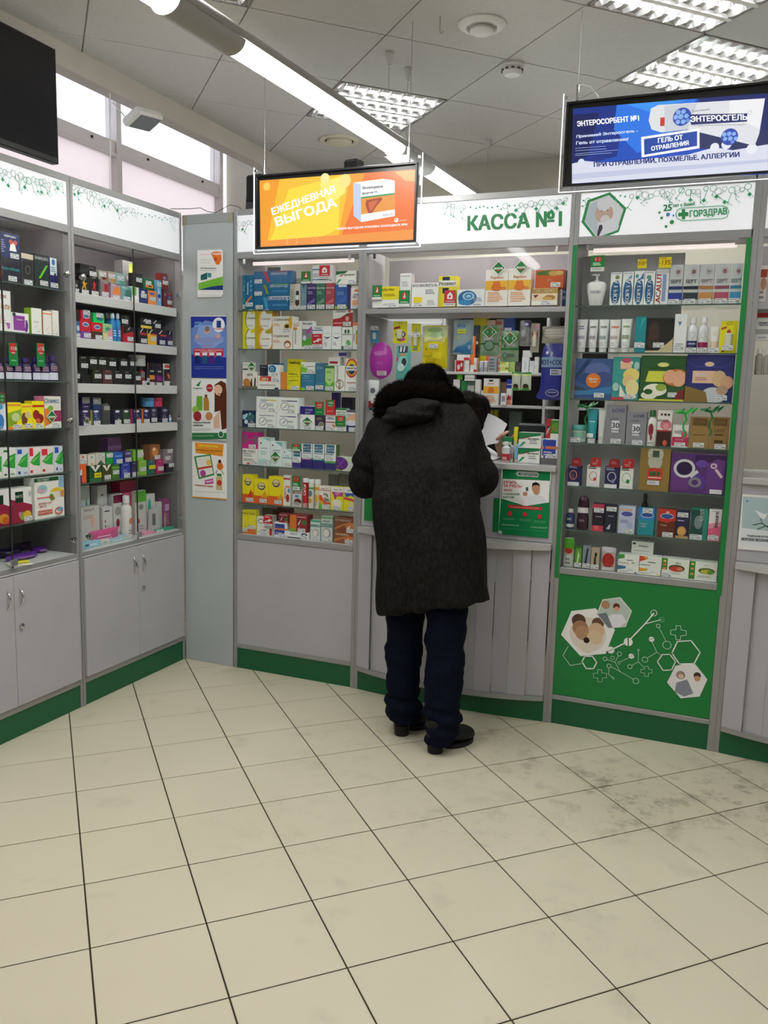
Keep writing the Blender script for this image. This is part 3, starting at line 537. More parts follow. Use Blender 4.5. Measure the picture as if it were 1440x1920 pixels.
b|732,82,1600,87,0|2f7aa0|t40,86,9,acd,Мирами;l10,50,85,60,1,68a;r0,0,28,14,9c3;l10,70,60,74,1,8bd;$66,14|blue carton with a lime corner
b|731,84,1687,61,0|eef0ee|p,7ac040,0,10,45,10,45,50,0,60;l35,58,98,66,1,777;e12,70,10,12,8d6;$70,20|small white and lime carton
b|817,56,1600,145,0|3a7494|l10,78,90,86,2,7aa;r0,25,100,30,48a;$45,12|tall steel blue carton
b|875,53,1600,134,0|b8d890|r0,88,100,98,3a7a4a;p,5ab040,0,0,100,0,100,40,50,20,0,40;l15,70,80,78,2,5a5;l30,40,70,44,1,384;$50,9|light green carton
b|931,60,1600,132,0|f0efec|V30,66,22,888,гексорал;o50,28,42,18,d07a30,5;o50,28,34,14,333,2;V50,28,22,2a3a6a,СЕПТ|white carton with orange ring at the base
b|994,71,1600,168,0|f0f0ee|e50,72,48,30,c8302a;e50,72,42,26,e88030;e50,72,36,22,e8d020;e50,68,30,16,2a3a6a;p,f0f0ee,2,64,98,64,98,78,2,78;t50,71,9,333,Омнитус;t50,48,4,c55,сироп;r15,25,85,29,c99;$60,8|white carton with rainbow circle emblem
b|884,68,1734,43,20|e9e4e6|r10,20,80,50,a24|white carton lying on top, red lettering
b|912,79,1777,30,20|dcd8e0|r40,20,98,80,4a3a8a|white and violet carton lying topmost
#B|fourth shelf of the middle case
b|363,84,1390,89,0|1c3050|e15,60,14,16,9cd;e35,70,12,12,bcd;e30,30,14,14,cde;e65,60,30,25,3a6a70;e60,80,10,9,7ab;l60,25,90,35,1,9ab;$75,12|navy carton with white bubbles
b|450,129,1390,85,0|f0f2f2|r18,74,90,80,99a;o35,40,20,26,667,2;p,445,28,30,44,54,46,52,30,28;l55,40,88,50,2,9aa;$75,12|white dial carton, lower left
b|581,129,1390,84,0|f0f2f2|r18,74,55,80,99a;r55,74,94,80,5a3a8a;o35,40,20,26,667,2;p,445,28,30,44,54,46,52,30,28;l55,40,88,50,2,9aa;$70,12|white dial carton with violet stripe, lower right
b|453,133,1475,84,0|f0f2f2|r18,74,55,80,99a;r55,74,94,80,e8d020;o35,42,20,26,667,2;p,445,28,30,44,54,46,52,30,28;l55,40,88,55,2,9aa;$75,14|white dial carton with yellow stripe, upper left
b|587,131,1474,84,0|f0f2f2|r18,74,55,80,99a;r45,74,94,80,34408a;o35,42,20,26,667,2;p,445,28,30,44,54,46,52,30,28;l55,40,88,50,2,9aa;$65,14|white dial carton with navy stripe, upper right
b|727,89,1390,125,0|f2f2f4|r0,64,100,99,2e2080;t60,84,9,dde,НОБИ;t55,72,8,dde,ФОРТ;l5,50,15,60,4,77a;$55,9;+54,35,76,42,dia|white carton with an indigo top
b|820,59,1390,79,0|3a2a50|e60,30,24,22,776;o60,30,28,26,ccb,4;l15,70,80,84,2,a96;$45,14;+45,145,92,92,p15g|dark purple carton with gold ring
b|882,59,1390,81,0|e4e0e4|l15,70,85,80,1,77a;r0,52,100,58,a33;e80,30,14,12,c85;t45,86,14,88a,Урсо;$45,14;+50,152,96,96,p15r|white carton with a red line
b|942,62,1390,120,0|eef0ee|r0,92,100,100,1d7a3c;t50,82,9,222,ОКТОЛ;r10,70,95,73,485;$50,10;+50,44,94,46,p15g|white and green carton behind a sale tag
b|1006,61,1390,112,0|e0e0e4|r0,90,100,100,556;t55,76,13,447,Остео;t55,64,10,447,Q-Форте;p,e2b090,0,50,50,55,100,48,100,90,80,88,0,60;r0,0,100,40,2a3a6a;e50,35,55,8,dde;$62,10|grey carton with dark lettering
b|916,64,1390,177,120|1e1838|l20,40,80,55,2,557|dark navy carton standing far back
b|856,41,1390,201,120|3c2c84||violet carton standing far back
#B|fifth shelf of the middle case
b|363,101,1180,88,0|f0eeea b8304a|t45,82,17,222,ФЕ-РОКС;l8,50,75,70,2,aaa;l8,22,90,36,2,998;r30,2,50,12,d54;$80,10|white carton with bold black title
b|363,101,1268,90,0|d8208c|p,8a5a78,5,30,5,80,25,90,35,60,65,60,75,90,98,80,98,30,75,25,62,50,38,50,20,25;t50,75,16,7a4a68,ТЭ;$65,15|hot pink carton
b|465,78,1180,154,0|e4eeee|p,8ac4c4,30,98,98,98,98,88;e24,80,6,3,246;p,b8d8d8,0,20,50,24,100,18,100,0,0,0;t50,62,5,68a,Аквамарин;l20,40,80,52,2,bcc;$60,5|tall white carton with an aqua foot
b|546,74,1180,136,0|e4eeee|p,7ab8ba,40,98,98,98,98,78;e18,84,6,4,246;t50,64,6,68a,Аквамарин;l20,50,80,58,1,bcc;+45,38,92,50,dia|white aqua carton under a green diamond tag
b|622,57,1180,95,0|e4eeee|p,9acccc,40,98,98,98,98,86;r0,48,100,54,6ab;e20,84,6,4,246;t50,64,8,68a,Аква;$60,9|small white aqua carton
b|682,54,1180,94,0|4a3a8a|r0,32,100,100,dfe4ea;r15,64,88,96,2f6a88;t50,80,12,def,МОРЕ;l15,44,85,56,2,88a;r0,30,100,35,e07050;$50,40;+50,116,100,42,eqg|sea salt carton with a green promo topper
b|740,65,1180,133,0|332c78|r0,34,100,100,e4e8ec;r14,66,86,98,2f6484;t50,86,8,def,МОРЕ;t50,76,8,def,КАПЛИ;l8,58,92,63,1,77a;r0,34,100,42,a04a90;$45,46|navy and white carton with purple band
b|808,69,1180,134,0|332c78|r0,34,100,100,e4eeec;r14,66,86,98,2f6484;t50,86,8,def,МОРЕ;t50,76,8,def,КАПЛИ;l8,58,92,63,1,77a;r0,34,100,42,2f9a94;$45,46|navy and white carton with teal band
b|880,67,1180,135,0|332c78 6a8a50|r0,34,100,100,e6eaee;r14,66,86,98,2f6484;t50,86,8,def,МОРЕ;t50,76,8,def,КАПЛИ;t40,61,6,558,оптима;r0,26,100,34,52a060;$45,46|navy and white carton with green band
b|951,115,1180,73,0|d4d8c8|e8,50,52,52,5a2a80;e10,70,6,9,84a;e30,60,6,9,84a;e20,45,6,9,84a;e38,75,6,9,84a;e10,28,6,9,84a;e30,30,5,7,84a;e76,80,16,16,cde0b4;p,9c9a50,0,0,30,2,0,14;$80,28|pale carton with a purple berry pattern
#B|sixth shelf of the middle case
b|363,73,965,156,0|f0de18|e52,74,30,16,d8c080;e52,74,25,13,2a3a50;e52,76,22,10,ecd8a0;r0,0,100,30,e0602a;p,e0602a,0,30,60,30,100,40,100,25,0,25;p,d8401c,50,20,80,50,95,20;t52,75,8,335,Супрад;$66,10|tall yellow multivitamin carton with red foot, left
b|439,93,965,134,0|f0de18|e52,72,30,18,d8c080;e52,72,25,15,2a3a50;e52,74,22,12,ecd8a0;r0,0,100,32,e0602a;p,e8a020,50,25,80,55,95,25;t52,73,10,335,Супрад;$66,12|shorter yellow multivitamin carton with red foot
b|534,93,965,156,0|f0de18|e52,76,30,16,d8c080;e52,76,25,13,2a3a50;e52,78,22,10,ecd8a0;r0,0,100,30,e0602a;p,e8a020,55,20,85,40,98,20;t52,76,8,335,Супрад;$66,10|tall yellow multivitamin carton with red foot, right
b|628,43,965,167,0|eceae6|V30,40,30,c03030,ДОБРО;r0,86,100,92,c44;r30,60,95,66,e89040;e65,25,25,14,a03028;e80,50,16,8,68a|slim white carton with red vertical title
b|685,56,965,92,0|d8d4d4|r0,94,100,100,3a1a20;t50,82,14,8a3a30,ФЕНЮЛ;r30,55,70,68,58b;e60,30,40,18,6a2420;e50,18,40,10,a8a0a0;+48,140,96,88,eqg|dark red picture carton with a green promo on top
j|744,31,965,158,0|c4282c|V50,60,50,f4e4e4,СиТи;r0,0,100,14,c99;o50,68,24,5,fff,3|red effervescent tube with white cap
j|779,32,965,155,0|e8e8e4|e50,50,34,12,689;e50,25,30,10,c8a040;r0,66,100,72,5a3|white effervescent tube with green band
j|817,33,965,156,0|ece4cc|r0,64,100,74,e8a030;e50,35,36,14,e8b850;l15,10,80,20,2,aaa|cream effervescent tube with orange band
b|851,66,965,123,0|f2ece6|t35,90,8,222,Super;t75,90,8,d65,VIT;r0,81,100,84,c43;t62,62,17,333,Mg;t70,42,17,333,B6;p,d8582a,0,62,20,60,50,34,100,30,100,14,0,20;p,e8b040,0,40,40,30,40,20,0,20;e10,10,22,14,6ab040;$70,12|white carton with magnesium lettering
b|921,75,965,125,0|e8e02a|r0,78,100,100,f0ecea;t40,88,8,222,Super;t78,88,8,c5a,VIT;p,b84a90,10,78,98,78,95,60,50,60,35,42;p,e08aa8,30,75,80,78,50,62;e50,30,40,16,f0ead0;$50,10|yellow and pink carton
b|998,71,965,127,0|e8e02a|r0,76,100,100,f0ecea;t50,87,8,222,Super;p,3a5ab8,5,76,98,76,98,56,60,66,20,58;p,d84a50,0,58,60,54,98,46,98,40,0,48;e70,28,24,12,dcd8a0;$75,10|yellow and blue carton by the post
b|845,59,965,176,120|8c8c8a||grey stock carton standing far back, left
b|907,62,965,185,120|92928e||grey stock carton standing far back, right
#B|bottom shelf of the middle case
b|363,35,785,135,0|eadf30|r0,0,100,14,e08030;o52,86,36,10,b8a048,3;t52,86,7,775,Пиков;e60,30,10,4,c83;$60,16|yellow carton with orange foot, left of pair
b|400,54,785,137,0|eadf30|r0,0,100,24,e07030;o48,86,36,10,b8a048,3;t50,86,7,775,Пиков;e14,34,10,4,a63;$50,28|yellow carton with orange foot, right of pair
b|459,102,785,44,0|f2eeea|r80,5,98,95,c03038;t42,62,26,222,Гуттал;r8,36,76,46,c86;$45,12|low white carton with a red end
b|459,50,829,59,0|ece8e0|e55,60,40,24,776;e55,58,30,16,eee|small white carton with a brown arch
b|513,56,829,73,-10|b8b8b4|+50,60,100,80,redp|grey carton with a red sale flag
b|571,84,785,82,0|eef0f4|r5,60,80,90,3a4aa0;r5,48,100,60,e07a40;r5,15,80,48,3a4aa0;l15,20,70,30,2,ccd;$65,12|blue and white carton with orange stripe
b|600,61,867,52,0|8a2c30|t30,45,46,fff,7;l10,75,90,88,1,caa;e75,40,18,20,3a7a40;e78,14,20,9,a66|dark red carton with a white seven, smaller
b|656,136,785,38,0|f0f2f2|t30,68,26,2a3038,НЕКСТ;e78,66,14,24,1a2838;e78,62,7,12,dde;p,f0f2f2,70,30,86,30,86,50,70,50;r0,4,60,18,1a2838;$78,14|wide white carton with bold dark title
b|670,110,823,95,0|9c2c30|r0,12,38,98,e07a30;t55,58,34,fff,7;l42,82,92,92,1,caa;e82,58,14,14,3a7a40;r0,0,38,18,7a3;$68,12|orange and red carton with a white seven
b|799,61,785,113,0|d0dcda|r0,90,100,100,5a8;r0,66,100,80,8ab0ac;e55,38,34,20,b8b4b0;e50,36,24,15,e8e4e0;t45,73,7,456,ИРИДОН;$55,8|silver green carton with a round tablet, shorter
b|865,69,785,141,0|ccd4d2|r0,90,100,98,7a7;r0,56,100,72,7a9a9a;e50,34,36,20,a8a4a0;e45,34,26,15,e8e4e0;t45,80,6,456,ИРИДОН;$60,10|silver green carton with a round tablet, taller
b|943,126,785,59,0|9c5a38|t40,82,18,eed,ТЕРАФЛЕКС;p,d89050,0,15,60,60,50,64,0,30;e76,48,26,24,d87a38;p,eee,52,24,72,54,66,28;$72,20|brown joint supplement carton, lower
b|947,124,844,82,0|8a4c34|t40,82,16,eed,ТЕРАФЛЕКС;p,c88048,0,15,60,60,50,64,0,30;e76,48,26,24,d07a40;p,eee,56,24,76,54,70,28;$76,16|brown joint supplement carton, upper
b|430,85,785,138,110|7a6a5a|e40,50,30,26,bba;r80,5,95,95,722|brown picture carton standing behind
b|528,81,785,148,110|6a3230|t30,50,30,dcc,7|dull red carton standing behind
#W|top shelf over the cashier window
b|1140,147,2027,39,0|eeeeec|l40,30,90,50,2,aab;$75,30|white carton under a yellow one
b|1140,147,2066,65,0|ecd81c|t20,76,22,4a4a10,Де-Нол;t60,76,22,4a4a10,Де-Нол;l40,28,95,44,2,a90;+18,0,36,110,thumb|yellow carton lying on a white one
b|1289,61,2027,166,0|e4e6e4 b8b8b4|l5,90,90,93,1,889;l15,62,80,76,3,aaa;+45,26,96,48,thumb|tall white carton with a thumb tag
b|1353,141,2027,117,0|f0f0ee|t50,90,13,3a4a66,ФОСФАЛЮГЕЛЬ;l52,54,90,72,3,889;p,ecd020,8,42,38,42,42,34,38,16,8,16;l60,8,90,28,4,bbb;$26,8|white carton with a yellow letter
b|1496,91,2027,147,0|e8dc30|r20,86,62,98,1a2440;r0,66,100,86,f0f0ec;t50,76,12,222,Резалют;r22,44,58,62,1a2440;r0,0,16,66,d8cc10;+68,27,64,52,home|yellow and navy carton with a red house tag
b|1592,141,2027,81,0|eef2f4|e38,50,34,44,2a6aa8;e42,60,22,24,9cd0e8;o42,60,14,16,2a6aa8,4;e30,24,24,16,3a8ac0;l60,30,95,50,3,9ab;t74,10,9,333,Вагисил|white carton with a blue wave swirl
b|1735,111,2027,170,0|f2eee8|t50,78,9,d8843a,Regulavin;r0,44,100,70,eeb838;p,e07828,28,46,72,46,64,68,36,68;e50,50,24,9,e07828;l12,12,80,38,5,e8a880;o82,48,9,4,c54,3;+56,104,62,38,dia|white and orange carton with a jug, left one
b|1848,109,2027,171,0|f2eee8|t50,78,9,d8843a,Regulavin;r0,44,100,70,eeb838;p,e07828,28,46,72,46,64,68,36,68;e50,50,24,9,e07828;l12,12,80,38,5,e8a880;o82,48,9,4,c54,3;+54,104,62,38,dia|white and orange carton with a jug, right one
b|1964,122,2027,79,0|ecd8b8|r0,70,100,98,b88a30;t50,84,17,f4e8d0,ОВЕГЛЮКС;p,7a2a28,6,60,28,62,14,42;e70,46,22,14,b08038;e60,40,20,9,d0a860;r0,2,100,26,f0ece4;$56,12|ochre carton with oat grains
b|1978,133,2106,83,0|c85a20|e40,84,26,14,5a7a2a;e64,80,18,14,c8a050;e20,82,18,10,4a6a22;e84,82,14,12,d0b068;t50,44,13,f0d8b8,ЛЁН;$72,18|orange carton with green leaves
b|2097,17,2027,166,60|2a5a90|l10,20,90,80,4,9bd|thin blue carton at the right end
#G|top shelf of the green case
h|2217,88,2020,147,0|f0f0f0|t50,42,9,99a,SQUID;+55,128,70,48,eq12|white tooth-shaped pump dispenser
b|2327,49,2020,147,0|eef2f4|e50,40,44,38,1d5a90;o50,40,40,36,5a9ac0,3;V50,42,38,fff,КОРЕГА;e60,85,20,6,7a8a50;l10,94,90,97,1,99a|white carton with blue oval, olive cap spot
b|2381,47,2020,148,0|eef2f4|e50,40,44,38,1d5a90;o50,40,40,36,5a9ac0,3;V50,42,38,fff,КОРЕГА;p,5a9ac8,45,80,80,92,80,80;l10,94,90,97,1,99a|white carton with blue oval, sky blue corner
b|2432,43,2020,151,0|eef2f4|e50,40,44,38,1d5a90;o50,40,40,36,5a9ac0,3;V50,42,38,fff,КОРЕГА;p,2a6ab0,55,76,90,96,90,76;e25,85,16,6,4a9a9a;+68,120,90,26,y70|blue oval white carton under a yellow flag
b|2477,43,2020,149,0|eef2f4|e50,40,44,38,1d5a90;o50,40,40,36,5a9ac0,3;V50,42,38,fff,КОРЕГА;e40,82,26,6,6a9a8a;l10,94,90,97,1,99a|white carton with blue oval, pale green spot
b|2525,55,2020,155,0|e4eaf0|r0,0,44,86,f0f0f0;V24,44,38,c0283a,LACALUT;r52,10,80,86,8aa0c8;r0,88,100,96,ccc;+62,118,96,30,y13|white and pale blue carton with red vertical title
b|2582,57,2020,173,0|c4c8cc|o62,82,22,11,99a,3;e62,82,13,6,a03040;t62,82,8,fff,+;t50,58,9,667,SEPT;r0,38,100,46,26356a;r0,12,100,30,2a409a;$40,8|silver carton with navy bands
b|2643,62,2020,172,0|c8ccce|o62,82,22,11,99a,3;e62,82,13,6,903040;t62,82,8,fff,+;t50,58,9,555,SEPT;r0,38,100,46,24303a;r0,12,100,30,2e3c44;$48,8|silver carton with charcoal bands
b|2708,59,2020,172,0|c4c6ca|o62,82,22,11,99a,3;e62,82,13,6,a8a0a4;t62,82,8,fff,+;t50,58,9,aaa,SEPT;r0,38,100,46,b07a50;r0,12,100,30,c08850;$50,8|silver carton with tan bands
b|2771,60,2020,171,0|c4c6ca|o62,82,22,11,99a,3;e62,82,13,6,a03040;t62,82,8,fff,+;t50,58,9,999,SEPT;r0,38,100,46,8a4a60;r0,12,100,30,b05068;$50,8|silver carton with rose bands
b|2835,45,2020,170,0|c4cace|o62,82,22,11,99a,3;e62,82,13,6,a03040;t62,82,8,fff,+;t50,58,9,9ab,SEPT;r0,38,100,46,3a7a98;r0,12,100,30,3a90c0;$42,8|silver carton with light blue bands
#G|second shelf of the green case
t|2185,48,1810,151,0|e6e6ea|l15,70,85,80,2,77a;r10,40,80,50,a8a0c0;l20,20,70,30,2,bbb|white cream tube with a lilac band
t|2239,42,1810,150,0|e4e4e4|l15,70,85,80,1,888;r10,40,80,50,999;l20,20,70,30,2,bbb|white cream tube with a grey band
t|2285,45,1810,150,0|dde2e2|l15,70,85,80,1,888;r10,40,80,50,8a9a9a;l20,20,70,30,2,bbb|pearly cream tube with a dim teal band
t|2333,50,1810,149,0|e4e2e2|l15,70,85,80,1,c76;r10,40,80,50,baa;l20,20,70,30,2,bbb|white cream tube with coral lettering
t|2386,47,1810,152,0|e4e6e2|l15,70,85,80,1,9a8;r10,40,80,52,8a9a80;l20,20,70,30,2,bbb|white cream tube with an olive band
b|2450,47,1810,161,0|1a8a94|p,3ab0b8,35,60,90,96,60,96;r0,15,75,28,e4e8e8;$50,20|turquoise pack with white band
b|2498,118,1810,153,0|1c1c1e|p,3a2c28,8,20,8,70,22,90,40,90,50,70,48,30,30,10;e26,60,14,22,4a342c;e22,62,3,2,111;e36,62,3,2,111;e30,44,7,3,5a3030;p,c8b890,40,0,100,0,100,45;p,222,70,20,98,40,98,60;r0,0,100,6,c8c09a;$48,22|black carton with a woman's face and gold foil
b|2618,52,1810,170,0|eceef0|p,7a98b8,25,80,60,80,42,68;p,5a7aa0,32,80,52,80,42,72;l20,20,80,24,1,99a;$50,14|tall white carton with a blue gem
o|2673,44,1810,156,0|e2e4ea|r0,12,100,34,2a3a6a;o50,50,26,9,99a,3;l15,20,85,28,1,aac;$50,8|white spray bottle with navy band
o|2719,43,1810,156,0|e2e2e8|r0,16,100,30,98205a;r0,6,100,16,2a3a6a;o50,50,26,9,99a,3;$50,8|white spray bottle with magenta band
t|2767,42,1810,114,0|e8e4e0|e50,75,26,12,d8d0c0;r10,20,90,45,e0c8b0;$50,10|short white cream tube
k|2810,70,1810,138,0|e8de1c|o50,92,20,5,8a7a10,3;p,a83a2a,5,72,35,78,35,84,5,78;e50,64,12,10,a8482a;r42,30,58,58,c87858;r15,4,30,8,333;$48,16|yellow blister card with a red plug
#G|third shelf of the green case
b|2192,169,1595,186,0|3a5a90|p,1a3a68,0,60,30,98,44,98,0,44;e60,70,34,20,5a6aa8;e75,52,24,16,40508a;e30,50,26,14,2a4a80;e50,46,20,18,e07a1c;t50,50,6,fff,Мыло;t50,43,6,fff,Крым;p,3a7ab0,0,8,100,14,100,34,50,24,0,20;p,284a60,0,20,40,22,0,34;$68,10|blue sea picture pack with an orange disc
b|2362,120,1595,195,0|3a9a98|e50,86,24,8,f0dcc0;e50,92,18,6,c85070;r28,72,70,86,f0c0a0;e70,58,30,16,ecd87a;e62,44,24,14,e8c890;p,f0ece4,30,8,30,36,50,14,95,10,90,4;e76,28,24,20,ece0a0;e15,30,12,10,a8d0c8;e88,80,10,9,a8d0c8;r0,0,46,6,c83a4a;$66,8|turquoise pack with a blonde angel child
b|2486,194,1595,202,0|2a5a30|p,1e4a26,0,84,20,74,80,74,100,84,98,80,80,71,20,71,2,80;o50,80,13,5,d8d860,4;e50,80,10,4,e8e8a0;p,d8dc50,12,42,60,42,60,66,18,66;e80,52,30,19,c8783a;e66,54,14,15,e8b090;e86,50,15,18,e8b090;e35,24,26,14,f0f0e0;e22,12,18,9,e8ecd8;e48,30,12,8,9ab048;e20,20,10,6,2a5a20;p,8a2030,78,4,98,4,98,26,86,22;r0,0,100,4,c8cc40;$76,14|green envelope pack with two cherubs
b|2682,198,1595,208,0|2a3078|p,3a4290,0,86,20,76,80,76,100,88,98,84,80,73,20,73,2,82;e48,80,10,5,e8c8b0;p,e8c0a8,14,40,62,40,62,66,14,66;t32,58,6,fff,Мыло;l20,46,50,52,2,a87;e70,50,15,17,d8b890;e86,42,14,14,d8a888;e60,14,26,18,c8ccd4;p,8a7038,0,0,50,0,44,22,0,34;e78,26,12,10,b89880;$78,10|blue envelope pack with two cherubs
#G|fourth shelf of the green case
o|2185,71,1390,82,0|bcd2c8 4aa49c|r0,20,100,60,88b8a8;r0,8,50,24,e8e8e4;$35,14|round teal-lidded jar in green wrapping
t|2257,49,1390,160,0|2a9ca8|r0,16,70,28,e0e4e4;l20,60,80,64,1,bee|turquoise cream tube
t|2308,36,1390,155,0|dcdcdc|l20,10,80,20,2,bbb|plain white cream tube
b|2346,90,1390,181,0|8a8a94|t60,86,9,4a4a88,LOVE;l20,62,75,66,2,667;r30,30,68,60,e4e4ec;t50,48,14,335,30;t50,36,6,446,ночей;$55,8|grey carton with number thirty, taller left one
b|2440,88,1390,155,0|8e8e98|t60,86,9,4a4a88,LOVE;l20,70,75,74,2,667;r30,28,68,62,e4e4ec;t50,48,15,335,30;t50,35,7,446,ночей;$60,8|grey carton with number thirty, shorter right one
o|2529,44,1390,162,0|eceaea 2a6a3a|e45,45,26,18,8a2438;e50,25,14,10,9a4a50;l20,5,80,10,1,aaa|white shampoo bottle with berries and green cap
b|2575,63,1390,162,0|eae6e4|r0,0,100,42,3a201e;e60,60,40,14,d07a84;e60,56,20,9,e09aa0;t36,72,7,866,кожа;r20,86,34,92,922;r44,86,58,92,222;r68,86,82,92,222;e60,10,16,8,c85a4a;r0,42,100,46,b03a40|white and brown carton with pink petals
b|2644,68,1390,100,0|ece8ea|r0,5,100,46,c0305a;r0,46,100,56,f0e8ec;e50,68,44,8,aaa;e75,55,20,18,c85a78;t45,34,9,fbd,КРЕМ;$50,8|pink and white carton
b|2715,85,1390,139,0|9a7a48|r14,72,86,96,6a4e28;t50,84,9,9a7a48,LAVA;l20,40,80,44,1,5a4020;$50,10|kraft carton with stamped lettering, left
b|2803,77,1390,141,0|9a7a48|r14,72,86,96,6a4e28;t50,84,9,9a7a48,LAVA;t50,58,10,6a4e28,LAST;r24,42,70,47,5a4020;r24,18,70,28,4a3418;$58,8|kraft carton with stamped lettering, right
#G|fifth shelf of the green case
b|2185,60,1185,95,0|28285c|l8,88,80,98,2,bbd;o42,52,30,24,e08a68,6;e36,46,14,14,68406a;r0,0,90,17,e4e4e8;+65,118,78,42,drop|navy carton with orange ring
b|2274,60,1185,100,0|eeeae8|l8,84,80,96,2,333;o48,50,30,22,a06a50,4;e62,36,12,8,c84a3a;r5,2,95,14,e4e4e8;+65,118,88,42,dropx|white carton with brown ring
b|2357,63,1185,99,0|28285c|l8,84,80,96,2,bbd;o50,52,32,24,c8ccd8,6;e60,32,12,9,88c;r0,0,90,17,e4e4e8;+65,118,82,42,drop|navy carton with silver ring
b|2426,59,1185,101,0|eef0ec|l8,84,80,96,2,333;o50,50,34,24,4aa87a,4;e62,34,14,10,3a8a5a;r5,2,95,14,e4e4e8;+60,118,94,42,dropx|white carton with green ring
b|2512,132,1185,192,0|94783c|e50,88,26,22,c8c8b8;e50,70,24,20,b8b8a8;r40,80,62,96,4a5a4a;r28,26,76,50,c8402a;e52,50,24,5,c8402a;r34,36,68,46,2a6a34;t51,41,7,d44,1=2;l30,28,74,33,1,fbb;r28,14,68,24,dde;l32,17,62,22,2,999|kraft paper gift bag with a red promo patch
b|2648,232,1185,178,0|5a3078|r3,5,35,80,6a3a86;r44,80,98,98,3c1c58;e25,62,14,18,2e1848;o25,62,20,24,d8d8dc,5;p,d8d8dc,34,44,48,60,52,54,40,38;p,5a3a9c,40,40,52,54,68,32,60,10,56,12;e46,28,12,13,888494;e46,28,6,7,5a3078;e56,76,11,10,6a48a8;p,6a3a8a,66,4,66,76,84,90,98,86,98,4;o78,72,6,7,e4c8d8,3;p,e4c8d8,80,62,92,42,96,46,84,66;r74,2,96,13,e8e4ec|wide purple massager carton
#G|sixth shelf of the green case
o|2185,40,975,94,0|2a3a68|r0,8,100,24,e0e0e6;l15,45,85,55,2,bcd|dark blue bottle with a white cap
g|2237,55,975,161,0|3c1c34|r5,50,95,66,e0d8e0;l20,25,80,30,2,a89|dark plum oval bottle
b|2310,55,975,131,0|241c2c|r0,0,100,20,c84058;r0,80,100,99,c03a58;l30,50,80,54,1,bab;e40,12,24,8,e06a78;$55,76|black and crimson carton
b|2368,53,975,131,0|1e2238|l30,54,80,60,1,99b;p,c8ccdc,20,10,40,24,55,30,50,10;$60,84|dark navy carton
b|2432,75,975,128,0|c0c8e4|e50,72,36,10,4a52a8;o50,72,38,11,dde,3;p,e0b088,10,92,80,90,80,84,10,86;l12,40,70,50,2,88b;e70,30,20,12,a8b8dc;$60,9|pale blue carton with indigo oval
b|2520,73,975,126,0|2090a0|r0,72,100,100,1e7ac8;r0,56,100,72,2a86c8;e55,75,40,10,2a52a0;o55,75,40,10,eef,3;t38,42,7,def,Клас;t36,33,7,def,Сик;$56,92|turquoise and blue carton with white oval
b|2609,77,975,130,0|6a2c1c|r0,64,100,99,c8362c;e50,74,38,10,2a52a0;o50,74,38,10,eef,3;e52,88,10,4,f0c0b0;t34,42,7,eba,Реал;p,c8362c,0,58,50,50,100,60,100,66,0,66;$60,9|red and brown carton with white oval
b|2689,55,975,126,0|28284e|l10,60,60,66,1,bbd;e46,26,36,18,c09048;e46,26,28,13,d8a860;r0,0,100,9,b89868;$48,86|navy carton with a golden sphere
b|2751,73,975,142,0|2a8a78|r0,12,72,96,1c4a48;e44,56,24,22,7a8a92;V60,80,24,dee,test;r0,0,72,16,dde;$36,9|green test carton with a side title
b|2827,53,975,143,0|f0e8ec|p,e0608c,0,0,98,0,98,48,60,52,0,40;p,eaa0b8,0,38,98,48,98,62,0,54;V58,70,34,2a2a2a,Insure;l20,92,70,95,1,aaa;e48,14,28,8,caa;$45,10|white and pink carton with vertical title
o|2520,28,975,180,120|222 555|r0,30,100,50,8a6a30|slim black bottle standing at the back
#G|bottom shelf of the green case
p|2185,49,787,143,0|b8c8b0|r0,62,100,98,4a9a2a;e50,56,40,10,b03020;r10,0,90,40,c8ccc8;l20,10,80,30,2,888|green-topped striped pouch
b|2239,35,787,107,0|3a6a2a|r10,10,90,90,5a9a34;p,c8e0a0,30,20,45,80,70,60,50,20;$50,14|small green soap carton
b|2277,38,787,111,0|8a94a4|p,222a34,20,10,50,90,70,90,50,10;$50,14|small grey soap carton with dark swirl
b|2317,39,787,105,0|b8a890|p,2a2420,30,10,40,60,60,60,66,10;e56,70,16,10,2a2420;$50,14|small beige soap carton
p|2364,66,787,114,0|c8b8b0|e50,45,44,32,b02428;r0,80,100,99,c8c0d0;r10,0,90,16,e0dcdc|clear pouch with a red heart sponge
b|2443,96,787,35,0|eef0ec|p,2a6a94,0,40,0,98,40,92,36,60;t60,50,16,667,пробио;l5,18,50,28,1,999;e86,14,7,8,446|low white carton with blue wedge
b|2443,96,822,54,0|eef0ec|p,3a9a40,0,55,0,98,30,98,30,66;t56,50,16,667,пробио;l5,18,50,28,1,999;e72,30,9,6,8b6|low white carton with green wedge on top
b|2541,96,787,34,0|eef0ec|p,e0a030,0,45,0,98,40,92,36,60;t60,50,16,667,пробио;l5,18,50,28,1,999;e86,20,7,8,dd4|low white carton with amber wedge
b|2541,98,821,56,0|eef0ec|p,d8502a,0,50,0,98,18,98,30,70;p,d8b030,18,98,36,98,36,72,26,70;t56,50,16,667,пробио;l5,18,50,28,1,999|low white carton with red wedge on top
b|2495,99,877,58,50|eef0ec|t55,62,20,556,боярка;e12,80,8,9,354;l10,18,80,24,1,999|low white carton topmost at the back
b|2641,119,787,89,0|eef2ea|r0,40,20,100,3a8a2a;e10,85,6,6,e8d080;e10,66,6,6,e87a40;e10,46,6,6,e8a060;e55,52,30,18,4a5a30;e52,48,22,14,c83a2a;e66,50,12,10,d87a60;t60,80,9,8a8,Фито;l30,22,80,28,2,bbb;$18,10|white carton with red berries and a green edge
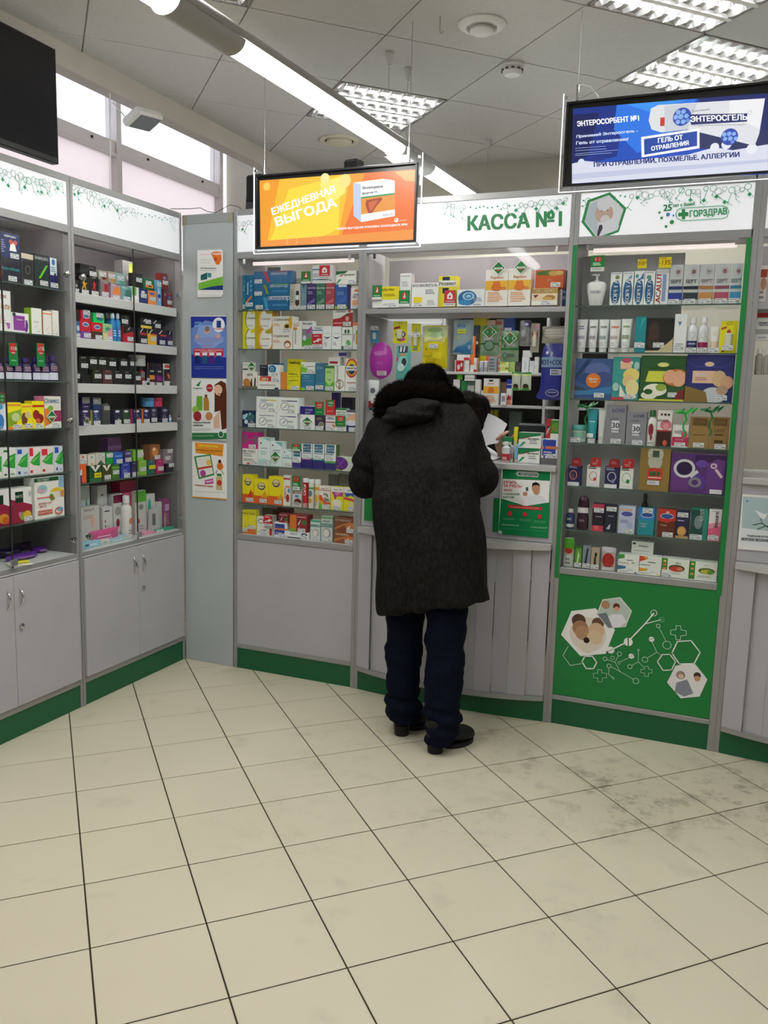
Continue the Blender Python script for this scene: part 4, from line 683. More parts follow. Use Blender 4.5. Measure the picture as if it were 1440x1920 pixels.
b|2762,118,787,87,0|eef2ea|r0,5,20,100,3a8a2a;e10,85,6,6,e8d080;e10,60,6,6,e8a060;e10,32,6,6,e8a060;e62,54,30,16,4a6a30;e62,50,22,12,c8c040;e76,48,12,10,6a9a30;t60,84,7,9a9,Фито;l30,20,90,28,2,bbb|white carton with tropical fruit, green edge
#H|hanging inside the cashier window
k|1120,44,1854,79,30|4a9ac8|r0,80,100,100,dde;e45,45,30,26,8ab;$50,92|small blue blister card
k|1120,23,1505,150,30|a8c84a|r0,60,100,98,d8dce0;l12,68,85,90,2,789;r0,30,100,56,e0dc40;r0,0,100,28,1a7a90|small yellow and teal card by the left post
p|1120,134,1666,191,0|b030a8|e50,70,30,6,c860c0;t42,66,9,d080c8,ВSК;t50,44,8,c868c0,ICE;r38,10,78,22,e0c8e0;l42,12,74,20,2,999|large round violet gel pouch
p|1121,61,1518,145,0|d8dce0|r5,0,95,24,8a2a30;e50,62,24,10,667;r30,30,70,40,eee;r35,16,65,30,e8d8d8|white and red pouch under the violet pouch
k|1256,77,1849,110,0|e8e41c|o48,92,16,5,998,3;p,a02a30,6,62,50,68,50,80,6,72;e55,40,36,16,7a1a40;e60,18,32,8,d8508a;r25,34,80,48,dde|yellow blister card with dark red plug
k|1356,51,1808,139,0|d8d418|e50,75,14,8,aa8;p,a83040,25,40,50,70,60,68,45,38;e60,55,12,14,b03040;r20,4,70,12,888;$60,60|yellow blister card hanging lower
p|1411,135,1724,215,0|e8d820|e40,84,30,10,c8dc88;e60,78,26,9,a8c890;r0,72,100,98,d4dca8;e50,90,30,6,9ab878;p,e8e8a0,10,60,90,60,95,76,5,76;t20,44,8,333,b;e25,36,20,8,e0c818;e70,30,20,8,f0e030;e40,16,24,9,d8c010;e76,14,18,8,e8d428;$50,52|bright yellow glove pack
p|1271,83,1666,172,0|6ac0bc|r20,80,80,98,223;r28,82,42,98,dde;r52,82,62,98,dde;e45,74,8,4,c84;e60,74,8,4,c84;e50,50,34,20,9cd8d4;e62,52,16,12,3a3a44;e40,36,26,12,c8e4e0;e14,60,9,7,c05080|aqua bottle-shaped sachet card
p|1573,106,1795,171,0|9ab0b8|t42,84,13,2a7ab8,dna;r24,60,68,72,c8d020;l28,64,64,68,1,8a9020;p,3a80b8,0,6,90,0,95,40,60,26,20,20;p,5a98c8,20,22,60,28,95,44,95,36,50,16;e30,48,10,5,aa8|grey blue pouch pack with a lime sticker
p|1715,99,1790,148,0|8aa890|e30,88,26,10,6a9a50;e76,84,20,9,5a9050;r0,36,96,42,2a7a3a;o50,34,28,18,3a5a44,4;e50,34,22,13,7a9a8a;r20,50,72,62,b8c0bc;+52,76,74,42,d21|grey green plaster pack under a two-for-one tag, left
p|1816,94,1762,150,0|8aa88c|e84,80,14,12,5a9a48;e12,70,9,14,4a8a40;r0,38,100,44,2a7a3a;t30,52,12,243,b;r40,48,86,60,a8b4ac;o30,20,15,10,566,4;l46,16,90,26,2,667;+56,74,76,44,d21|grey green plaster pack under a two-for-one tag, right
p|1911,55,1837,123,0|8a888c|r20,74,100,98,2a2060;e62,84,16,6,c8c8d8;e40,50,24,14,a8a8b0;l10,20,80,30,2,778|grey pouch with navy header
k|1968,42,1808,137,0|9a9488|r10,50,80,70,8a3038;e45,66,20,6,c8c0b8;e42,50,28,8,d8c050;t42,30,8,444,MASTER;r55,78,95,96,c898b8;r15,20,80,34,b8b0a8|narrow pouch card with red cords
p|2018,129,1851,81,0|b0aca4|o50,60,50,40,8a867e,3;l10,40,90,80,3,c8c4bc|crumpled clear pouch above the blue pack
p|2011,139,1585,266,0|28308c|r8,58,88,76,7a94b8;t48,67,9,1c2860,HOT+COLD;r42,44,82,55,b8c0d0;l46,46,78,53,2,667;e28,84,5,3,b8b8d0;e44,83,5,3,8a90b8;o52,12,24,7,a0a8d0,3;l36,11,68,14,1,a0a8d0|large royal blue gel pack
p|1884,44,1626,90,0|c8d0c0|r5,80,95,96,d0d880;e50,22,30,14,3a2820;r0,90,100,100,2a7a30;e50,6,40,8,4a9a38|slim clear pouch with green ends, left
p|1930,50,1627,88,0|c8d0c0|r5,80,95,96,d0d880;e50,22,30,14,3a2820;r0,90,100,100,2a7a30;e50,6,40,8,4a9a38|slim clear pouch with green ends, right
#S|upper stock shelf behind the cashier
b|1284,60,1735,70,0|e8e0dc|r10,2,95,98,b02428;e40,40,16,24,dcc;e70,60,12,18,dcc|red and white carton
b|1295,82,1805,33,0|ece8e6|r55,0,98,50,c83038|flat white and red carton on top
b|1347,27,1735,69,0|e8e6e4|l20,30,80,60,3,ccc|plain white carton
b|1404,24,1735,85,0|ece6e2|r0,0,78,18,c03838;r80,0,100,100,c84848;V40,55,20,999,пена|white carton with red edges
j|1438,27,1735,67,0|a8b0b8|l10,10,90,90,1,ccd|silver can, left of pair
j|1466,26,1735,68,0|a8b0b8|l10,10,90,90,1,ccd|silver can, right of pair
b|1498,50,1735,94,0|98a0a0|l5,15,80,85,4,667|grey stacked carton
b|1569,54,1735,32,0|d0dc70|r0,0,100,30,e8ecc0;r60,60,98,90,7a9a3a|lime carton lowest of its pile
b|1569,54,1767,31,0|dce4a0|r0,60,60,100,b8cc50|lime carton topmost of its pile
b|1627,33,1735,69,0|b0d078|l20,10,80,30,2,8a5|pale green carton
b|1666,29,1735,62,0|444|l10,30,90,60,3,777|dark grey carton
b|1702,42,1735,92,0|eef0f2|p,6ab0c0,30,80,55,60,50,20,42,20,46,58|white carton with a teal arc
b|1704,49,1827,39,0|e4e4e4|l10,8,60,12,1,bbb|plain white carton topmost
b|1748,28,1735,70,0|e8e8ea|o45,75,28,14,88a,5|white carton with a small ring
b|1777,24,1735,94,0|eaeaea|l10,30,60,40,2,ccc|white carton partly behind the blue pack
b|1359,88,1735,335,100|ece020|t50,40,20,987,Бифи;r0,0,100,8,c8bc18|yellow carton high on the pile
b|1371,40,1735,283,50|2a3a4a|r0,60,100,66,e8e8e8|dark slate carton standing tall
b|1379,24,1735,216,10|f07838|r0,0,100,20,e8e4e0;r40,80,60,100,eee|orange capped carton on the pile
b|1453,53,1735,317,80|e8c0a8|l5,20,95,80,3,e86850|pale coral carton high on the pile
b|1504,47,1735,324,110|ecd0c0|l5,5,95,95,9,e87858|coral striped carton pile
b|1561,66,1735,337,80|3a5aa8|l5,20,95,80,3,e0e0e8|blue striped carton pile
#S|lower stock shelf behind the cashier
b|1278,42,1540,147,0|e8e8e6|l10,60,80,70,2,bbb|white carton at the left end
b|1300,34,1687,31,0|6ab830||bright green carton on top
b|1329,85,1540,141,0|5a7a68|r0,60,40,98,2a8a48;r50,20,98,80,b8c0b8|green and grey carton
b|1352,64,1681,34,-10|dcdcd8|r0,40,100,60,c0c0bc|grey white roll carton on top
b|1418,34,1540,151,0|e8e6e2|r0,0,100,30,c87850;l20,40,80,50,2,bbb|white carton with brown foot
b|1457,13,1540,86,0|e8e4e0|l20,40,80,50,2,bbb|small white carton
b|1472,95,1540,158,0|f2eee8|r35,88,62,95,333;t50,80,6,e07828,Regulavin;r0,44,100,70,eeb838;p,e07828,28,46,72,46,66,66,36,66;l8,6,85,36,5,e8a880|white and orange carton with a jug, front
b|1561,43,1540,138,40|9a8880|r60,0,80,100,b86a50|taupe carton behind
b|1587,33,1540,72,-20|ececec|r20,30,80,75,99a|tiny white carton with barcode
b|1616,32,1540,155,0|f0eeee|r0,65,100,100,2438a8;l5,78,95,82,1,eee;p,c02838,5,20,95,20,95,42,70,32,50,45,20,32;r5,2,95,22,e88868|white carton with a blue top
#S|lowest visible stock shelf behind the cashier
b|1510,49,1340,169,30|9a9018|r45,0,55,100,333|olive yellow carton under the shelf
b|1632,77,1340,163,30|4a5a50||dull green carton under the shelf
#N|cashier counter
b|1929,108,1275,74,0|eceee8|p,1f7a4a,0,100,100,100,98,84,50,72,15,60,0,55;p,c04030,0,50,20,62,50,74,50,70,20,58;t68,62,14,222,ингарон;p,2f9a6a,0,4,20,40,34,40,14,10;l50,30,90,50,2,aaa;r44,4,82,22,e0e4ea|white and green carton, lower of the pair
b|1929,111,1349,75,0|eceee8|p,1f7a4a,0,100,100,100,98,84,50,72,15,60,0,55;p,c04030,0,50,20,62,50,74,50,70,20,58;t66,58,14,222,ингарон;p,2f9a6a,0,4,20,40,34,40,14,10;l50,30,90,50,2,aaa|white and green carton, upper of the pair
b|2043,84,1275,30,0|6a6a6c|l2,85,98,95,1,888|grey tray box supporting a blue carton
b|2044,80,1305,93,0|eef0f4|r5,12,86,96,3048a8;r0,48,100,62,e07848;r14,0,24,98,3048a8;l14,15,80,34,2,ccd;$64,12|blue and white carton with orange stripe
b|2073,53,1398,93,50|f0f2ea|r0,26,100,96,4a8a30;e50,60,40,24,6aa040;r14,50,60,54,c85030|green carton on the counter
b|2049,22,1398,95,50|b83038|t50,40,40,f0e0e0,7|red carton with a white seven
b|1836,51,1275,120,40|1f7a4a|r5,0,95,30,d8dcd0;l5,60,95,80,1,bdb|green leaflet carton behind the bottle
b|1889,18,1275,171,60|e8e030|l10,20,90,60,3,eee|yellow carton behind the tubes
o|1843,42,1275,99,0|e4e6e4|r0,6,100,40,c03848;l15,12,85,24,2,edd;r0,60,100,75,ddd|white roll-on bottle with red label
t|1886,15,1275,83,0|c8ccd4|r10,10,90,90,9098a8;r30,20,80,50,b04048|slim grey tube
t|1905,20,1275,91,0|a8c8e0|r10,10,90,90,88b8dc|slim light blue tube
#Q|top shelf of the right cashier window
b|2950,27,2027,152,0|ece4de|r0,68,100,90,b04030;e60,50,40,18,c08868;l10,10,90,30,2,999|white carton with red band and a face
#Q|window of the right cashier bay
b|2950,51,1964,18,0|c02028||flat red strip box
b|2950,59,1867,95,0|ececec|t60,72,18,445,прием;l20,60,95,66,1,889;r0,26,100,48,b0b0b0;l20,8,95,14,2,889|white notice box with grey band
#Q|shelf in the right cashier bay
o|2960,32,1720,111,0|a8a8a0||cloudy glass bottle, left
o|2994,21,1720,104,0|a8a8a0||cloudy glass bottle, right
'''
ART = r'''
#green_art
P f2f2f2 32.5 310 75.6 434.6 188 462.7 284.2 370.4 248.7 246.7 130.7 217.3
C e4dcd0 159.5 330.1 86.8
C 5a4438 113 391.6 33.7
C a87c60 122.5 355.9 38.1
C b8906f 135.6 334.5 36.5
C 6a5040 203.4 389.9 28.8
C d8b898 198.3 354.7 37.5
C dcc4a4 193.2 319.4 36.1
C e4d8c8 159.5 268.3 32.1
C 2a1a18 155.4 300.2 14.6
P d8d8cc 193.4 434.4 217.7 509.8 298.8 531 355.8 470.6 332.8 390.7 253.1 372.2
P b8c8c0 199.1 436.7 221.6 504.9 296.3 524.7 349.5 469.8 328.9 396.2 255.6 378.7
C b08868 233.7 485.2 20
C 6a3020 284 484 15.6
C e0a888 286.2 472.2 11.3
P e8e8f0 227.2 416 268.7 444.2 311.2 449.8 334.7 415.2 301.2 383.4 254 380
P 788088 199.2 435.2 239.6 448.1 272.8 379.5 252.8 376.8
P e8e8ea 534.8 150.5 566.3 236.7 645.6 263.9 707.8 193.7 680.9 107.3 600 84.4
C a08878 591.8 195.8 20.2
C d8c0b0 593.6 190.1 11.4
C 4a3a34 663.5 205.1 15.9
C c89878 664.6 190.4 13.2
P 8a8e9c 572 111.4 575.5 157.2 621.6 179.7 653.2 117.6 614.2 95.9
S cfe8d8 3 70.8 258.4 47.3 208.7 86 163.5 137.3 180.9
S f0f4f0 6.6 152.8 220.7 187.9 226 210.1 198.3 197.5 165.3 162.4 159.8 140.4 191.5 152.7 222.2
S f0f4f0 6.1 546.4 295 566.7 353.8 624.6 365.8 667.1 316.7 646 259.5 582.6 248.2 546.4 295
S f0f4f0 5.4 513.6 205.9 485.2 244.5 504.8 281.3 537.4 287.7 564.9 256.7 550.8 214.8 513.6 205.9
S f0f4f0 6.5 272.6 269.5 348 322.4 418.9 418.9 452.7 471.9
S f0f4f0 4.1 419 417.5 487.6 446.8
O f0f4f0 3.4 454 474.3 15
O 8ac8a0 2.7 489.6 447 12.3
C f0f4f0 348.8 320.2 20.4
P 0a7a3c 344.6 340.9 350.2 341.7 353 299.6 347.4 298.8
C f0f4f0 271.2 269.2 17.1
S 0a7a3c 2.8 258.8 259.7 283.7 277.2
O f0f4f0 2.7 477.4 415.6 9.5
S e0f0e4 2 482.2 406.6 517.4 346.7
O e0f0e4 2.7 522 330.2 19.6
C f0f4f0 452.3 347.9 12.4
S 0a7a3c 2.1 441.4 345.6 462.4 353.1
S e0f0e4 2 456 335.6 480 289.6 438.5 254.7
S e0f0e4 2.1 480 289.6 501.6 277.1
O e0f0e4 2.8 430 245.8 13.9
O cfe8d8 2.9 312.3 256.2 10.7
O cfe8d8 2.9 282.2 232.5 9.3
O e0f0e4 2.9 248 222.7 10.1
S e0f0e4 2.1 308.7 245.7 295 212.9 256.9 221
S e0f0e4 2.1 295 212.9 322.3 169.5
S e0f0e4 2.1 277.8 188.7 384.8 142.7
O e0f0e4 2.9 268.2 190.3 10.8
O e0f0e4 2.8 395.9 136.1 14.7
S e0f0e4 2.2 269 178.1 268.7 148.7 286.8 137.6
O e0f0e4 2.1 292.1 133.9 5.7
S cfe8d8 2.2 217.4 163.8 235.5 166.6 236.5 151.3 259.8 151.9 261.1 130.4 241 125.6 242.2 107.1 221.1 103.7 220 122.2 199.5 120.4 198.2 142 218.4 146.8 217.4 163.8
O e0f0e4 2.1 313 212.6 6.4
S e0f0e4 2.1 319.1 218.2 358.7 245.6
C f0f4f0 367.4 253.8 12.6
S 0a7a3c 2.1 358.4 250.2 377.7 259.2
O e0f0e4 2.1 397 287.8 5.5
S e0f0e4 2.1 397.5 280.3 400.8 231.5 373.9 209.8
S e0f0e4 2.1 400.8 231.5 426.2 208.8
O e0f0e4 2.8 364.4 202.2 11.3
S cfe8d8 2.1 431.5 214.2 446.8 216.6 449.1 203.3 465.2 202.8 466.2 187.8 450.4 183.8 450.2 167 434.8 166.1 432.4 180.9 415.4 181.3 414.4 196.3 431 200.5 431.5 214.2
S e0f0e4 2.7 554.5 428.3 574.7 429.6 578.8 411 600.5 409.6 602 389.1 579.5 383 578.2 363.6 559.3 362.4 556.4 382.7 534.5 384.1 533.2 403.2 555.9 409.3 554.5 428.3
#orange_screen
P f5762a 12.7 297.1 774.2 291.5 782.8 0.4 19.9 3.2
P fba31e 12.7 297.1 539.8 293.2 417.6 0.6 19.9 3.2
P fdc62a 117.3 295.8 469.8 293.2 411 -0.3 49.7 3.2
P fee23a 165.8 250 424.8 289.1 416.3 64.4 230.2 1.8 63.8 10.3
P fff27a 320.5 262.6 457 292.4 445.7 215.1 361.7 169.5
C ffe98a 444.6 266.6 28.4
C ffd45a 50.8 269 18.2
C fff0a0 346.5 283.4 22.4
P fdb060 677.1 287.7 773.1 288.3 774.7 240.3 727.2 249
P f89a40 19.8 29.9 364.1 38.3 781.2 47.1 782.8 0.4 19.9 3.2
T ffffff 83.9 135.9 400.2 215.1 74.5 171.5 ЕЖЕДНЕВНАЯ
T ffffff 106.7 83.8 411.2 154.2 92.3 129.6 ВЫГОДА
P c8d4f0 484.8 254.4 520.7 248.1 527.1 88.4 489.8 117.2
P fdfdfd 520.7 248.1 680.6 251.6 685 105.7 527.1 88.4
P fdfdfd 484.7 256.1 628.4 262.8 680.6 251.6 520.7 247
T 444444 528.9 223.7 626.3 224.6 528.6 236.5 Эссенциале
T 444444 529.4 201.5 598.8 204.4 529.2 212.6 форте Н
P 2a9a5a 523.3 193.6 682.1 201.3 682.3 194.8 523.4 186.9
P f09a3a 523.4 186.9 682.3 194.8 684.2 133.3 526.3 120.9
P b0401c 549 179.8 621.2 186.5 624.5 177.4 597.1 150.3 575.8 121 559.9 124.6 546.4 158.8
P d86a3a 558.8 169.2 605.8 177.5 581.6 140.1 569.3 129.7
P fdfdfd 526.3 120.9 684.2 133.3 685 105.7 527.1 88.4
T 6a6ab0 632.8 106.9 676.2 109.5 632.5 115.2 МЕД
C ffffff 692.9 88.8 9.3
P f5762a 686.5 96.9 695.3 93.1 689.3 84.6
T ffe0c8 704.9 81 741.6 83 704.6 89.3 санофи
T ffffff 413.8 60 744.1 62.6 413.6 70.2 НОВАЯ ВЫГОДНАЯ УПАКОВКА ЭССЕНЦИАЛЕ №90
O ffd890 2.7 185.5 22.9 27.4
O ffc070 2.7 304.4 17.9 16.1
#blue_screen
P 1a50c0 6.8 294.8 726.4 278.7 750.7 -9.5 19.5 4.8
P 12308a 6.8 294.8 213.1 291.1 191.4 97.9 16 65.7
P 0e1c5c 8.1 272 111.1 270.6 79.8 112.4 18.4 65.5
P 2a78e8 178.9 291.8 477.5 285 409.9 179.2 270.9 102.8 173.3 200.4
P 3a98f8 213.1 291.1 445.3 286.1 305.4 254.5
P 14246a 477.4 286.1 726.4 278.7 743.5 75.7 619.5 85.7
P 202c60 441 198.1 737.3 149.9 743.5 75.7 491.3 101.6
P dfe3f2 14.9 83 63.4 89.7 122.9 80.6 192.9 75.3 295.1 78.6 460.4 82.3 555.2 101.7 619.5 85.7 741.7 96.9 749.6 3.8 19.5 4.8
P c8cee8 17.3 42.5 240.8 43.5 746.2 43.8 747.1 33.1 18.7 19.3
C e8ecf8 596.7 109 17.9
C e8ecf8 555.2 101.7 16
C f0f2fa 686.7 85.6 18.5
C e0e6f6 51.8 86 13.1
P e4e6ea 310.3 265 337.2 276 717.8 261.4 708 136.7 696.1 95.4 453.5 175.3 355.5 173.1 318.4 187.4 304.9 221.6
P d0d4dc 359.5 271 478.8 267.2 453.5 175.3 369.2 173
P f4f5f8 594.7 266.1 716.9 260.5 709.2 152.4 598.7 215.4
P d03a34 348.2 228.5 364.8 228.1 365.9 196.3 349.4 196.7
T ffffff 28.7 224.7 268.3 225.1 25.8 244.9 ЭНТЕРОСОРБЕНТ №1
T d8e4ff 27.3 178.2 265.7 180 27.7 191.9 Принимай Энтеросгель -
T d8e4ff 27.1 152 230.9 150.7 28 166.8 Гель от отравления!
S a8b8e0 1.8 25.9 140.7 145.4 139.9
S a8b8e0 1.8 26.5 131.5 149 129.5
S a8b8e0 1.8 27.2 118.8 192.8 121.4
S a8b8e0 1.8 27.5 113.1 170.3 112
C 2a4ab0 428.3 223.7 33.7
C 2a4ab0 605.1 135.1 30.4
C 8ab4f0 413.5 241.3 8.7
C 8ab4f0 432.4 242.2 8.7
C 8ab4f0 405.5 224.2 8.8
C 8ab4f0 423.9 224.6 9.9
C 8ab4f0 444.5 224.8 8.6
C 8ab4f0 414.4 206 8.3
C 8ab4f0 434 205.3 8.7
C 6a94e0 450 208.1 7.1
C 8ab4f0 586.1 144.7 7.9
C 8ab4f0 603.2 145.9 7.9
C 8ab4f0 620 144.4 7.3
C 8ab4f0 590 128.3 7.3
C 8ab4f0 608.3 128.4 8.3
C 8ab4f0 627.6 126.7 7.3
C 6a94e0 617.1 115.3 6.3
T 444a60 465.1 236.3 526.2 237.4 464.5 244.5 Биолиния
P 1a2a6a 457.6 229 660.8 213.7 662.2 184.1 463.2 190.7
T ffffff 462.3 201.5 661.7 190.4 459.7 222.3 ЭНТЕРОСГЕЛЬ
T 5a5a66 469.1 183.6 659.2 170.1 468.6 190.2 Полиметилсилоксана полигидрат
S 7a8098 1 675.6 219.6 669.3 221.8 663.1 217.2 665.2 210.1 672.5 208.4 676.2 213.3 675.6 219.6
P ffffff 281 162 495.4 175.3 501 101.9 288 84.8
P 1c48a8 292.3 153.3 487.6 165.8 491.7 111.3 297.5 94
T ffffff 347.1 134.3 437.2 139.8 344.8 152.1 ГЕЛЬ ОТ
T ffffff 324 106.9 460.5 117.7 321.2 123.2 ОТРАВЛЕНИЯ
T 20307a 105.4 60.2 646.7 56.8 102.3 81 ПРИ ОТРАВЛЕНИИ, ПОХМЕЛЬЕ, АЛЛЕРГИИ
#kassa_sign
T 2a9a55 528.9 76.9 974.1 77.5 526.1 144.4 КАССА №1
#logo_sign
P 2a9a50 10.1 89.1 31.7 183.3 128.8 211.9 205.4 138.6 178.2 38.5 80.5 5.9
P f0f2f2 24.3 90.5 43.1 174.2 125.3 199.6 193 135.1 169.2 46.3 83 18.5
P c8d8dc 26.3 93.6 45.8 166.6 77.3 180.6 84.2 69.4 84.8 24.8
C d8b8a4 108.9 120.9 40.7
C f0f0ee 106.4 161 30
C e8e6e2 115 93.2 21.4
C 8a6a5a 97.4 134.2 3.2
C 8a6a5a 123 134.8 3.3
P f4f4f6 87.1 74.6 144.6 98 178.6 64.8 171.3 46.2 83 18.5
P 3a3a44 90.5 71.2 103.3 73.8 106.5 57.8 93.3 26.6 83 18.5 85.5 48.2
T 2a8a50 363.9 117.3 397.3 118.5 362.1 144 25
T 3a9a60 401.4 131.5 491.1 134.5 400.4 145.9 лет с Вами!
C 3a9a55 347 112.1 5.1
C 3a8ad0 383.3 101.9 8.2
C 3a9a55 357.8 88.9 6.1
C 3a8ad0 406 96.6 4
C 2a9a50 401.9 69.2 9.1
C 2a9a50 378.8 51.9 6.1
S 7ac898 4 437 125.4 599.3 126.2 621.2 119 630.3 100.5 624.3 78.9 608.3 73.7 446 72 423 83.4 415.6 102.2 422.4 120.2 437 125.4
P 2a9a50 438.3 121.3 452.3 121.5 454.3 108.2 467.3 107.5 468.5 91.2 455.6 90.9 455.5 77.7 442.5 78.3 441.5 91.6 426.5 91.4 425.4 106.8 439.4 107
T 4aa86a 475.3 80.7 623.9 84.9 471.9 113.3 ГОРЗДРАВ
#panthenol_poster
P f4f4f4 106.7 2343.6 269.4 2337.4 268.9 2104.4 104.9 2109.2
P f07a30 190.6 2324.2 209.4 2332.9 256 2331.1 261.1 2292 245.5 2263.7 224.7 2264.4 209.3 2293.8
T ffffff 198.9 2315.4 253.9 2313.4 199 2326.5 АКЦИЯ
T e07a70 120.2 2317.4 183.3 2315.2 120.3 2323.4 ДОКТОР
C c84a2a 221.7 2293.4 10.4
T 3a4450 122.9 2242.7 225.7 2239.6 122.9 2252.2 Д.Пантенол
S b8c0c8 2.1 123.2 2292.5 188.4 2290.3
S b8c0c8 2.1 123.1 2277.9 188.3 2275.8
S b8c0c8 2.1 122.8 2235 224.6 2232
P 2a6a70 124.8 2210.8 167.1 2225.1 166.9 2188.2 124.6 2183.2
P 4a9a9a 169.1 2221.6 194.3 2220.9 194.2 2198.6 169 2197.6
P 7ac040 107.5 2168.1 269.1 2200 269 2154 107.2 2133.5
P 243a80 107.2 2132.6 198.2 2148.8 269 2154 269 2128.4
T dddddd 113.5 2117.8 250.2 2115 113.6 2124.7 средство для кожи
#clinic_poster
P 26389a 56.8 1989.4 289.4 1987.2 288.9 1654.6 58.1 1654
P 6a8ad0 60.5 1924.3 155 1967.6 289.3 1940.7 289.1 1766.9 185.8 1765.9 59.2 1782.6
P 8aa8e0 112.2 1941.6 228.8 1941 270.4 1854 175.3 1801.1 79.3 1853.6
C eef2fa 240.3 1942.7 39.7
P 20408a 226.8 1965.3 256.1 1965.1 256 1927 226.6 1927.1
T d03040 205.5 1915 278.9 1914.7 205.6 1925.4 В ПОДАРОК
T 7ab0e8 82.2 1948.8 128.3 1948.5 82.3 1961.1 АКВА
T 7ab0e8 82.1 1931.2 128.2 1931 82.2 1944.4 МАРИС
P 8a9ad0 75.1 1862.5 95.7 1878.4 133.1 1874.8 165.1 1880.1 207.5 1874.8 254.8 1880.1 278.8 1869.6 249.5 1852.2 207.3 1845.1 207.2 1814.4 127.4 1814 127.6 1844.9 90.1 1850.1
C d8a890 165.3 1909.9 18
C 8a7468 165.4 1920.4 14.8
C d8a890 95.7 1878.4 11.8
C d8a890 237 1881.8 11.5
P c8304a 73.6 1813.8 272.4 1814.8 272.3 1771.1 73.2 1766.7
T ffffff 81 1800.5 266.1 1801.6 81.1 1808.5 ПРИ ПОКУПКЕ 2-Х ЛЮБЫХ ПРОДУКТОВ
T ffffff 121.9 1791.9 223 1792.6 121.9 1799 В ПОДАРОК
P e8ecf4 83.1 1791.6 115.4 1791.9 115.1 1752 82.8 1751.7
P e8ecf4 132.6 1792 164.6 1792.2 164.4 1752.5 132.3 1752.2
P e8ecf4 179.5 1792.3 211.3 1792.5 211.2 1753 179.3 1752.6
P e8ecf4 226.1 1792.6 257.7 1792.8 257.6 1753.4 226 1753.1
P 1c2c6a 83 1775.7 115.3 1775.9 115 1731.6 82.6 1731.2
P 2a5a7a 132.5 1776.1 164.6 1776.3 164.3 1732.2 132.2 1731.8
P 5a2a7a 179.5 1776.5 211.3 1776.7 211.1 1732.7 179.2 1732.3
P 1c3a8a 226.1 1776.8 257.7 1777.1 257.5 1733.3 225.9 1732.9
S 8a9ad8 2.2 78.1 1713.3 272.2 1715.9
S 8a9ad8 2.2 78 1702.6 272.2 1705.3
#shampoo_poster
P ecf0f0 60.1 1641.5 288.9 1647.6 290.4 1316.8 59.4 1304.2
P 2f7a48 59.7 1342.7 290.5 1352.7 290.4 1316.8 59.4 1304.2
P 5a2c1c 212.7 1616 254.1 1639.9 285.7 1626.4 290.8 1573.5 290.5 1377.8 258.7 1367.5 248.4 1474.5 211.1 1464.3
C e8c0a8 236 1589.9 27.5
P e8c0a8 214.8 1598.3 240.3 1607.7 248.6 1554.7 222.1 1562.9
P e0b8a0 203.4 1428.2 243.1 1474.4 248.1 1376 205.3 1374.2
C 8a3020 240.2 1566.9 4.2
P 2a8a50 86 1608.8 125.1 1639.1 109.8 1604.8
T 2a7a48 68.4 1587.7 131.2 1589.2 68.5 1598.5 organic
C b02838 179.6 1597.5 22.4
T f4e4e4 163.5 1593.5 195.6 1594.3 163.6 1600.7 новинка
P 6ab040 94.2 1550.6 131 1551.6 132.8 1497.7 128.3 1470.5 95.7 1469.5 89.5 1505.4
C 9ac850 84.9 1473.6 21.7
P b8883a 139.6 1542.8 169.7 1543.7 176 1517 175.8 1472.1 139.1 1470.9
P 6a3a1a 148.3 1561 163.3 1561.4 163.2 1543.5 148.2 1543.1
C a02a38 97.7 1437.9 28.2
C c8885a 175.6 1440.7 23.6
P e8e0e0 123.8 1443.3 151.9 1444.3 151.7 1410 123.5 1408.9
T 5a6a60 66.7 1394 184 1398.6 66.8 1406.8 Сохрани летнее
T 5a6a60 66.6 1379.4 135.3 1382.2 66.7 1389.5 сияние
S 9aa89e 2.2 66.5 1366.7 183.8 1371.5
S 9aa89e 2.2 66.4 1357.6 183.8 1362.5
S cfe0d0 2.2 68.3 1324.8 205.2 1332.7
C e8ece8 254.4 1343.9 19.1
C 2a6a40 254.4 1343.9 14.9
#vitamin_poster
P f0f2f0 61.5 1293.3 290.4 1293.4 292 980.9 60.9 976.9
P e89a30 79 1288.7 271.3 1288.9 264.7 1218.9 82.9 1230.2
T f8e84a 105.1 1268 232.8 1267.1 105.2 1279 ПРИ ПОКУПКЕ
T 8a3a10 87.4 1243.3 256.2 1242.9 87.5 1253.4 витаминов для детей
T 8a3a10 128.9 1232.6 210.1 1231.4 128.9 1240.8 В ПОДАРОК
P 3a8a50 71.7 1208.4 185.3 1228.3 209.6 1110.9 103.7 1080.2
P e8ece4 84.9 1202.7 178.8 1218.8 202.1 1119.6 110.4 1091.8
P c8483a 95.4 1145.3 193.6 1164.9 195.8 1154 97.5 1133.4
C b04a98 132.5 1115.3 19.6
C e8c868 172.1 1180.1 17.3
C d8782a 247.5 1162.6 21.4
C 4a2a1a 245.4 1189.7 10.7
S 3a2a1a 4.3 228.1 1139.5 219.4 1120.7
S 3a2a1a 4.3 258.1 1137.7 270.9 1120.3
P c03a90 143.2 1077.3 202 1090.3 204 1062.9 145.2 1053.4
T f8e0f0 149.6 1061.1 198.6 1069.9 149.7 1072.2 подарок
P 3a8a3a 225.8 1121.1 258.1 1121.3 258 1106.7 225.8 1106.5
P c8b890 221.5 1102.5 262.3 1103.3 262.1 1027.4 221.2 1029.1
C c8382a 242.9 1069.1 16.1
T c04a3a 77 1039.5 201.7 1038.8 77 1048.8 за лакомством в подарок
S b8c0b8 2.2 76.7 1009.7 279.2 1014.9
P e8a030 60.9 978.7 292 982.8 292 977.3 60.9 973.1
#card_poster
P 12834a 1875.6 1246.8 2106.7 1248 2114.3 1053.9 2113.7 924.6 1867.6 923.4 1872.9 1096.1
P f2f4f4 1877.9 1197.8 2107.1 1202.4 2108.5 1098.6 1997.6 1072.8 1876.3 1099.8
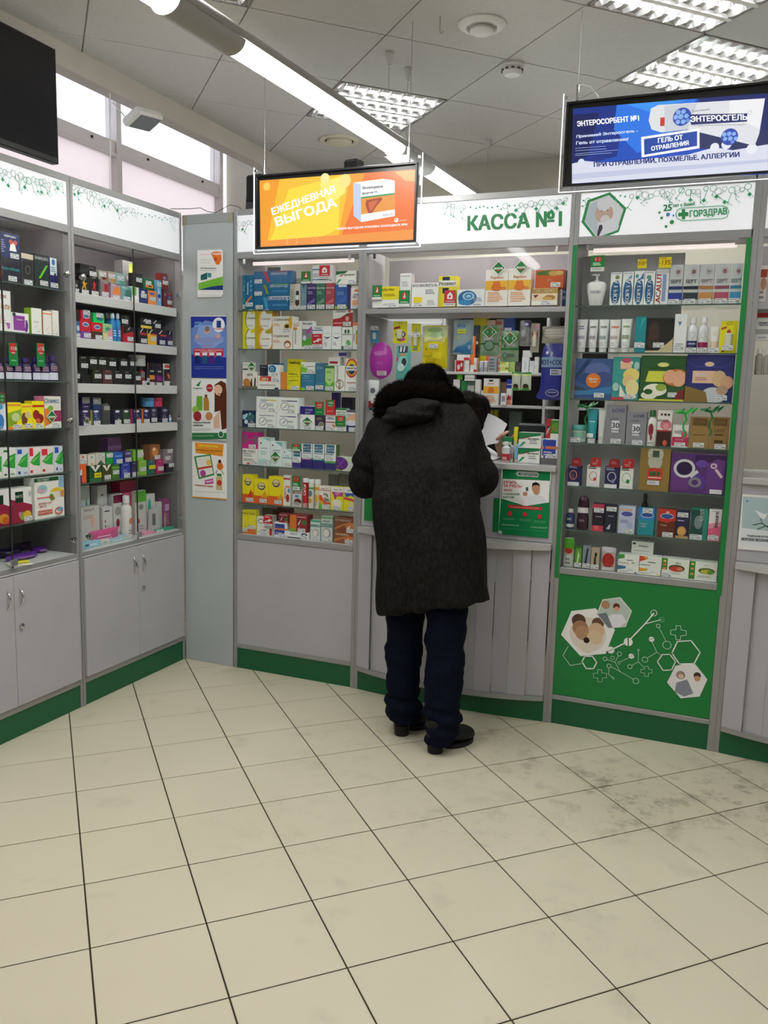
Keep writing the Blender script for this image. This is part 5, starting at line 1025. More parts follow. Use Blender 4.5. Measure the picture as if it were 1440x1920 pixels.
T c0304a 1883.5 1174.6 1947.8 1176.4 1882.8 1188.5 КУПИТЬ
T c0304a 1884.2 1158.1 1973.6 1159.9 1883.6 1172 ЗА РУБЛЬ?
T c0304a 1884.4 1137.2 1926.8 1138.4 1883.8 1148.5 ЛЕГКО
T 2a7a58 1884.3 1119.7 1963.6 1122.8 1883.8 1131 С БОНУСНОЙ
T 2a7a58 1883.3 1103.8 1936.8 1106 1882.7 1115.2 КАРТОЙ
P e4e8ee 1974.1 1088.4 1987.1 1108.9 2016.8 1123.2 2055.2 1133.3 2090.4 1116.6 2100 1096.7 1997.6 1073.2
C c8947c 2042.5 1160.4 19.8
C c8947c 2045.8 1146.9 16.3
P 1c1418 2022.4 1165.5 2024.4 1185.8 2041.3 1193 2058.4 1185.1 2061.9 1168.2 2052.8 1178.3 2031.4 1176
C c08870 1991.2 1130.9 11.3
P 2a5a4a 1993 1163.4 2005.1 1165.6 2006 1147.1 1994.8 1146.3
P eef0f4 1982.3 1073.8 1986.5 1121 1999.5 1122 2012.7 1076.1
P b8bec0 1941.6 1231.3 1947.7 1240.3 2045.1 1242 2054.3 1229.8 2048.7 1215.7 1951.1 1214.7 1942 1222.7
P 2a6a4a 1952.6 1229.4 1957.8 1229.8 1957.6 1233.2 1962.4 1233.5 1962.7 1229.2 1967 1229 1967.3 1223.4 1963 1223.2 1963.2 1218.9 1958.4 1218.6 1958.1 1223.7 1952.9 1223.8
T 3a6a50 1970.7 1217.6 2046.3 1219 1970 1230.5 ГОРЗДРАВ
S 6ab890 1.8 1942.9 1204.6 2051.3 1205.6
P c8343a 1909.6 1073.4 2077.7 1073.4 2077.3 1057.9 1909.5 1057.2
T f4dcdc 1925.8 1059.8 2063.3 1061.1 1925.5 1066.8 С нашей картой это легко
C c8343a 1920.6 1029.6 12.4
C c8343a 1995.4 1031.3 11.3
C c8343a 2067.3 1026.3 11.2
S 7ac09a 1.8 1890.7 1005.1 1943.9 1006.9
S 7ac09a 1.8 1891 998.9 1944.2 1000.8
S 7ac09a 1.8 1970.3 1007.4 2027.1 1007.8
S 7ac09a 1.7 1970.7 1000.4 2027.5 1000.8
S 7ac09a 1.8 2040.3 1004.5 2096.5 1005
S 7ac09a 1.7 2040.7 997.6 2096.8 998.1
T e8f4ec 1883.5 968.3 1967.8 969.5 1883.1 977.1 www.gorzdrav.org
T e8f4ec 2024.9 967.5 2107 969.5 2024.5 975.3 +7 (499) 653-62-77
S 4aa87a 1.8 1875.2 954.3 2105.4 958.1
P e4e8e8 1869.5 941.3 1884.7 941.8 1885.6 924.2 1870.3 923.7
#sale_notice
P a8c0c4 2958.1 1190.1 3087.9 1190.6 3104.9 991.7 2969.4 992
P d8e0e4 2967 1051.4 3100.5 1043.6 3106.3 975.4 2962.4 974.7
C 6a8ab0 2977.6 1170.6 4.8
P e4e8ec 3010.4 1133.9 3053.1 1117.8 3064.2 1125.2 3052.1 1094.9 3036.6 1103.4
S 2a5a3a 4.7 3009.9 1068.3 3044.7 1077.9 3075.8 1057.7
S 2a5a3a 4.7 3029.2 1050.3 3057.5 1065.9 3080.8 1067.9
S 2a4a4a 2.9 3037.2 1096.9 3044.7 1077.9
T 4a5560 2990.6 1012.5 3079.5 1014.2 2989.8 1021.7 ПОДВОДНАЯ АПТЕКА
T 4a5560 2969.1 995.3 3080.9 997.3 2968.1 1007.8 МОРСКАЯ ВЕСЕННЯЯ
'''
# ================================================================ ROOM SHELL
XW, YB, XR, YF, ZC = -.45, 1.65, 6.2, -6.2, 3.126
A45 = (math.cos(PI/4), math.sin(PI/4))
# floor: slab plus separate tiles laid at 45 degrees
def floor_material():
    m = bpy.data.materials.new('floor_tile_glaze'); m.use_nodes = True; nt = m.node_tree; b = nt.nodes['Principled BSDF']; N = nt.nodes.new; Lk = nt.links.new
    geo = N('ShaderNodeNewGeometry'); n1 = N('ShaderNodeTexNoise'); n1.inputs['Scale'].default_value = 1.3; n1.inputs['Detail'].default_value = 5; Lk(geo.outputs['Position'], n1.inputs['Vector'])
    mx = N('ShaderNodeMix'); mx.data_type = 'RGBA'; mx.inputs['A'].default_value = (*hx('ccc5ae'), 1); mx.inputs['B'].default_value = (*hx('d5cfb9'), 1); Lk(n1.outputs['Fac'], mx.inputs['Factor'])
    n2 = N('ShaderNodeTexNoise'); n2.inputs['Scale'].default_value = 9; n2.inputs['Detail'].default_value = 9; n2.inputs['Roughness'].default_value = .72; Lk(geo.outputs['Position'], n2.inputs['Vector'])
    tot = None
    for x, y, r, k in ((2.62, -.62, .50, .95), (3.05, -.45, .55, .95), (2.2, -.5, .38, .55), (1.62, -.36, .30, .72), (1.95, -.28, .22, .7), (1.45, -.75, .5, .22), (2.1, -1.0, .5, .32), (1.15, -.62, .18, .35), (2.6, -1.5, .4, .16), (1.5, -1.45, .5, .14)):
        v = N('ShaderNodeVectorMath'); v.operation = 'DISTANCE'; v.inputs[1].default_value = (x, y, 0); Lk(geo.outputs['Position'], v.inputs[0])
        r_ = N('ShaderNodeMapRange'); r_.inputs['From Min'].default_value = r; r_.inputs['From Max'].default_value = r*.15; r_.inputs['To Max'].default_value = k; Lk(v.outputs['Value'], r_.inputs['Value'])
        if tot is None: tot = r_.outputs[0]
        else:
            a = N('ShaderNodeMath'); a.operation = 'MAXIMUM'; Lk(tot, a.inputs[0]); Lk(r_.outputs[0], a.inputs[1]); tot = a.outputs[0]
    th = N('ShaderNodeMapRange'); th.inputs['From Min'].default_value = .50; th.inputs['From Max'].default_value = .68; Lk(n2.outputs['Fac'], th.inputs['Value'])
    soft = N('ShaderNodeMath'); soft.operation = 'MULTIPLY_ADD'; Lk(th.outputs[0], soft.inputs[0]); soft.inputs[1].default_value = .85; soft.inputs[2].default_value = .14
    ml = N('ShaderNodeMath'); ml.operation = 'MULTIPLY'; Lk(tot, ml.inputs[0]); Lk(soft.outputs[0], ml.inputs[1])
    # faint scuffs everywhere
    n3 = N('ShaderNodeTexNoise'); n3.inputs['Scale'].default_value = 4.1; n3.inputs['Detail'].default_value = 8; Lk(geo.outputs['Position'], n3.inputs['Vector'])
    t3 = N('ShaderNodeMapRange'); t3.inputs['From Min'].default_value = .62; t3.inputs['From Max'].default_value = .72; t3.inputs['To Max'].default_value = .16; Lk(n3.outputs['Fac'], t3.inputs['Value'])
    mm = N('ShaderNodeMath'); mm.operation = 'MAXIMUM'; Lk(ml.outputs[0], mm.inputs[0]); Lk(t3.outputs[0], mm.inputs[1])
    m2 = N('ShaderNodeMix'); m2.data_type = 'RGBA'; m2.inputs['B'].default_value = (*hx('4c4838'), 1); Lk(mx.outputs['Result'], m2.inputs['A']); Lk(mm.outputs[0], m2.inputs['Factor']); Lk(m2.outputs['Result'], b.inputs['Base Color'])
    b.inputs['Roughness'].default_value = .33; b.inputs['Specular IOR Level'].default_value = .35
    return m
M_TILE = floor_material(); M_GROUT = mat('dark_grout', '2e2518', .85)
floor = struct(boxo('floor', (XW, YF, -.12), (XR, YB, -.004), M_GROUT, ch=0))
def tiles(prefix, org, s, gap, region, zt, th, m, parent, detail, under=False):
    ax = (A45[0], A45[1]); ay = (-A45[0], A45[1]); full = None; rest = MB(); cnt = 0; g = s/2-gap/2
    for i in range(-30, 50):
        for j in range(-40, 40):
            cx = org[0]+s*((i+.5)*ax[0]+(j+.5)*ay[0]); cy = org[1]+s*((i+.5)*ax[1]+(j+.5)*ay[1])
            sq = [(cx+g*(a*ax[0]+b*ay[0]), cy+g*(a*ax[1]+b*ay[1])) for a, b in ((-1, -1), (1, -1), (1, 1), (-1, 1))]
            p = clip(sq, *region)
            if len(p) < 3: continue
            whole = len(p) == 4 and abs(p[0][0]-sq[0][0])+abs(p[1][0]-sq[1][0])+abs(p[2][0]-sq[2][0])+abs(p[3][0]-sq[3][0]) < 1e-6 and all(region[0] < q[0] < region[2] and region[1] < q[1] < region[3] for q in sq)
            ind = detail[0] < cx < detail[2] and detail[1] < cy < detail[3] and cnt < 295
            def prism(mb, P, ox, oy, ins=.0012):
                n = len(P); mx_ = sum(q[0] for q in P)/n; my_ = sum(q[1] for q in P)/n; top = zt; bot = zt-th if not under else zt+th
                pin = [(mx_+(q[0]-mx_)*(1-ins/s*3), my_+(q[1]-my_)*(1-ins/s*3)) for q in P]; e = -.0008 if not under else .0008
                vs = [(q[0]-ox, q[1]-oy, top) for q in pin]+[(q[0]-ox, q[1]-oy, top+e) for q in P]+[(q[0]-ox, q[1]-oy, bot) for q in P]
                fs = [tuple(range(n)) if not under else tuple(reversed(range(n)))]
                for a in range(n):
                    b_ = (a+1) % n
                    for r in (0, 1):
                        q = (r*n+a, (r+1)*n+a, (r+1)*n+b_, r*n+b_); fs.append(q if not under else q[::-1])
                mb.faces(vs, fs)
            if ind:
                cnt += 1
                if whole:
                    if full is None: mb = MB(); prism(mb, [(q[0]-cx, q[1]-cy) for q in sq], 0, 0); o = mb.build(prefix, m, parent); full = o.data
                    else: o = bpy.data.objects.new(prefix, full); COL.objects.link(o); o.parent = parent
                    o.location = (cx, cy, 0)
                else: mb = MB(); prism(mb, p, 0, 0); mb.build(prefix, m, parent)
            else: prism(rest, p, 0, 0)
    if rest.f: o = rest.build(prefix+'_field', m, parent); o['kind'] = 'stuff'
tiles('floor_tile', (1.3103, -2.2564), 1/3, .0050, (XW, YF, XR, YB), 0.0, .003, M_TILE, floor, (-.1, -3.2, 4.0, .12))
ceiling = struct(boxo('ceiling', (-.06, YF, ZC+.006), (XR, YB, ZC+.16), M_TBAR, ch=0))
# lamp cells are left open for the recessed lamps
CELLS = [(.96, .424), (2.653, -.424), (2.653, .424), (.955, -1.272), (3.501, -1.272), (2.653, -2.12), (4.349, -2.12), (.96, -2.97), (3.501, -2.97), (2.229, -3.82), (4.349, -3.82), (3.08, -5.1), (1.38, -5.1), (5.2, -1.27), (5.2, -3.4), (2.653, 1.273), (3.501, .424)]  # cells after the visible lamps are added unseen to brighten shop and staff area
CELLS = [(1.38+.42426*round((x-1.38)/.42426), .42426*round(y/.42426)) for x, y in CELLS]
def ceiltiles():
    s = .6; g = s/2-.0035; ax = A45; ay = (-A45[0], A45[1]); full = None; n = 0
    for i in range(-14, 16):
        for j in range(-16, 12):
            cx = 1.38+s*(i*ax[0]+j*ay[0]); cy = s*(i*ax[1]+j*ay[1])
            if any(abs(cx-a)+abs(cy-b) < .05 for a, b in CELLS): continue
            sq = [(cx+g*(a*ax[0]+b*ay[0]), cy+g*(a*ax[1]+b*ay[1])) for a, b in ((-1, -1), (1, -1), (1, 1), (-1, 1))]
            p = clip(sq, -.03, YF, XR, YB)
            if len(p) < 3: continue
            whole = all(-.03 < q[0] < XR and YF < q[1] < YB for q in sq)
            def pr(P):
                mb = MB(); k = len(P); mb.faces([(q[0], q[1], ZC) for q in P]+[(q[0], q[1], ZC+.0059) for q in P], [tuple(reversed(range(k)))]+[(a, (a+1) % k, k+(a+1) % k, k+a) for a in range(k)]); return mb
            if whole:
                if full is None: o = pr([(q[0]-cx, q[1]-cy) for q in sq]).build('ceiling_tile', M_CEIL, ceiling); full = o.data
                else: o = bpy.data.objects.new('ceiling_tile', full); COL.objects.link(o); o.parent = ceiling
                o.location = (cx, cy, 0)
            else: pr(p).build('ceiling_tile', M_CEIL, ceiling)
ceiltiles()
# walls
struct(boxo('wall_back', (-.45, YB, 0), (XR, YB+.12, 3.4), M_WALL, ch=0)); struct(boxo('wall_right', (XR, YF, 0), (XR+.12, YB, 3.4), M_WALL, ch=0))
struct(boxo('wall_front', (XW, YF-.12, 0), (XR, YF, 3.4), M_WALL, ch=0))
wl = struct(boxo('wall_left', (XW-.14, YF, 0), (XW, YB, 2.30), M_WALL, ch=0))
struct(boxo('trim_1', (-.12, YF, 3.02), (-.03, 1.12, 3.24), M_BEAM, ch=.002))       # boxed beam along the window bay
struct(boxo('trim_2', (-.45, 1.12, 2.2), (-.03, 1.65, 3.4), M_BEAM, ch=.002))       # boxed corner beside the window bay
struct(boxo('trim_3', (-.60, YF, 3.40), (-.03, YB, 3.46), M_WALL, ch=0))            # roof of the window recess
M_WGL = glassmat('window_glass', (.95, .97, 1), .8)
M_BLIND = mat('white_film_panel', 'f2eef0', .7)
def film():
    nt = M_BLIND.node_tree; b = nt.nodes['Principled BSDF']; t = nt.nodes.new('ShaderNodeBsdfTranslucent'); t.inputs[0].default_value = (*hx('fbf3f5'), 1)
    mx = nt.nodes.new('ShaderNodeMixShader'); mx.inputs[0].default_value = .55; out = nt.nodes['Material Output']; nt.links.new(b.outputs[0], mx.inputs[1]); nt.links.new(t.outputs[0], mx.inputs[2]); nt.links.new(mx.outputs[0], out.inputs[0])
film()
yy = [1.12, 1.02, 0.0, -1.02, -2.04, -3.06, -4.08, -5.1, -6.12]
for n, (a, b) in enumerate(zip(yy[1:], yy[2:])):
    w = struct(empty('window_%d' % (n+1), (XW, (a+b)/2, 2.3))); hw = (a-b)/2
    q = MB(); q.box(-.05, hw-.02, 0, .03, hw+.02, 1.1); q.build('mullion', M_FRAME, w)
    q = MB(); q.box(-.05, -hw+.02, .58, .02, hw-.02, .655, ch=.003); q.box(.012, -hw+.02, .565, .03, hw-.02, .59, ch=.003); q.build('transom', M_FRAME, w)
    q = MB(); q.box(-.05, -hw+.02, 0, .02, hw-.02, .03); q.build('window_sill', M_FRAME, w)
    boxo('upper_pane', (-.02, -hw+.02, .655), (-.014, hw-.02, 1.1), M_WGL, w, 0); boxo('film_panel', (-.02, -hw+.02, .03), (-.012, hw-.02, .58), M_BLIND, w, 0)
    q = MB()
    for yk in (-.25, .3): q.lathe([(.008, 0), (.008, .012)], .022, yk, .62, n=10)
    q.build('fixing_plug', M_BLACK, w)
# ================================================================ CEILING LAMPS
def troffer(cx, cy, vis):
    t = empty('ceiling_lamp', (cx, cy, ZC), PI/4)
    tag(t, vis, 'lamp', 'recessed square ceiling lamps')
    q = MB(); s = .292
    for a, b in (((-s, -s), (s, -s+.008)), ((-s, s-.008), (s, s)), ((-s, -s), (-s+.008, s)), ((s-.008, -s), (s, s))): q.box(a[0], a[1], -.001, b[0], b[1], .0055)
    q.build('frame', M_LAMPH, t)
    for k in range(4): q = MB(); y = -.21+.14*k; q.box(-.27, y-.018, .0045, .27, y+.018, .0055); q.build('lamp_tube', M_TUBE, t)
    q = MB()
    for k in range(9):      # wavy louvre blades
        x = -.26+.065*k; n = 16; top = []; 
        for i in range(n):
            y0 = -.284+.568*i/n; y1 = -.284+.568*(i+1)/n; d0 = -.004-.012*abs(math.sin(PI*i/4)); d1 = -.004-.012*abs(math.sin(PI*(i+1)/4))
            q.poly([(x-.011, y0, .004), (x-.011, y1, .004), (x+.002*math.sin(i), y1, d1), (x+.002*math.sin(i), y0, d0)]); q.poly([(x+.011, y1, .004), (x+.011, y0, .004), (x+.002*math.sin(i), y0, d0), (x+.002*math.sin(i), y1, d1)])
    for k in range(3): y = -.14+.14*k; q.box(-.284, y-.012, -.012, .284, y+.012, .004)
    q.build('louvre', M_LOUV, t); return t
M_LOUV = mat('louvre_metal', 'dfe1e2', .22, .5)
where = ['beside the orange screen cable, partly behind the linear lamp', 'at the top edge of the picture, right of the round vents', 'above the blue screen', 'behind the linear lamp at the top left edge of the picture']
for i, (x, y) in enumerate(CELLS):
    troffer(x, y, ('square louvred ceiling lamp '+where[i]) if i < 4 else 'square louvred ceiling lamp out of view, added to light the shop and staff area')
# linear suspended lamp
lin = empty('linear_lamp', (1.262, -1.62, 2.735), 0)
_a = Vector((1.262, -1.62, 2.735)); _b = Vector((1.372, .62, 2.735)); lin.rotation_euler = (0, 0, math.atan2(_b.y-_a.y, _b.x-_a.x))
tag(lin, 'long grey linear lamp with white diffusers hanging diagonally under the ceiling', 'lamp')
q = MB(); n = 14; q.rings([[(x, .055*math.cos(PI*j/(n-1)), .0+.055*math.sin(PI*j/(n-1))) for j in range(n)] for x in (-1.9, 3.2)]); q.build('housing', M_LAMPH, lin, smooth=True)
def seg(x0, x1, m, nm, r=.046):
    q = MB(); n = 12; q.rings([[(x, r*math.cos(PI+PI*j/(n-1)), -.002+r*.75*math.sin(PI+PI*j/(n-1))) for j in range(n)] for x in (x0, x1)]); return q.build(nm, m, lin, smooth=True)
for x0, x1 in ((-1.9, -.17), (.17, 1.44), (1.82, 3.1)): seg(x0, x1, M_LINE, 'diffuser')
for x0, x1 in ((-.165, .165), (1.445, 1.815)):
    seg(x0, x1, M_LAMPH, 'coupling_cover', .056)
def hanger(x, y, ztop, zbot, label, cup=True):
    t = empty('lamp_cable', (x, y, zbot)); tag(t, label, 'cable', 'thin steel cables under the ceiling')
    q = MB(); q.tube([(0, 0, 0), (0, 0, ztop-zbot)], .0014, 6); q.build('cable', M_STEEL, t)
    if cup: q = MB(); q.lathe([(.018, 0), (.02, -.004), (.016, -.03), (.009, -.05), (.008, -.06)], 0, 0, ztop-zbot, n=12); q.build('ceiling_cup', M_PLAST, t, smooth=True); q = MB(); q.lathe([(.008, 0), (.008, .02), (.012, .024)], 0, 0, 0, n=10); q.build('clamp', M_PLAST, t, smooth=True)
hanger(1.325, -.252, ZC, 2.792, 'thin cable with white cup holding the linear lamp, nearer of the pair')
hanger(1.336, -.048, ZC, 2.792, 'thin cable with white cup holding the linear lamp, farther of the pair')
hanger(1.39, 1.16, ZC, 2.792, 'thin cable holding the far end of the linear lamp')
q = MB(); q.tube([(0, 0, 0), (0, 0, -.05), (.004, 0, -.066), (.012, 0, -.068), (.016, 0, -.058)], .0022, 6); h = q.build('ceiling_hook', M_STEEL, loc=(1.66, -.52, ZC)); tag(h, 'small bent wire hook in the ceiling near the round vent', 'hook')
# ceiling fittings
t = empty('round_vent', (1.80, -.395, ZC)); tag(t, 'white round ceiling vent with a raised centre, above the smoke detector', 'vent')
q = MB(); q.lathe([(.10, 0), (.10, -.006), (.085, -.016), (.066, -.018), (.06, -.012), (.058, -.004)], n=28); q.build('flange', M_PLAST, t, smooth=True)
q = MB(); q.lathe([(.05, -.010), (.05, -.03), (.036, -.04), (.012, -.043)], n=24); q.build('centre_cone', M_PLAST, t, smooth=True)
q = MB(); q.lathe([(.046, -.012), (.052, -.020), (.046, -.022)], n=24); q.build('grille_ring', mat('grey_mesh', '8a8a88', .5), t, smooth=True)
t = empty('smoke_detector', (1.815, .062, ZC)); tag(t, 'white smoke detector with dark slots at a ceiling tile corner', 'smoke detector')
q = MB(); q.lathe([(.052, 0), (.055, -.01), (.05, -.018)], n=24); q.build('base', M_PLAST, t, smooth=True)
q = MB(); q.lathe([(.044, -.018), (.046, -.036), (.036, -.05), (.01, -.056)], n=24); q.build('chamber', M_PLAST, t, smooth=True)
q = MB()
for k in range(10): a = 2*PI*k/10; q.box(.0455*math.cos(a)-.006, .0455*math.sin(a)-.006, -.033, .0455*math.cos(a)+.006, .0455*math.sin(a)+.006, -.026)
q.build('slots', mat('slot_grey', '4a4a4a', .6), t)
t = empty('round_vent', (.521, .888, ZC)); tag(t, 'round white ceiling vent with a dark slot, left of the linear lamp', 'vent')
q = MB(); q.lathe([(.12, 0), (.12, -.008), (.1, -.014), (.09, -.01), (.088, .0)], n=28); q.build('flange', mat('cream_plastic', 'd4cdb8', .5), t, smooth=True)
q = MB(); q.lathe([(.078, -.004), (.078, -.02), (.06, -.026), (.01, -.028)], n=24); q.build('disc', MATS['cream_plastic'], t, smooth=True)
q = MB(); q.lathe([(.088, -.004), (.079, -.003)], n=28); q.build('dark_slot', mat('slot_dark', '3a362f', .7), t)
# ================================================================ PRINTED SIGN ART
def art(name, x0, y, z0, parent=None, m=None, off=(0, 0), lay=.00008, clipbox=None):
    mb = MB(); n = 0; on = False
    for ln in ART.split('\n'):
        if ln.startswith('#'): on = ln[1:] == name; continue
        if not on or not ln: continue
        t = ln.split(' '); k = t[0]; c = hx(t[1]); n += 1; Y = -lay*n
        def pt(a, b): return (float(a)/1000+off[0], Y, float(b)/1000+off[1])
        if k == 'P': P = [pt(t[i], t[i+1]) for i in range(2, len(t), 2)]; mb.poly(P, c)
        elif k == 'C': cx, cz, r = float(t[2]), float(t[3]), float(t[4]); mb.poly([pt(cx+r*math.cos(2*PI*i/18), cz+r*math.sin(2*PI*i/18)) for i in range(18)], c)
        elif k == 'O':
            th, cx, cz, r = map(float, t[2:6]); th *= .8; N = 18; v = [pt(cx+q*math.cos(2*PI*i/N), cz+q*math.sin(2*PI*i/N)) for q in (r, r-th) for i in range(N)]; mb.faces(v, [(i, (i+1) % N, N+(i+1) % N, N+i) for i in range(N)], c)
        elif k == 'S':
            wd = float(t[2])/2*.9; P = [(float(t[i]), float(t[i+1])) for i in range(3, len(t), 2)]
            for (a, b), (e, f) in zip(P, P[1:]):
                L = math.hypot(e-a, f-b) or 1; dx, dz = (e-a)/L*wd, (f-b)/L*wd; mb.poly([pt(a-dx+dz, b-dz-dx), pt(e+dx+dz, f+dz-dx), pt(e+dx-dz, f+dz+dx), pt(a-dx-dz, b-dz+dx)], c)
        elif k == 'T':
            a, b, e, f, g, h_ = map(float, t[2:8]); vs, fs, asp = textmesh(' '.join(t[8:])); H_ = math.hypot(g-a, h_-b)
            for bx, bz in (((-.05, -.03), (.05, -.03), (-.05, .03), (.05, .03)) if H_ > 9 else ((0, 0),)): Y -= lay*.1; mb.faces([pt(a+(e-a)*x+(g-a)*z+bx*H_, b+(f-b)*x+(h_-b)*z+bz*H_) for x, z in vs], fs, c)
    # faces must look towards -y
    fs = []
    for f in mb.f:
        p = [mb.v[i] for i in f[:3]]; nrm = (p[1][0]-p[0][0])*(p[2][2]-p[0][2])-(p[1][2]-p[0][2])*(p[2][0]-p[0][0]); fs.append(f if nrm > 0 else f[::-1])
    mb.f = fs
    return mb.build('print', m or FLATPRINT, parent, loc=(x0, y, z0))
def motif(w, seed, parent, loc, dense=1.0):
    rnd = random.Random(seed); mb = MB(); gr = hx('2f9a68'); gy = hx('8fa8a0'); lg = hx('a9cdbd'); n = [0]
    def stroke(a, b, c, t=.0024):
        L = math.hypot(b[0]-a[0], b[1]-a[1]) or 1; dx, dz = (b[0]-a[0])/L*t/2, (b[1]-a[1])/L*t/2; n[0] += 1; Y = -.00002*n[0]
        mb.poly([(a[0]+dz, Y, a[1]-dx), (b[0]+dz, Y, b[1]-dx), (b[0]-dz, Y, b[1]+dx), (a[0]-dz, Y, a[1]+dx)], c)
    def disc(p, r, c): n[0] += 1; mb.poly([(p[0]+r*math.cos(PI*i/5), -.00002*n[0], p[1]+r*math.sin(PI*i/5)) for i in range(10)], c)
    x = .01; 
    while x < w-.03:
        big = math.sin(x*7+seed) > -.55 or rnd.random() < .3; r = rnd.uniform(.009, .016); z = -rnd.uniform(.012, .03)-(.02*max(0, math.sin(x*5.3+seed*1.7)))
        c = rnd.choice((gy, gy, lg, gr)) 
        if big:
            a0 = rnd.uniform(0, PI); P = [(x+r*math.cos(a0+PI/3*i), z+r*math.sin(a0+PI/3*i)) for i in range(7)]
            P = [(a, min(b, -.003)) for a, b in P]
            for a, b in zip(P, P[1:]): stroke(a, b, c)
            q = (x+rnd.uniform(-.03, .03), z-rnd.uniform(.012, .05)); q = (min(max(q[0], .006), w-.006), q[1]); stroke(P[4], q, c); disc(q, rnd.uniform(.002, .005), rnd.choice((gr, gy)))
            q2 = (min(q[0]+.015, w-.006), q[1]-.012); stroke(q, q2, lg); disc(q2, .0025, lg)
            if rnd.random() < .35:
                s_ = .0085; p = (q[0], min(q[1]-.003, -.012)); 
                for a, b in (((-s_, -s_*.36), (s_, s_*.36)), ((-s_*.36, -s_), (s_*.36, s_))): n[0] += 1; Y = -.00002*n[0]; mb.poly([(p[0]+a[0], Y, p[1]+a[1]), (p[0]+b[0], Y, p[1]+a[1]), (p[0]+b[0], Y, p[1]+b[1]), (p[0]+a[0], Y, p[1]+b[1])], gr)
        else: disc((x, z), .004, gr)
        x += rnd.uniform(.018, .034)/dense
    return mb.build('printed_motif', FLATPRINT, parent, loc=loc)
FLATLIT = vmat('backlit_print', .4, emit=.55); VC.add('backlit_print')
# ================================================================ DISPLAY CABINETS
def hpost(t, x0, x1, z0=0, z1=2.545, y0=0, m=None, nm='post'):
    q = MB(); q.box(x0, y0, z0, x1, y0+.035, z1, ch=.0015); xm = (x0+x1)/2; return q.build(nm, m or M_ALU, t)
def header(t, W, x0=.017, seed=1, dens=1.0, lit=True):
    a, b = x0, W-x0
    boxo('header_panel', (a, .004, 2.325), (b, .02, 2.515), M_HEAD, t, 0)
    q = MB(); q.box(a, 0, 2.29, b, .03, 2.325, ch=.0015); q.build('header_rail', M_ALU, t); q = MB(); q.box(a, 0, 2.515, b, .03, 2.545, ch=.0015); q.build('header_rail', M_ALU, t)
    boxo('header_top', (a, .03, 2.525), (b, .30, 2.54), M_GREYB, t); boxo('light_box_floor', (a, .031, 2.312), (b, .30, 2.320), M_WHITE, t)
    if lit is not None: q = MB(); q.tube([(a+.06, .07, 2.272), (b-.06, .07, 2.272)], .010, 8) if lit == 2 else q.tube([(a+.06, .042, 2.303), (b-.06, .042, 2.303)], .0055, 8); q.build('case_lamp', M_CASE if lit == 2 else M_CASE2, t, smooth=True)
def knob(t, x, z, m=None):
    q = MB(); q.tube([(x, 0, z), (x, -.012, z), (x, -.014, z), (x, -.024, z), (x, -.028, z)], [.008, .008, .015, .016, .008], 14); return q.build('glass_clamp', m or M_CHROME, t, smooth=True)
def handle(t, x, z0, z1):
    pts = [(x+.008*math.sin(PI*i/8)*0, -.004-.024*math.sin(PI*i/8), z0+(z1-z0)*i/8) for i in range(9)]
    q = MB(); q.tube(pts, [.006, .005, .0045, .005, .0055, .005, .0045, .005, .006], 8); return q.build('handle', M_CHROME, t, smooth=True)
def lcase(yc0, label, glass_shelves, lip_shelves, seed, name='display_cabinet'):
    W = .839; t = empty(name, (0, yc0, 0), PI/2); tag(t, label, 'cabinet', 'grey display cabinets')
    hpost(t, 0, .017); hpost(t, W-.017, W)
    header(t, W, seed=seed); motif(W-.036, seed, t, (.018, .0035, 2.514))
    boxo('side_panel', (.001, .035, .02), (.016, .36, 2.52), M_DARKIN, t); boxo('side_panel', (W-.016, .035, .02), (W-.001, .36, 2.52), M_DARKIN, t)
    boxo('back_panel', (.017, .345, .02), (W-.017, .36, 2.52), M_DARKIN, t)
    for z in glass_shelves:
        q = MB(); q.box(.018, .022, z-.006, W-.018, .34, z, m=0); q.box(.018, .0205, z-.006, W-.018, .022, z, m=1); q.build('glass_shelf', [SHELFGLASS, M_EDGE], t)
    for z in lip_shelves:
        q = MB(); q.box(.018, .03, z-.018, W-.018, .34, z, ch=.001); q.box(.018, .012, z-.045, W-.035, .0295, z+.0, ch=.0015); q.build('lipped_shelf', M_WHITE, t)
    boxo('bottom_board', (.017, .0, .755), (W-.017, .34, .784), M_WHITE, t); boxo('base_rail', (.017, -.002, .765), (W-.017, -.0005, .785), M_ALU, t, 0)
    for k in (0, 1):
        a = .018+(W/2-.018)*k; b = a+W/2-.02
        g = empty('glass_door'); g.parent = t; boxo('pane', (a, -.006, .79), (b, -.001, 2.288), GLASS, g, 0)
        for z in (2.10, 1.43, .86): knob(g, a+.03 if k == 0 else b-.03, z)
        d = boxo('door', (a, -.012, .150), (b, .004, .752), M_GREY, t, .001); handle(d, b-.035 if k == 0 else a+.035, .60, .70)
        if k == 1: q = MB(); q.tube([(a+.03, -.012, .52), (a+.03, -.024, .52), (a+.03, -.026, .52)], [.011, .012, .009], 14); q.build('lock', M_CHROME, d, smooth=True)
    q = MB(); q.box(W/2-.0025, -.012, .79, W/2+.0025, -.0065, 2.288); q.build('door_seal', mat('dark_seal', '2c3030', .4), t)
    q = MB(); q.box(W/2-.02, -.022, .80, W/2+.02, -.0125, .83, ch=.002); q.build('glass_lock', M_CHROME, t)
    boxo('bottom_rail', (.017, -.002, .118), (W-.017, .02, .146), M_ALU, t); boxo('plinth', (.017, .004, 0), (W-.017, .02, .117), M_PLINTH, t)
    return t
lcase(-1.685, 'grey glass-fronted display cabinet at the left edge under the black television', (2.03, 1.82, 1.612, 1.396, 1.186, .975), (), 3)
lcase(-.843, 'grey display cabinet with white lipped shelves, left of the grey poster column', (1.12,), (2.03, 1.82, 1.605, 1.40), 7)
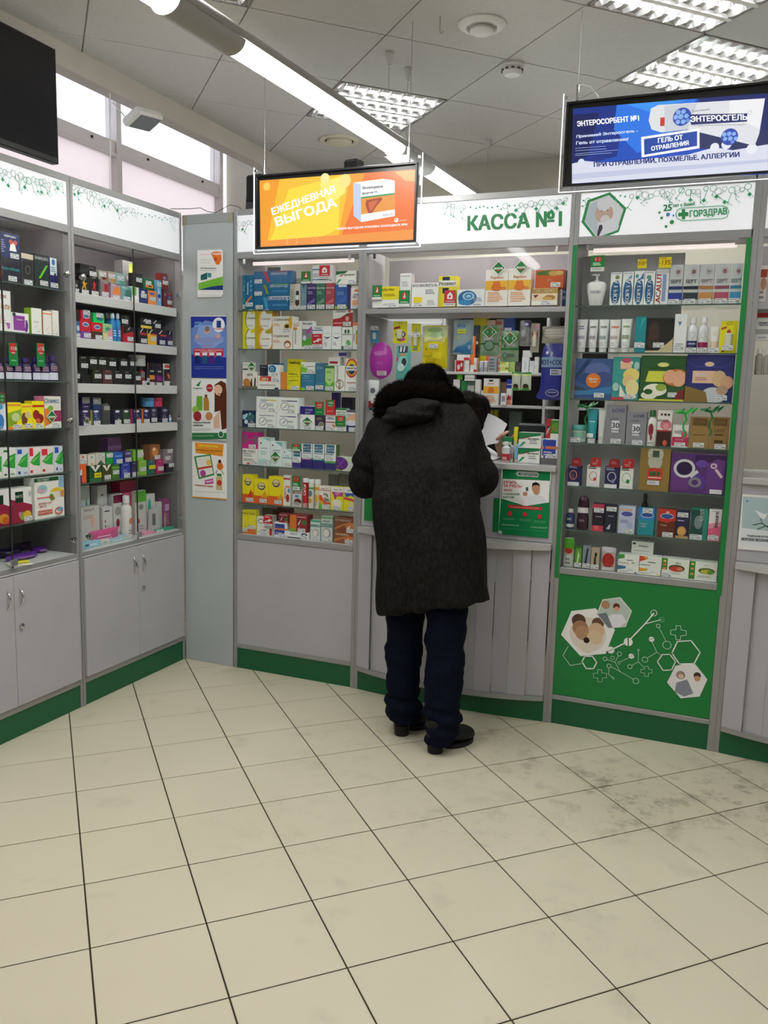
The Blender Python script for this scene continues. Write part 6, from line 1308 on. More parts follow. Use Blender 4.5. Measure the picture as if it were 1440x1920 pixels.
# poster column
t = empty('poster_column', (.0, 0, 0)); tag(t, 'pale grey blue corner column carrying four posters', 'panel')
boxo('column_board', (.003, .002, .0), (.328, .018, 2.50), M_GREYB, t); boxo('side_board', (.003, .0185, .0), (.018, .36, 2.50), M_GREYB, t); boxo('top_strip', (.003, -.001, 2.485), (.328, .02, 2.535), mat('grey_strip', '9aa0a0', .45), t)
boxo('tape', (.004, -.0025, 2.48), (.030, -.0015, 2.53), mat('brown_tape', 'a09a80', .4), t, 0); boxo('tape', (.30, -.0025, 2.48), (.326, -.0015, 2.53), MATS['brown_tape'], t, 0)
def poster(nm, label, x, y, z, x0, z0, x1, z1):
    t = empty('poster', (x0, y, z0)); tag(t, label, 'poster', 'posters stuck up in the shop'); boxo('paper_sheet', (0, 0, 0), (x1-x0, .0015, z1-z0), mat('paper', 'e4e6e4', .5), t, 0); art(nm, -x0, 0, -z0, t); return t
poster('panthenol_poster', 'small white poster with orange and green patches, topmost on the column', 0, -.003, 0, .102, 2.092, .262, 2.345)
poster('clinic_poster', 'blue poster of a man with raised thumbs, second on the column', 0, -.003, 0, .056, 1.655, .287, 1.993)
poster('shampoo_poster', 'white poster of a long-haired woman and green bottles, third on the column', 0, -.003, 0, .058, 1.31, .290, 1.650)
poster('vitamin_poster', 'white poster with orange banner and slanted leaflet, lowest on the column', 0, -.003, 0, .058, .975, .292, 1.292)
# case B (centre left)
t = empty('display_cabinet', (.335, 0, 0)); tag(t, 'grey display cabinet with packed glass shelves between the poster column and the cashier window', 'cabinet', 'grey display cabinets')
WB = .765; hpost(t, 0, .022); hpost(t, WB-.022, WB); header(t, WB, .022, 11, lit=2); motif(.40, 12, t, (.024, .0035, 2.514)); 
boxo('side_panel', (.004, .036, .02), (.019, .30, 2.52), M_GREY, t); boxo('side_panel', (WB-.019, .036, .02), (WB-.004, .30, 2.52), M_GREY, t)
for z in (2.02, 1.815, 1.60, 1.39, 1.18, .965):
    q = MB(); q.box(.023, .014, z-.006, WB-.023, .30, z, m=0); q.box(.023, .0125, z-.006, WB-.023, .014, z, m=1); q.build('glass_shelf', [SHELFGLASS, M_EDGE], t)
boxo('front_glass', (.023, 0, .79), (WB-.023, .004, 2.288), GLASS, t, 0); boxo('bottom_board', (.022, .006, .755), (WB-.022, .30, .784), M_WHITE, t); boxo('base_rail', (.022, -.002, .757), (WB-.022, .005, .788), M_ALU, t)
boxo('base_panel', (.022, .002, .146), (WB-.022, .016, .755), M_GREY, t); boxo('bottom_rail', (.022, -.002, .122), (WB-.022, .016, .146), M_ALU, t); boxo('plinth', (.022, .006, 0), (WB-.022, .02, .121), M_PLINTH, t)
for x in (.06, WB-.08): q = MB(); q.box(x, -.003, 2.262, x+.016, -.0002, 2.288, ch=.001); q.build('glass_clip', M_CHROME, t)
boxo('back_partition', (.023, .315, .79), (.11, .33, 2.29), M_GREY, t)
# cashier windows
def bow(x, W, d): u = 2*x/W-1; return -d*(1-abs(u)**2.2)
def cashier(x0, W, label, name='cashier_window'):
    t = empty(name, (x0, 0, 0)); tag(t, label, 'counter', 'cashier windows')
    hpost(t, 0, .022); hpost(t, W-.02, W)
    header(t, W, .021, 21)
    q = MB(); q.box(.022, 0, 1.992, W-.02, .30, 2.016, ch=.0015); q.build('top_shelf', M_ALU, t); boxo('shelf_back', (.022, .30, 2.0), (W-.02, .31, 2.30), M_GREY, t)
    boxo('top_glass', (.023, -.004, 2.018), (W-.021, 0.0, 2.288), GLASS, t, 0)
    boxo('window_glass', (.023, .012, 1.50), (W*.5-.002, .017, 1.99), GLASS, t, 0); boxo('window_glass', (W*.5+.002, .012, 1.50), (W-.021, .017, 1.99), GLASS, t, 0)
    for x in (.06, W-.08): q = MB(); q.box(x, -.007, 2.262, x+.014, -.0042, 2.288, ch=.001); q.build('glass_clip', M_CHROME, t)
    boxo('side_panel', (.004, .036, .02), (.021, .42, 1.99), M_GREY, t); boxo('side_panel', (W-.019, .036, .02), (W-.002, .42, 1.99), M_GREY, t)
    q = MB(); q.box(.022, -.018, 1.246, W-.02, .5, 1.274, ch=.002); q.build('counter_top', mat('counter_grey', 'b4b4b4', .35), t)
    boxo('apron_panel', (.022, .004, .90), (W-.02, .018, 1.245), M_GREY, t)
    def bowed(z0, z1, d, thick, nm, m, y1=.02, base=.0):
        q = MB(); n = 20; P = [(.022+(W-.042)*i/n, base+bow(.022+(W-.042)*i/n, W, d)) for i in range(n+1)]
        fr0 = [(x, y, z0) for x, y in P]; fr1 = [(x, y, z1) for x, y in P]; bk0 = [(x, y1, z0) for x, y in P]; bk1 = [(x, y1, z1) for x, y in P]; k = n+1
        fs = []
        for i in range(n): fs += [(i, i+1, k+i+1, k+i), (k+i, k+i+1, 3*k+i+1, 3*k+i), (2*k+i+1, 2*k+i, 3*k+i, 3*k+i+1), (i+1, i, 2*k+i, 2*k+i+1)]
        fs += [(0, k, 3*k, 2*k), (n, 2*k+n, 3*k+n, k+n)]; q.faces(fr0+fr1+bk0+bk1, fs); return q.build(nm, m, t)
    bowed(.872, .898, .125, .2, 'bag_ledge', mat('counter_grey', 'b4b4b4', .35), base=-.03); bowed(.112, .135, .10, .2, 'bottom_rail', M_ALU, base=-.012); bowed(0, .111, .035, .2, 'plinth', M_PLINTH, base=.004)
    ns = 12; sw = (W-.046)/ns
    for i in range(ns):
        xa = .023+sw*i; xb = xa+sw-.001; ya = bow(xa, W, .085)-.008; yb_ = bow(xb, W, .085)-.008
        if i % 2 == 0: ya2, yb2 = ya, yb_-.006
        else: ya2, yb2 = ya+.014, yb_+.004
        q = MB(); vs = [(xa, ya2, .1355), (xb, yb2, .1355), (xb, yb2+.012, .1355), (xa, ya2+.012, .1355)]; vs += [(a, b, .8715) for a, b, c in vs]
        q.faces(vs, [(0, 1, 5, 4), (1, 2, 6, 5), (2, 3, 7, 6), (3, 0, 4, 7), (4, 5, 6, 7), (3, 2, 1, 0)]); q.build('front_slat', M_GREY, t)
    return t
tw = cashier(1.10, 1.055, 'grey cashier window with curved slatted front, where the customer in black stands')
motif(.62, 22, tw, (.42, .0035, 2.514))
o = art('kassa_sign', 1.12-1.10, .003, 2.30, tw, FLATLIT); o.name = 'sign_lettering'
tq = cashier(2.93, 1.05, 'grey cashier window cut by the right edge of the picture'); motif(.9, 31, tq, (.03, .0035, 2.514))
# case G (green)
t = empty('display_cabinet', (2.155, 0, 0)); tag(t, 'display cabinet with a bright green base and green side strips', 'cabinet', 'grey display cabinets')
WG = .775; hpost(t, 0, .022); hpost(t, WG-.03, WG); 
q = MB(); q.box(.0005, -.004, .735, .019, -.0005, 2.288, ch=.0008); q.build('green_strip', M_STRIP, t); q = MB(); q.box(WG-.046, -.004, .735, WG-.024, -.0005, 2.288, ch=.0008); q.build('green_strip', M_STRIP, t)
header(t, WG, .022, 41, lit=2); motif(WG-.05, 42, t, (.024, .0035, 2.514)); o = art('logo_sign', .02, .003, 2.30, t, FLATLIT); o.name = 'sign_picture'
boxo('side_panel', (.004, .036, .02), (.019, .30, 2.52), M_GREY, t); boxo('side_panel', (WG-.027, .036, .02), (WG-.004, .30, 2.52), M_GREY, t)
for z in (2.02, 1.81, 1.595, 1.39, 1.185, .975):
    q = MB(); q.box(.023, .014, z-.006, WG-.031, .20, z, m=0); q.box(.023, .0125, z-.006, WG-.031, .014, z, m=1); q.build('glass_shelf', [SHELFGLASS, M_EDGE], t)
boxo('back_panel', (.021, .205, .79), (WG-.031, .215, 1.38), mat('pale_back_board', 'c6c8ca', .5), t); boxo('back_panel', (.021, .205, 1.84), (WG-.3, .215, 2.27), MATS['pale_back_board'], t)
boxo('front_glass', (.023, 0, .79), (WG-.031, .004, 2.288), GLASS, t, 0); boxo('bottom_board', (.022, .006, .757), (WG-.03, .20, .784), M_WHITE, t); boxo('base_rail', (.022, -.002, .757), (WG-.03, .005, .788), M_ALU, t)
gp = boxo('green_base_panel', (.022, .002, .150), (WG-.03, .016, .756), M_GREEN, t); o = art('green_art', 2.17-2.155, -.0005+.002, .145, t); o.name = 'printed_picture'
boxo('bottom_rail', (.022, -.002, .126), (WG-.03, .016, .149), M_ALU, t); boxo('plinth', (.022, .006, 0), (WG-.03, .02, .125), M_PLINTH, t)
for x in (.06, WG-.09): q = MB(); q.box(x, -.003, 2.262, x+.014, -.0002, 2.288, ch=.001); q.build('glass_clip', M_CHROME, t)
poster('card_poster', 'green and white poster of a man holding a card, on the cashier front', 0, -.002, 0, 1.868, .925, 2.112, 1.250)
t = boxo('leaflet', (1.838, -.001, .932), (1.866, .0008, 1.10), M_GREEN); tag(t, 'narrow green leaflet showing beside the card poster', 'leaflet')
t = boxo('leaflet', (1.14, -.001, .93), (1.235, .0008, 1.06), M_GREEN); tag(t, 'green leaflet on the cashier front left of the customer', 'leaflet')
poster('sale_notice', 'pale sea picture poster on the right cashier front', 0, -.002, 0, 2.956, .955, 3.16, 1.20)
# ================================================================ STAFF AREA
t = empty('stock_shelf', (1.20, 1.0, 0)); tag(t, 'white open stock shelving behind the cashier window', 'shelf')
M_SW = mat('white_shelf_board', 'c8c8c6', .45)
for x in (0, .64, 1.0): boxo('upright', (x, -.01, 0), (x+.016, .30, 2.25), M_SW, t)
for z in (.5, .8, 1.08, 1.34, 1.54, 1.735, 2.1):
    for a, b in ((.017, .639), (.657, .999)): boxo('shelf_board', (a, -.01, z-.016), (b, .30, z), M_SW, t)
boxo('back_board', (.0, .301, 0), (1.016, .31, 2.25), mat('dark_back_board', '3c3e3e', .7), t)
t = empty('tall_cupboard', (.82, 1.0, 0)); tag(t, 'white tall cupboard behind the hanging yellow packs', 'cupboard')
boxo('carcass', (0, .012, 0), (.372, .36, 2.07), M_SW, t); d = boxo('door', (.006, -.004, .02), (.366, .0115, 2.03), M_SW, t); handle(d, .03, 1.0, 1.15); q = MB(); q.box(.03, -.0085, .08, .34, -.0045, 1.96, ch=.002); q.build('door_panel', mat('pale_panel', 'b9bab8', .4), d)
# ================================================================ HANGING SCREENS
def screen(x0, x1, z0, z1, y, artname, ax, az, label, clampx, mesh_off):
    t = empty('hanging_screen', (x0, y, z0)); tag(t, label, 'screen', 'hanging advertising screens'); w = x1-x0; h = z1-z0
    boxo('acrylic_sheet', (-.025, .004, -.025), (w+.025, .009, h+.045), ACRYL, t, 0)
    q = MB(); q.box(-.027, .0035, -.027, -.0235, .0095, h+.047); q.box(w+.0235, .0035, -.027, w+.027, .0095, h+.047); q.box(-.0235, .0035, -.028, w+.0235, .0095, -.0255); q.build('lit_edge', M_SLOT, t)
    q = MB(); b = .009
    q.box(-b, -.012, -b, w+b, .0035, 0, ch=.001); q.box(-b, -.012, h, w+b, .0035, h+b, ch=.001); q.box(-b, -.012, 0.0002, 0, .0035, h-.0002, ch=.001); q.box(w, -.012, .0002, w+b, .0035, h-.0002, ch=.001); q.build('frame', M_BLACK, t)
    boxo('screen_back', (0, .0, 0), (w, .003, h), M_BLACK, t, 0); o = art(artname, ax-x0, -.0035, az-z0, t, SCREEN, lay=.00006); o.name = 'picture'
    for xx, zz in ((-.014, -.014), (w+.014, -.014), (-.014, h+.03), (w+.014, h+.03)): q = MB(); q.tube([(xx, .003, zz), (xx, -.004, zz)], .006, 10); q.build('screw', M_CHROME, t, smooth=True)
    for xx in clampx: q = MB(); q.box(xx-.005, -.004, h+.012, xx+.005, .014, h+.075, ch=.001); q.build('cable_clamp', M_CHROME, t)
    return t
t1 = screen(.803, 1.575, 2.248, 2.556, -.52, 'orange_screen', .80, 2.245, 'orange hanging screen advertising a daily bargain with a medicine carton', (.03, .735), 0)
t2 = screen(2.180, 2.985, 2.462, 2.772, -.39, 'blue_screen', 2.19, 2.46, 'blue hanging screen advertising a gel against poisoning', (.03, .77), 0)
for x, y, z, l in ((.833, -.515, 2.60, 'thin cable carrying the left end of the orange screen'), (1.538, -.515, 2.60, 'thin cable carrying the right end of the orange screen'), (2.210, -.385, 2.815, 'thin cable carrying the left end of the blue screen'), (2.95, -.385, 2.815, 'thin cable carrying the right end of the blue screen')): hanger(x, y, ZC, z, l, False)
q = MB(); q.tube([(2.21, -.38, 2.84), (2.225, -.375, 2.85), (2.26, -.37, 2.838), (2.29, -.37, 2.80), (2.30, -.372, 2.765)], .0022, 6); o = q.build('power_cord', mat('white_cord', 'd0d0d0', .4), smooth=True); tag(o, 'thin white cord looping over the corner of the blue screen', 'cord')
# television
t = empty('television', (.0, -1.42, 2.555)); tag(t, 'large black television mounted above the far left cabinet', 'television')
q = MB(); q.box(.03, -.45, .0, .07, .44, .475, ch=.004); q.build('casing', M_BLACK, t); boxo('screen', (.0702, -.44, .025), (.0712, .43, .465), mat('dark_screen', '0c0c12', .12), t, 0)
boxo('wall_arm', (-.10, -.05, .18), (.03, .05, .28), M_BLACK, t); boxo('arm_plate', (-.115, -.08, .12), (-.10, .08, .50), M_BLACK, t)
# speakers
def speaker(x, y, z, w, d, h, label):
    t = empty('loudspeaker', (x, y, z), -.15); tag(t, label, 'speaker'); q = MB(); vs = [(-w/2, 0, 0), (w/2, 0, 0), (w/2, d, 0), (-w/2, d, 0), (-w*.42, .012, h), (w*.42, .012, h), (w*.42, d, h), (-w*.42, d, h)]
    q.faces(vs, [(0, 1, 5, 4), (1, 2, 6, 5), (2, 3, 7, 6), (3, 0, 4, 7), (4, 5, 6, 7), (3, 2, 1, 0)]); q.build('casing', M_BLACK, t)
    q = MB(); q.box(-w*.40, -.003, h*.34, w*.40, .004, h*.96, ch=.002); q.build('grille', mat('grille_cloth', '08080a', .8), t)
    q = MB(); [q.tube([(x_, .0, h*.14), (x_, -.004, h*.14)], .0035, 8) for x_ in (-.02, 0, .02)]; q.build('knobs', mat('grey_knob', '5a5a5a', .4), t)
speaker(.365, .14, 2.545, .105, .11, .215, 'black loudspeaker standing on the cabinet behind the orange screen')
speaker(.94, .16, 2.545, .085, .08, .255, 'small black loudspeaker rising behind the top of the orange screen')
# emergency lamp on the beam
t = empty('emergency_lamp', (.0, -.30, 2.93)); t.rotation_euler = (.18, -.55, 0); tag(t, 'white box lamp with a grey lens hanging from the beam by the window', 'lamp')
q = MB(); q.box(-.06, -.11, 0, .06, .11, .045, ch=.01); q.build('housing', M_PLAST, t); q = MB(); q.box(-.045, -.09, -.003, .045, .09, -.0005, ch=.001); q.build('lens', mat('grey_lens', '70767c', .3), t)
q = MB(); q.tube([(-.03, -.10, .03), (-.035, -.13, .12)], .004, 6); q.tube([(-.03, .06, .045), (-.035, .06, .10)], .014, 6); q.build('bracket', M_PLAST, t)
# loose cables
q = MB(); q.tube([(.0, -.10, 2.549), (.02, -.06, 2.556), (.06, .0, 2.566), (.10, .03, 2.575), (.15, .03, 2.552), (.20, .03, 2.543), (.24, .03, 2.56), (.28, .05, 2.585), (.31, .09, 2.58), (.33, .14, 2.55)], .0022, 6); o = q.build('power_cord', mat('grey_cord', '6a6a6a', .5), smooth=True); tag(o, 'thin grey cord looping along the top of the poster column', 'cord')
q = MB(); q.tube([(-.06, -.49, 3.03), (-.062, -.488, 2.9), (-.07, -.486, 2.7), (-.08, -.485, 2.56)], .003, 6); o = q.build('blind_chain', mat('bead_white', 'e8e8e8', .4), smooth=True); tag(o, 'thin white pull chain hanging at the window mullion', 'chain')
# ================================================================ PRODUCTS
UN = {'B': .045, 'W': .045, 'G': .035, 'H': .05, 'S': 1.0, 'N': .07, 'Q': .045}
ORD = ['leftmost', 'second from left', 'third from left', 'fourth from left', 'fifth from left', 'sixth from left', 'seventh from left', 'eighth from left', 'ninth from left']
def place_products():
    rows = []; cur = None
    for ln in DATA.strip().split('\n'):
        if ln[0] == '#': u, ph = ln[1:].split('|'); cur = (u, ph, []); rows.append(cur); continue
        k, nums, col, dec, desc = ln.split('|'); x, w, z, h, off = [int(q)/1000 for q in nums.split(',')]; cur[2].append([k, x, w, z, h, off, col.split(), dec, desc])
    for u, ph, items in rows:
        cnt = {}
        for it in items: cnt[it[8]] = cnt.get(it[8], 0)+1
        seen = {}
        for it in sorted(items, key=lambda q: q[1]):
            k, x, w, z, h, off, col, dec, desc = it; D = max(.022, min(.065, .5*w+.012)); 
            if k == 'f': D = .10
            for jt in items:
                if jt is not it and jt[5] > off+.005 and min(x+w, jt[1]+jt[2]) > max(x, jt[1]) and min(z+h, jt[3]+jt[4]) > max(z, jt[3])+.001: D = min(D, max(.008, jt[5]-off-.004))
            if k in 'ogj': 
                for jt in items:
                    if jt is not it and jt[5] > off+.005 and min(x+w, jt[1]+jt[2]) > max(x, jt[1]): pass
            o, cat = build_product(k, w, h, D, col, dec, desc)
            if u == 'L': o.location = (-.05-off, x+w/2, z); o.rotation_euler = (0, 0, PI/2)
            else: o.location = (x+w/2, UN[u]+off, z)
            if cnt[desc] > 1: i = seen.get(desc, 0); seen[desc] = i+1; lab = desc+', '+ORD[i]
            else: lab = desc
            lab += (', ' if ph.startswith('hanging') else ' at ' if ph.startswith('bottom') else ' in ' if ph.startswith('window') else ' on ')+ph.replace('shelf of the', 'shelf of').replace('bottom of the', 'bottom of').replace('over the cashier', 'over cashier').replace('behind the cashier', 'behind cashier')
            tag(o, lab, cat, 'goods, '+ph)
place_products()
# small extras around the goods
q = MB(); q.box(-.05, -.03, 0, .05, .03, .008, hx('d8d8c0'), ch=.002); q.box(-.03, -.012, .0085, .04, .012, .02, hx('d8d030'), ch=.003); o = q.build('lock_fob', PRINT, loc=(-.03, -1.19, .785), rot=1.2); tag(o, 'yellow and clear tag lying at the front of the far left case bottom', 'tag')
for i, (x, z, c) in enumerate(((2.62, 1.49, '2a8a3a'), (2.40, 1.47, '1d6a30'))):
    pass
def ribbon(x, y, z, label, col):
    q = MB(); 
    for k in range(7):
        a = k*2*PI/7; pts = [(.0, 0, 0), (.02*math.cos(a), .006*math.sin(a*2), .012+.008*math.sin(a)), (.05*math.cos(a), .008*math.sin(a), .018+.012*math.sin(a+1)), (.03*math.cos(a+.5), 0, .004)]
        for p0, p1 in zip(pts, pts[1:]): q.poly([(p0[0], p0[1]-.002, p0[2]), (p1[0], p1[1]-.002, p1[2]), (p1[0], p1[1]+.002, p1[2]+.008), (p0[0], p0[1]+.002, p0[2]+.008)], hx(col))
    for k in range(5): q.poly([(-.004+.008*math.sin(k*1.9), -.004, -.02*k), (.004+.008*math.sin(k*1.9), -.004, -.02*k), (.004+.008*math.sin(k*1.9+1.9), -.005, -.02*k-.02), (-.004+.008*math.sin(k*1.9+1.9), -.005, -.02*k-.02)], hx(col))
    o = q.build('ribbon_bow', GLOSSY, loc=(x, y, z)); tag(o, label, 'ribbon', 'green gift ribbons'); return o
ribbon(2.693, .024, 1.535, 'bright green curled ribbon over the kraft cartons in the green case', '22a838')
ribbon(2.255, .036, 1.548, 'dark green ribbon above the teal-lidded jar in the green case', '1f7038')
ribbon(2.80, .034, 1.546, 'dark green ribbon over the right kraft carton in the green case', '1f7038')
# papers on the counter
def sheet(pts, label, col='eceef4'):
    a, b, c, d = [Vector(p) for p in pts]; q = MB(); n = 6; V = []
    for s_ in (0, 1):
        for j in range(n+1):
            for i in range(n+1):
                u, v = i/n, j/n; p = (a*(1-u)+b*u)*(1-v)+(d*(1-u)+c*u)*v; V.append((p.x, p.y+.012*math.sin(PI*u)*(1-v), p.z+.006*math.sin(PI*u)+s_*.0006))
    k = (n+1)**2; fs = []
    for j in range(n):
        for i in range(n):
            f = (j*(n+1)+i, j*(n+1)+i+1, (j+1)*(n+1)+i+1, (j+1)*(n+1)+i); fs += [tuple(k+g for g in f), f[::-1]]
    q.faces(V, fs); o = q.build('paper_sheet', mat('bright_paper', col, .6), smooth=True); tag(o, label, 'paper', 'white papers at the cashier window'); return o
sheet([(1.665, .20, 1.315), (1.80, .17, 1.36), (1.83, .22, 1.455), (1.715, .26, 1.505)], 'tilted white sheet of paper held up over the counter')
sheet([(1.66, .10, 1.279), (1.80, .10, 1.279), (1.80, .28, 1.283), (1.66, .28, 1.283)], 'white papers lying on the counter behind the customer arm', 'f0f0f4')
sheet([(1.60, .20, 1.30), (1.70, .14, 1.285), (1.745, .23, 1.36), (1.66, .27, 1.42)], 'bent white sheet leaning below the tilted one', 'f0f0f4')
# clear canister of cotton buds and tray beyond the glass on the right
t = empty('clear_canister', (1.99, .30, 1.36)); tag(t, 'clear tube with red cap leaning behind the goods on the counter', 'container')
q = MB(); q.tube([(-.06, 0, 0), (.06, .0, .03)], .016, 12); q.build('body', mat('cloudy_plastic', 'a8aca0', .25), t, smooth=True); q = MB(); q.tube([(-.085, 0, -.006), (-.0605, 0, 0)], .019, 12); q.build('cap', mat('red_plastic', 'b02028', .3), t, smooth=True); q = MB(); q.box(-.03, -.02, -.084, .05, .03, -.02, ch=.003); q.build('stand', M_GREY, t)
t = empty('tablet_display', (1.93, .135, 1.275)); t.rotation_euler = (-.0, 0, 0); tag(t, 'dark flat screen standing behind the counter cartons', 'screen')
q = MB(); vs = [(-.045, 0, .0), (.165, 0, .0), (.165, .06, .0), (-.045, .06, .0), (-.030, .05, .19), (.165, .05, .19), (.165, .06, .19), (-.030, .06, .19)]; q.faces(vs, [(0, 1, 5, 4), (1, 2, 6, 5), (2, 3, 7, 6), (3, 0, 4, 7), (4, 5, 6, 7), (3, 2, 1, 0)]); q.build('casing', M_BLACK, t)
q = MB(); F = lambda x, z, l: (-.03+x, .05*z/.19+.002-.0004*l-.004, z+.01); q2 = MB(); draw(q2, 'r0,0,100,100,10181c;t60,70,12,2a7a80,ЛИДЕР;l20,55,80,62,1,256', .18, .17, F); q2.build('picture', FLATPRINT, t)
# ================================================================ PEOPLE
def solid(mb, name, voxel, m, parent=None, smoothit=4, disp=None):
    o = mb.build(name+'_tmp', m); r = o.modifiers.new('r', 'REMESH'); r.mode = 'VOXEL'; r.voxel_size = voxel; r.use_smooth_shade = True
    if smoothit: s_ = o.modifiers.new('s', 'SMOOTH'); s_.iterations = smoothit; s_.factor = .6
    bpy.context.view_layer.update(); dg = bpy.context.evaluated_depsgraph_get(); me = bpy.data.meshes.new_from_object(o.evaluated_get(dg)); bpy.data.objects.remove(o)
    if disp:
        for v, nn in zip(me.vertices, [tuple(n.vector) for n in me.vertex_normals]):
            d = disp(v.co, Vector(nn))
            if isinstance(d, Vector): v.co += d
            else: v.co += Vector(nn)*d
    me.polygons.foreach_set('use_smooth', [True]*len(me.polygons)); me.update(); me.name = name
    if not me.materials: me.materials.append(m)
    c = bpy.data.objects.new(name, me); COL.objects.link(c)
    if parent is not None: c.parent = parent
    return c
def loft(mb, sec, n=24, p=2.4):     # sections: (cx, cy, cz, rx, ry, tilt_x, tilt_y): tilts raise z across x or y
    rg = []
    for s_ in sec:
        cx, cy, cz, rx, ry = s_[:5]; tx = s_[5] if len(s_) > 5 else 0; ty = s_[6] if len(s_) > 6 else 0; r = []
        for j in range(n):
            a = 2*PI*j/n; x = rx*math.copysign(abs(math.cos(a))**(2/p), math.cos(a)); y = ry*math.copysign(abs(math.sin(a))**(2/p), math.sin(a)); r.append((cx+x, cy+y, cz+tx*x+ty*y))
        rg.append(r)
    mb.rings(rg)
def ball(mb, c, r, n=16, k=10):
    rx, ry, rz = r if hasattr(r, '__len__') else (r, r, r)
    mb.rings([[(c[0]+rx*math.sin(PI*i/k)*math.cos(2*PI*j/n), c[1]+ry*math.sin(PI*i/k)*math.sin(2*PI*j/n), c[2]-rz*math.cos(PI*i/k)) for j in range(n)] for i in [.15]+list(range(1, k))+[k-.15]])
def cloth(name, base, dark, rough=.75, bs=90, st=.5, spec=.3, weave='noise'):
    m = bpy.data.materials.new(name); m.use_nodes = True; nt = m.node_tree; b = nt.nodes['Principled BSDF']; N = nt.nodes.new; L = nt.links.new
    tc = N('ShaderNodeTexCoord'); n = N('ShaderNodeTexNoise'); n.inputs['Scale'].default_value = bs; n.inputs['Detail'].default_value = 4; mp = N('ShaderNodeMapping'); mp.inputs['Scale'].default_value = (1, 1, .45 if weave == 'noise' else .1); L(tc.outputs['Object'], mp.inputs[0]); L(mp.outputs[0], n.inputs['Vector'])
    r = N('ShaderNodeMapRange'); r.inputs['From Min'].default_value = .35; r.inputs['From Max'].default_value = .68; L(n.outputs['Fac'], r.inputs['Value'])
    mx = N('ShaderNodeMix'); mx.data_type = 'RGBA'; mx.inputs['A'].default_value = (*hx(dark), 1); mx.inputs['B'].default_value = (*hx(base), 1); L(r.outputs[0], mx.inputs['Factor']); L(mx.outputs['Result'], b.inputs['Base Color'])
    bp = N('ShaderNodeBump'); bp.inputs['Strength'].default_value = st; bp.inputs['Distance'].default_value = .006; L(r.outputs[0], bp.inputs['Height']); L(bp.outputs[0], b.inputs['Normal']); b.inputs['Roughness'].default_value = rough; b.inputs['Specular IOR Level'].default_value = spec
    return m
M_COAT = cloth('dark_pile_coat', '1e1b1a', '0c0b0b', .75, 75, .8, .14); M_JEAN = cloth('navy_trousers', '0b1228', '060a16', .85, 160, .3, .1); M_BOOT = mat('dark_boot_rubber', '141313', .5, spec=.3)
M_SKIN = mat('skin', 'c08f75', .5); M_HAIR = cloth('black_hair', '0a0908', '050404', .8, 120, .3, .06, 'hair'); M_HAIR2 = cloth('dark_brown_hair', '211814', '100c0a', .7, 110, .4, .12, 'hair'); M_FUR = cloth('dark_fur', '1a1512', '0c0a08', .95, 160, .5, .03); M_SMOCK = mat('white_smock', 'd8dade', .7, bump=(20, .1))
def nz(v, s, a): return a*noise.noise(Vector(v)*s)
def head_parts(mb, c, yaw=0, pitch=0, s=1.0):
    M = Matrix.Translation(Vector(c)) @ Matrix.Rotation(yaw, 4, 'Z') @ Matrix.Rotation(pitch, 4, 'X')      # face looks along local +y
    t = MB(); ball(t, (0, 0, .02), (.074, .092, .088)); ball(t, (0, .028, -.045), (.054, .058, .062)); ball(t, (0, .052, -.085), (.03, .028, .022))
    t.rings([[(r*math.cos(2*PI*j/8), .088+dy+r*.7*math.sin(2*PI*j/8), z) for j in range(8)] for r, dy, z in ((.006, -.008, .012), (.010, .0, -.012), (.016, .006, -.032), (.008, -.004, -.042))])
    for sx in (-1, 1): ball(t, (sx*.075, -.004, -.018), (.008, .018, .03)); ball(t, (sx*.040, .062, -.03), (.022, .022, .022)); 
    ball(t, (0, .078, -.064), (.024, .012, .006)); ball(t, (0, .077, -.073), (.021, .012, .006)); ball(t, (0, .075, .022), (.058, .016, .008))
    b = len(mb.v); mb.v += [tuple(M @ (Vector(v)*s)) for v in t.v]
    for f, cc in zip(t.f, t.c): mb.f.append(tuple(b+i for i in f)); mb.c.append(cc); mb.m.append(0)
    return M
def face_details(M, parent, s=1.0):
    for sx, nm in ((-1, 'eye'), (1, 'eye')):
        q = MB(); ball(q, (0, 0, 0), .012, 12, 8); o = q.build(nm, mat('eye_white', 'd8d4d0', .2), parent, smooth=True); o.location = M @ (Vector((sx*.031, .077, 0))*s)
        q = MB(); ball(q, (0, 0, 0), (.0055, .003, .0055), 12, 8); p = q.build('iris', mat('iris_brown', '2a1810', .2), o, smooth=True); p.location = (M.to_3x3() @ Vector((0, .0105, 0)))
    q = MB(); q.tube([(-.02, .0865, -.0685), (0, .0905, -.0675), (.02, .0865, -.0685)], .0022, 6); o = q.build('mouth', mat('lip', '8a4a44', .5), parent, smooth=True); o.matrix_local = M
    for sx in (-1, 1): q = MB(); q.tube([(sx*.016, .090, .018), (sx*.032, .089, .023), (sx*.048, .078, .018)], .003, 6); o = q.build('eyebrow', M_HAIR, parent); o.matrix_local = M
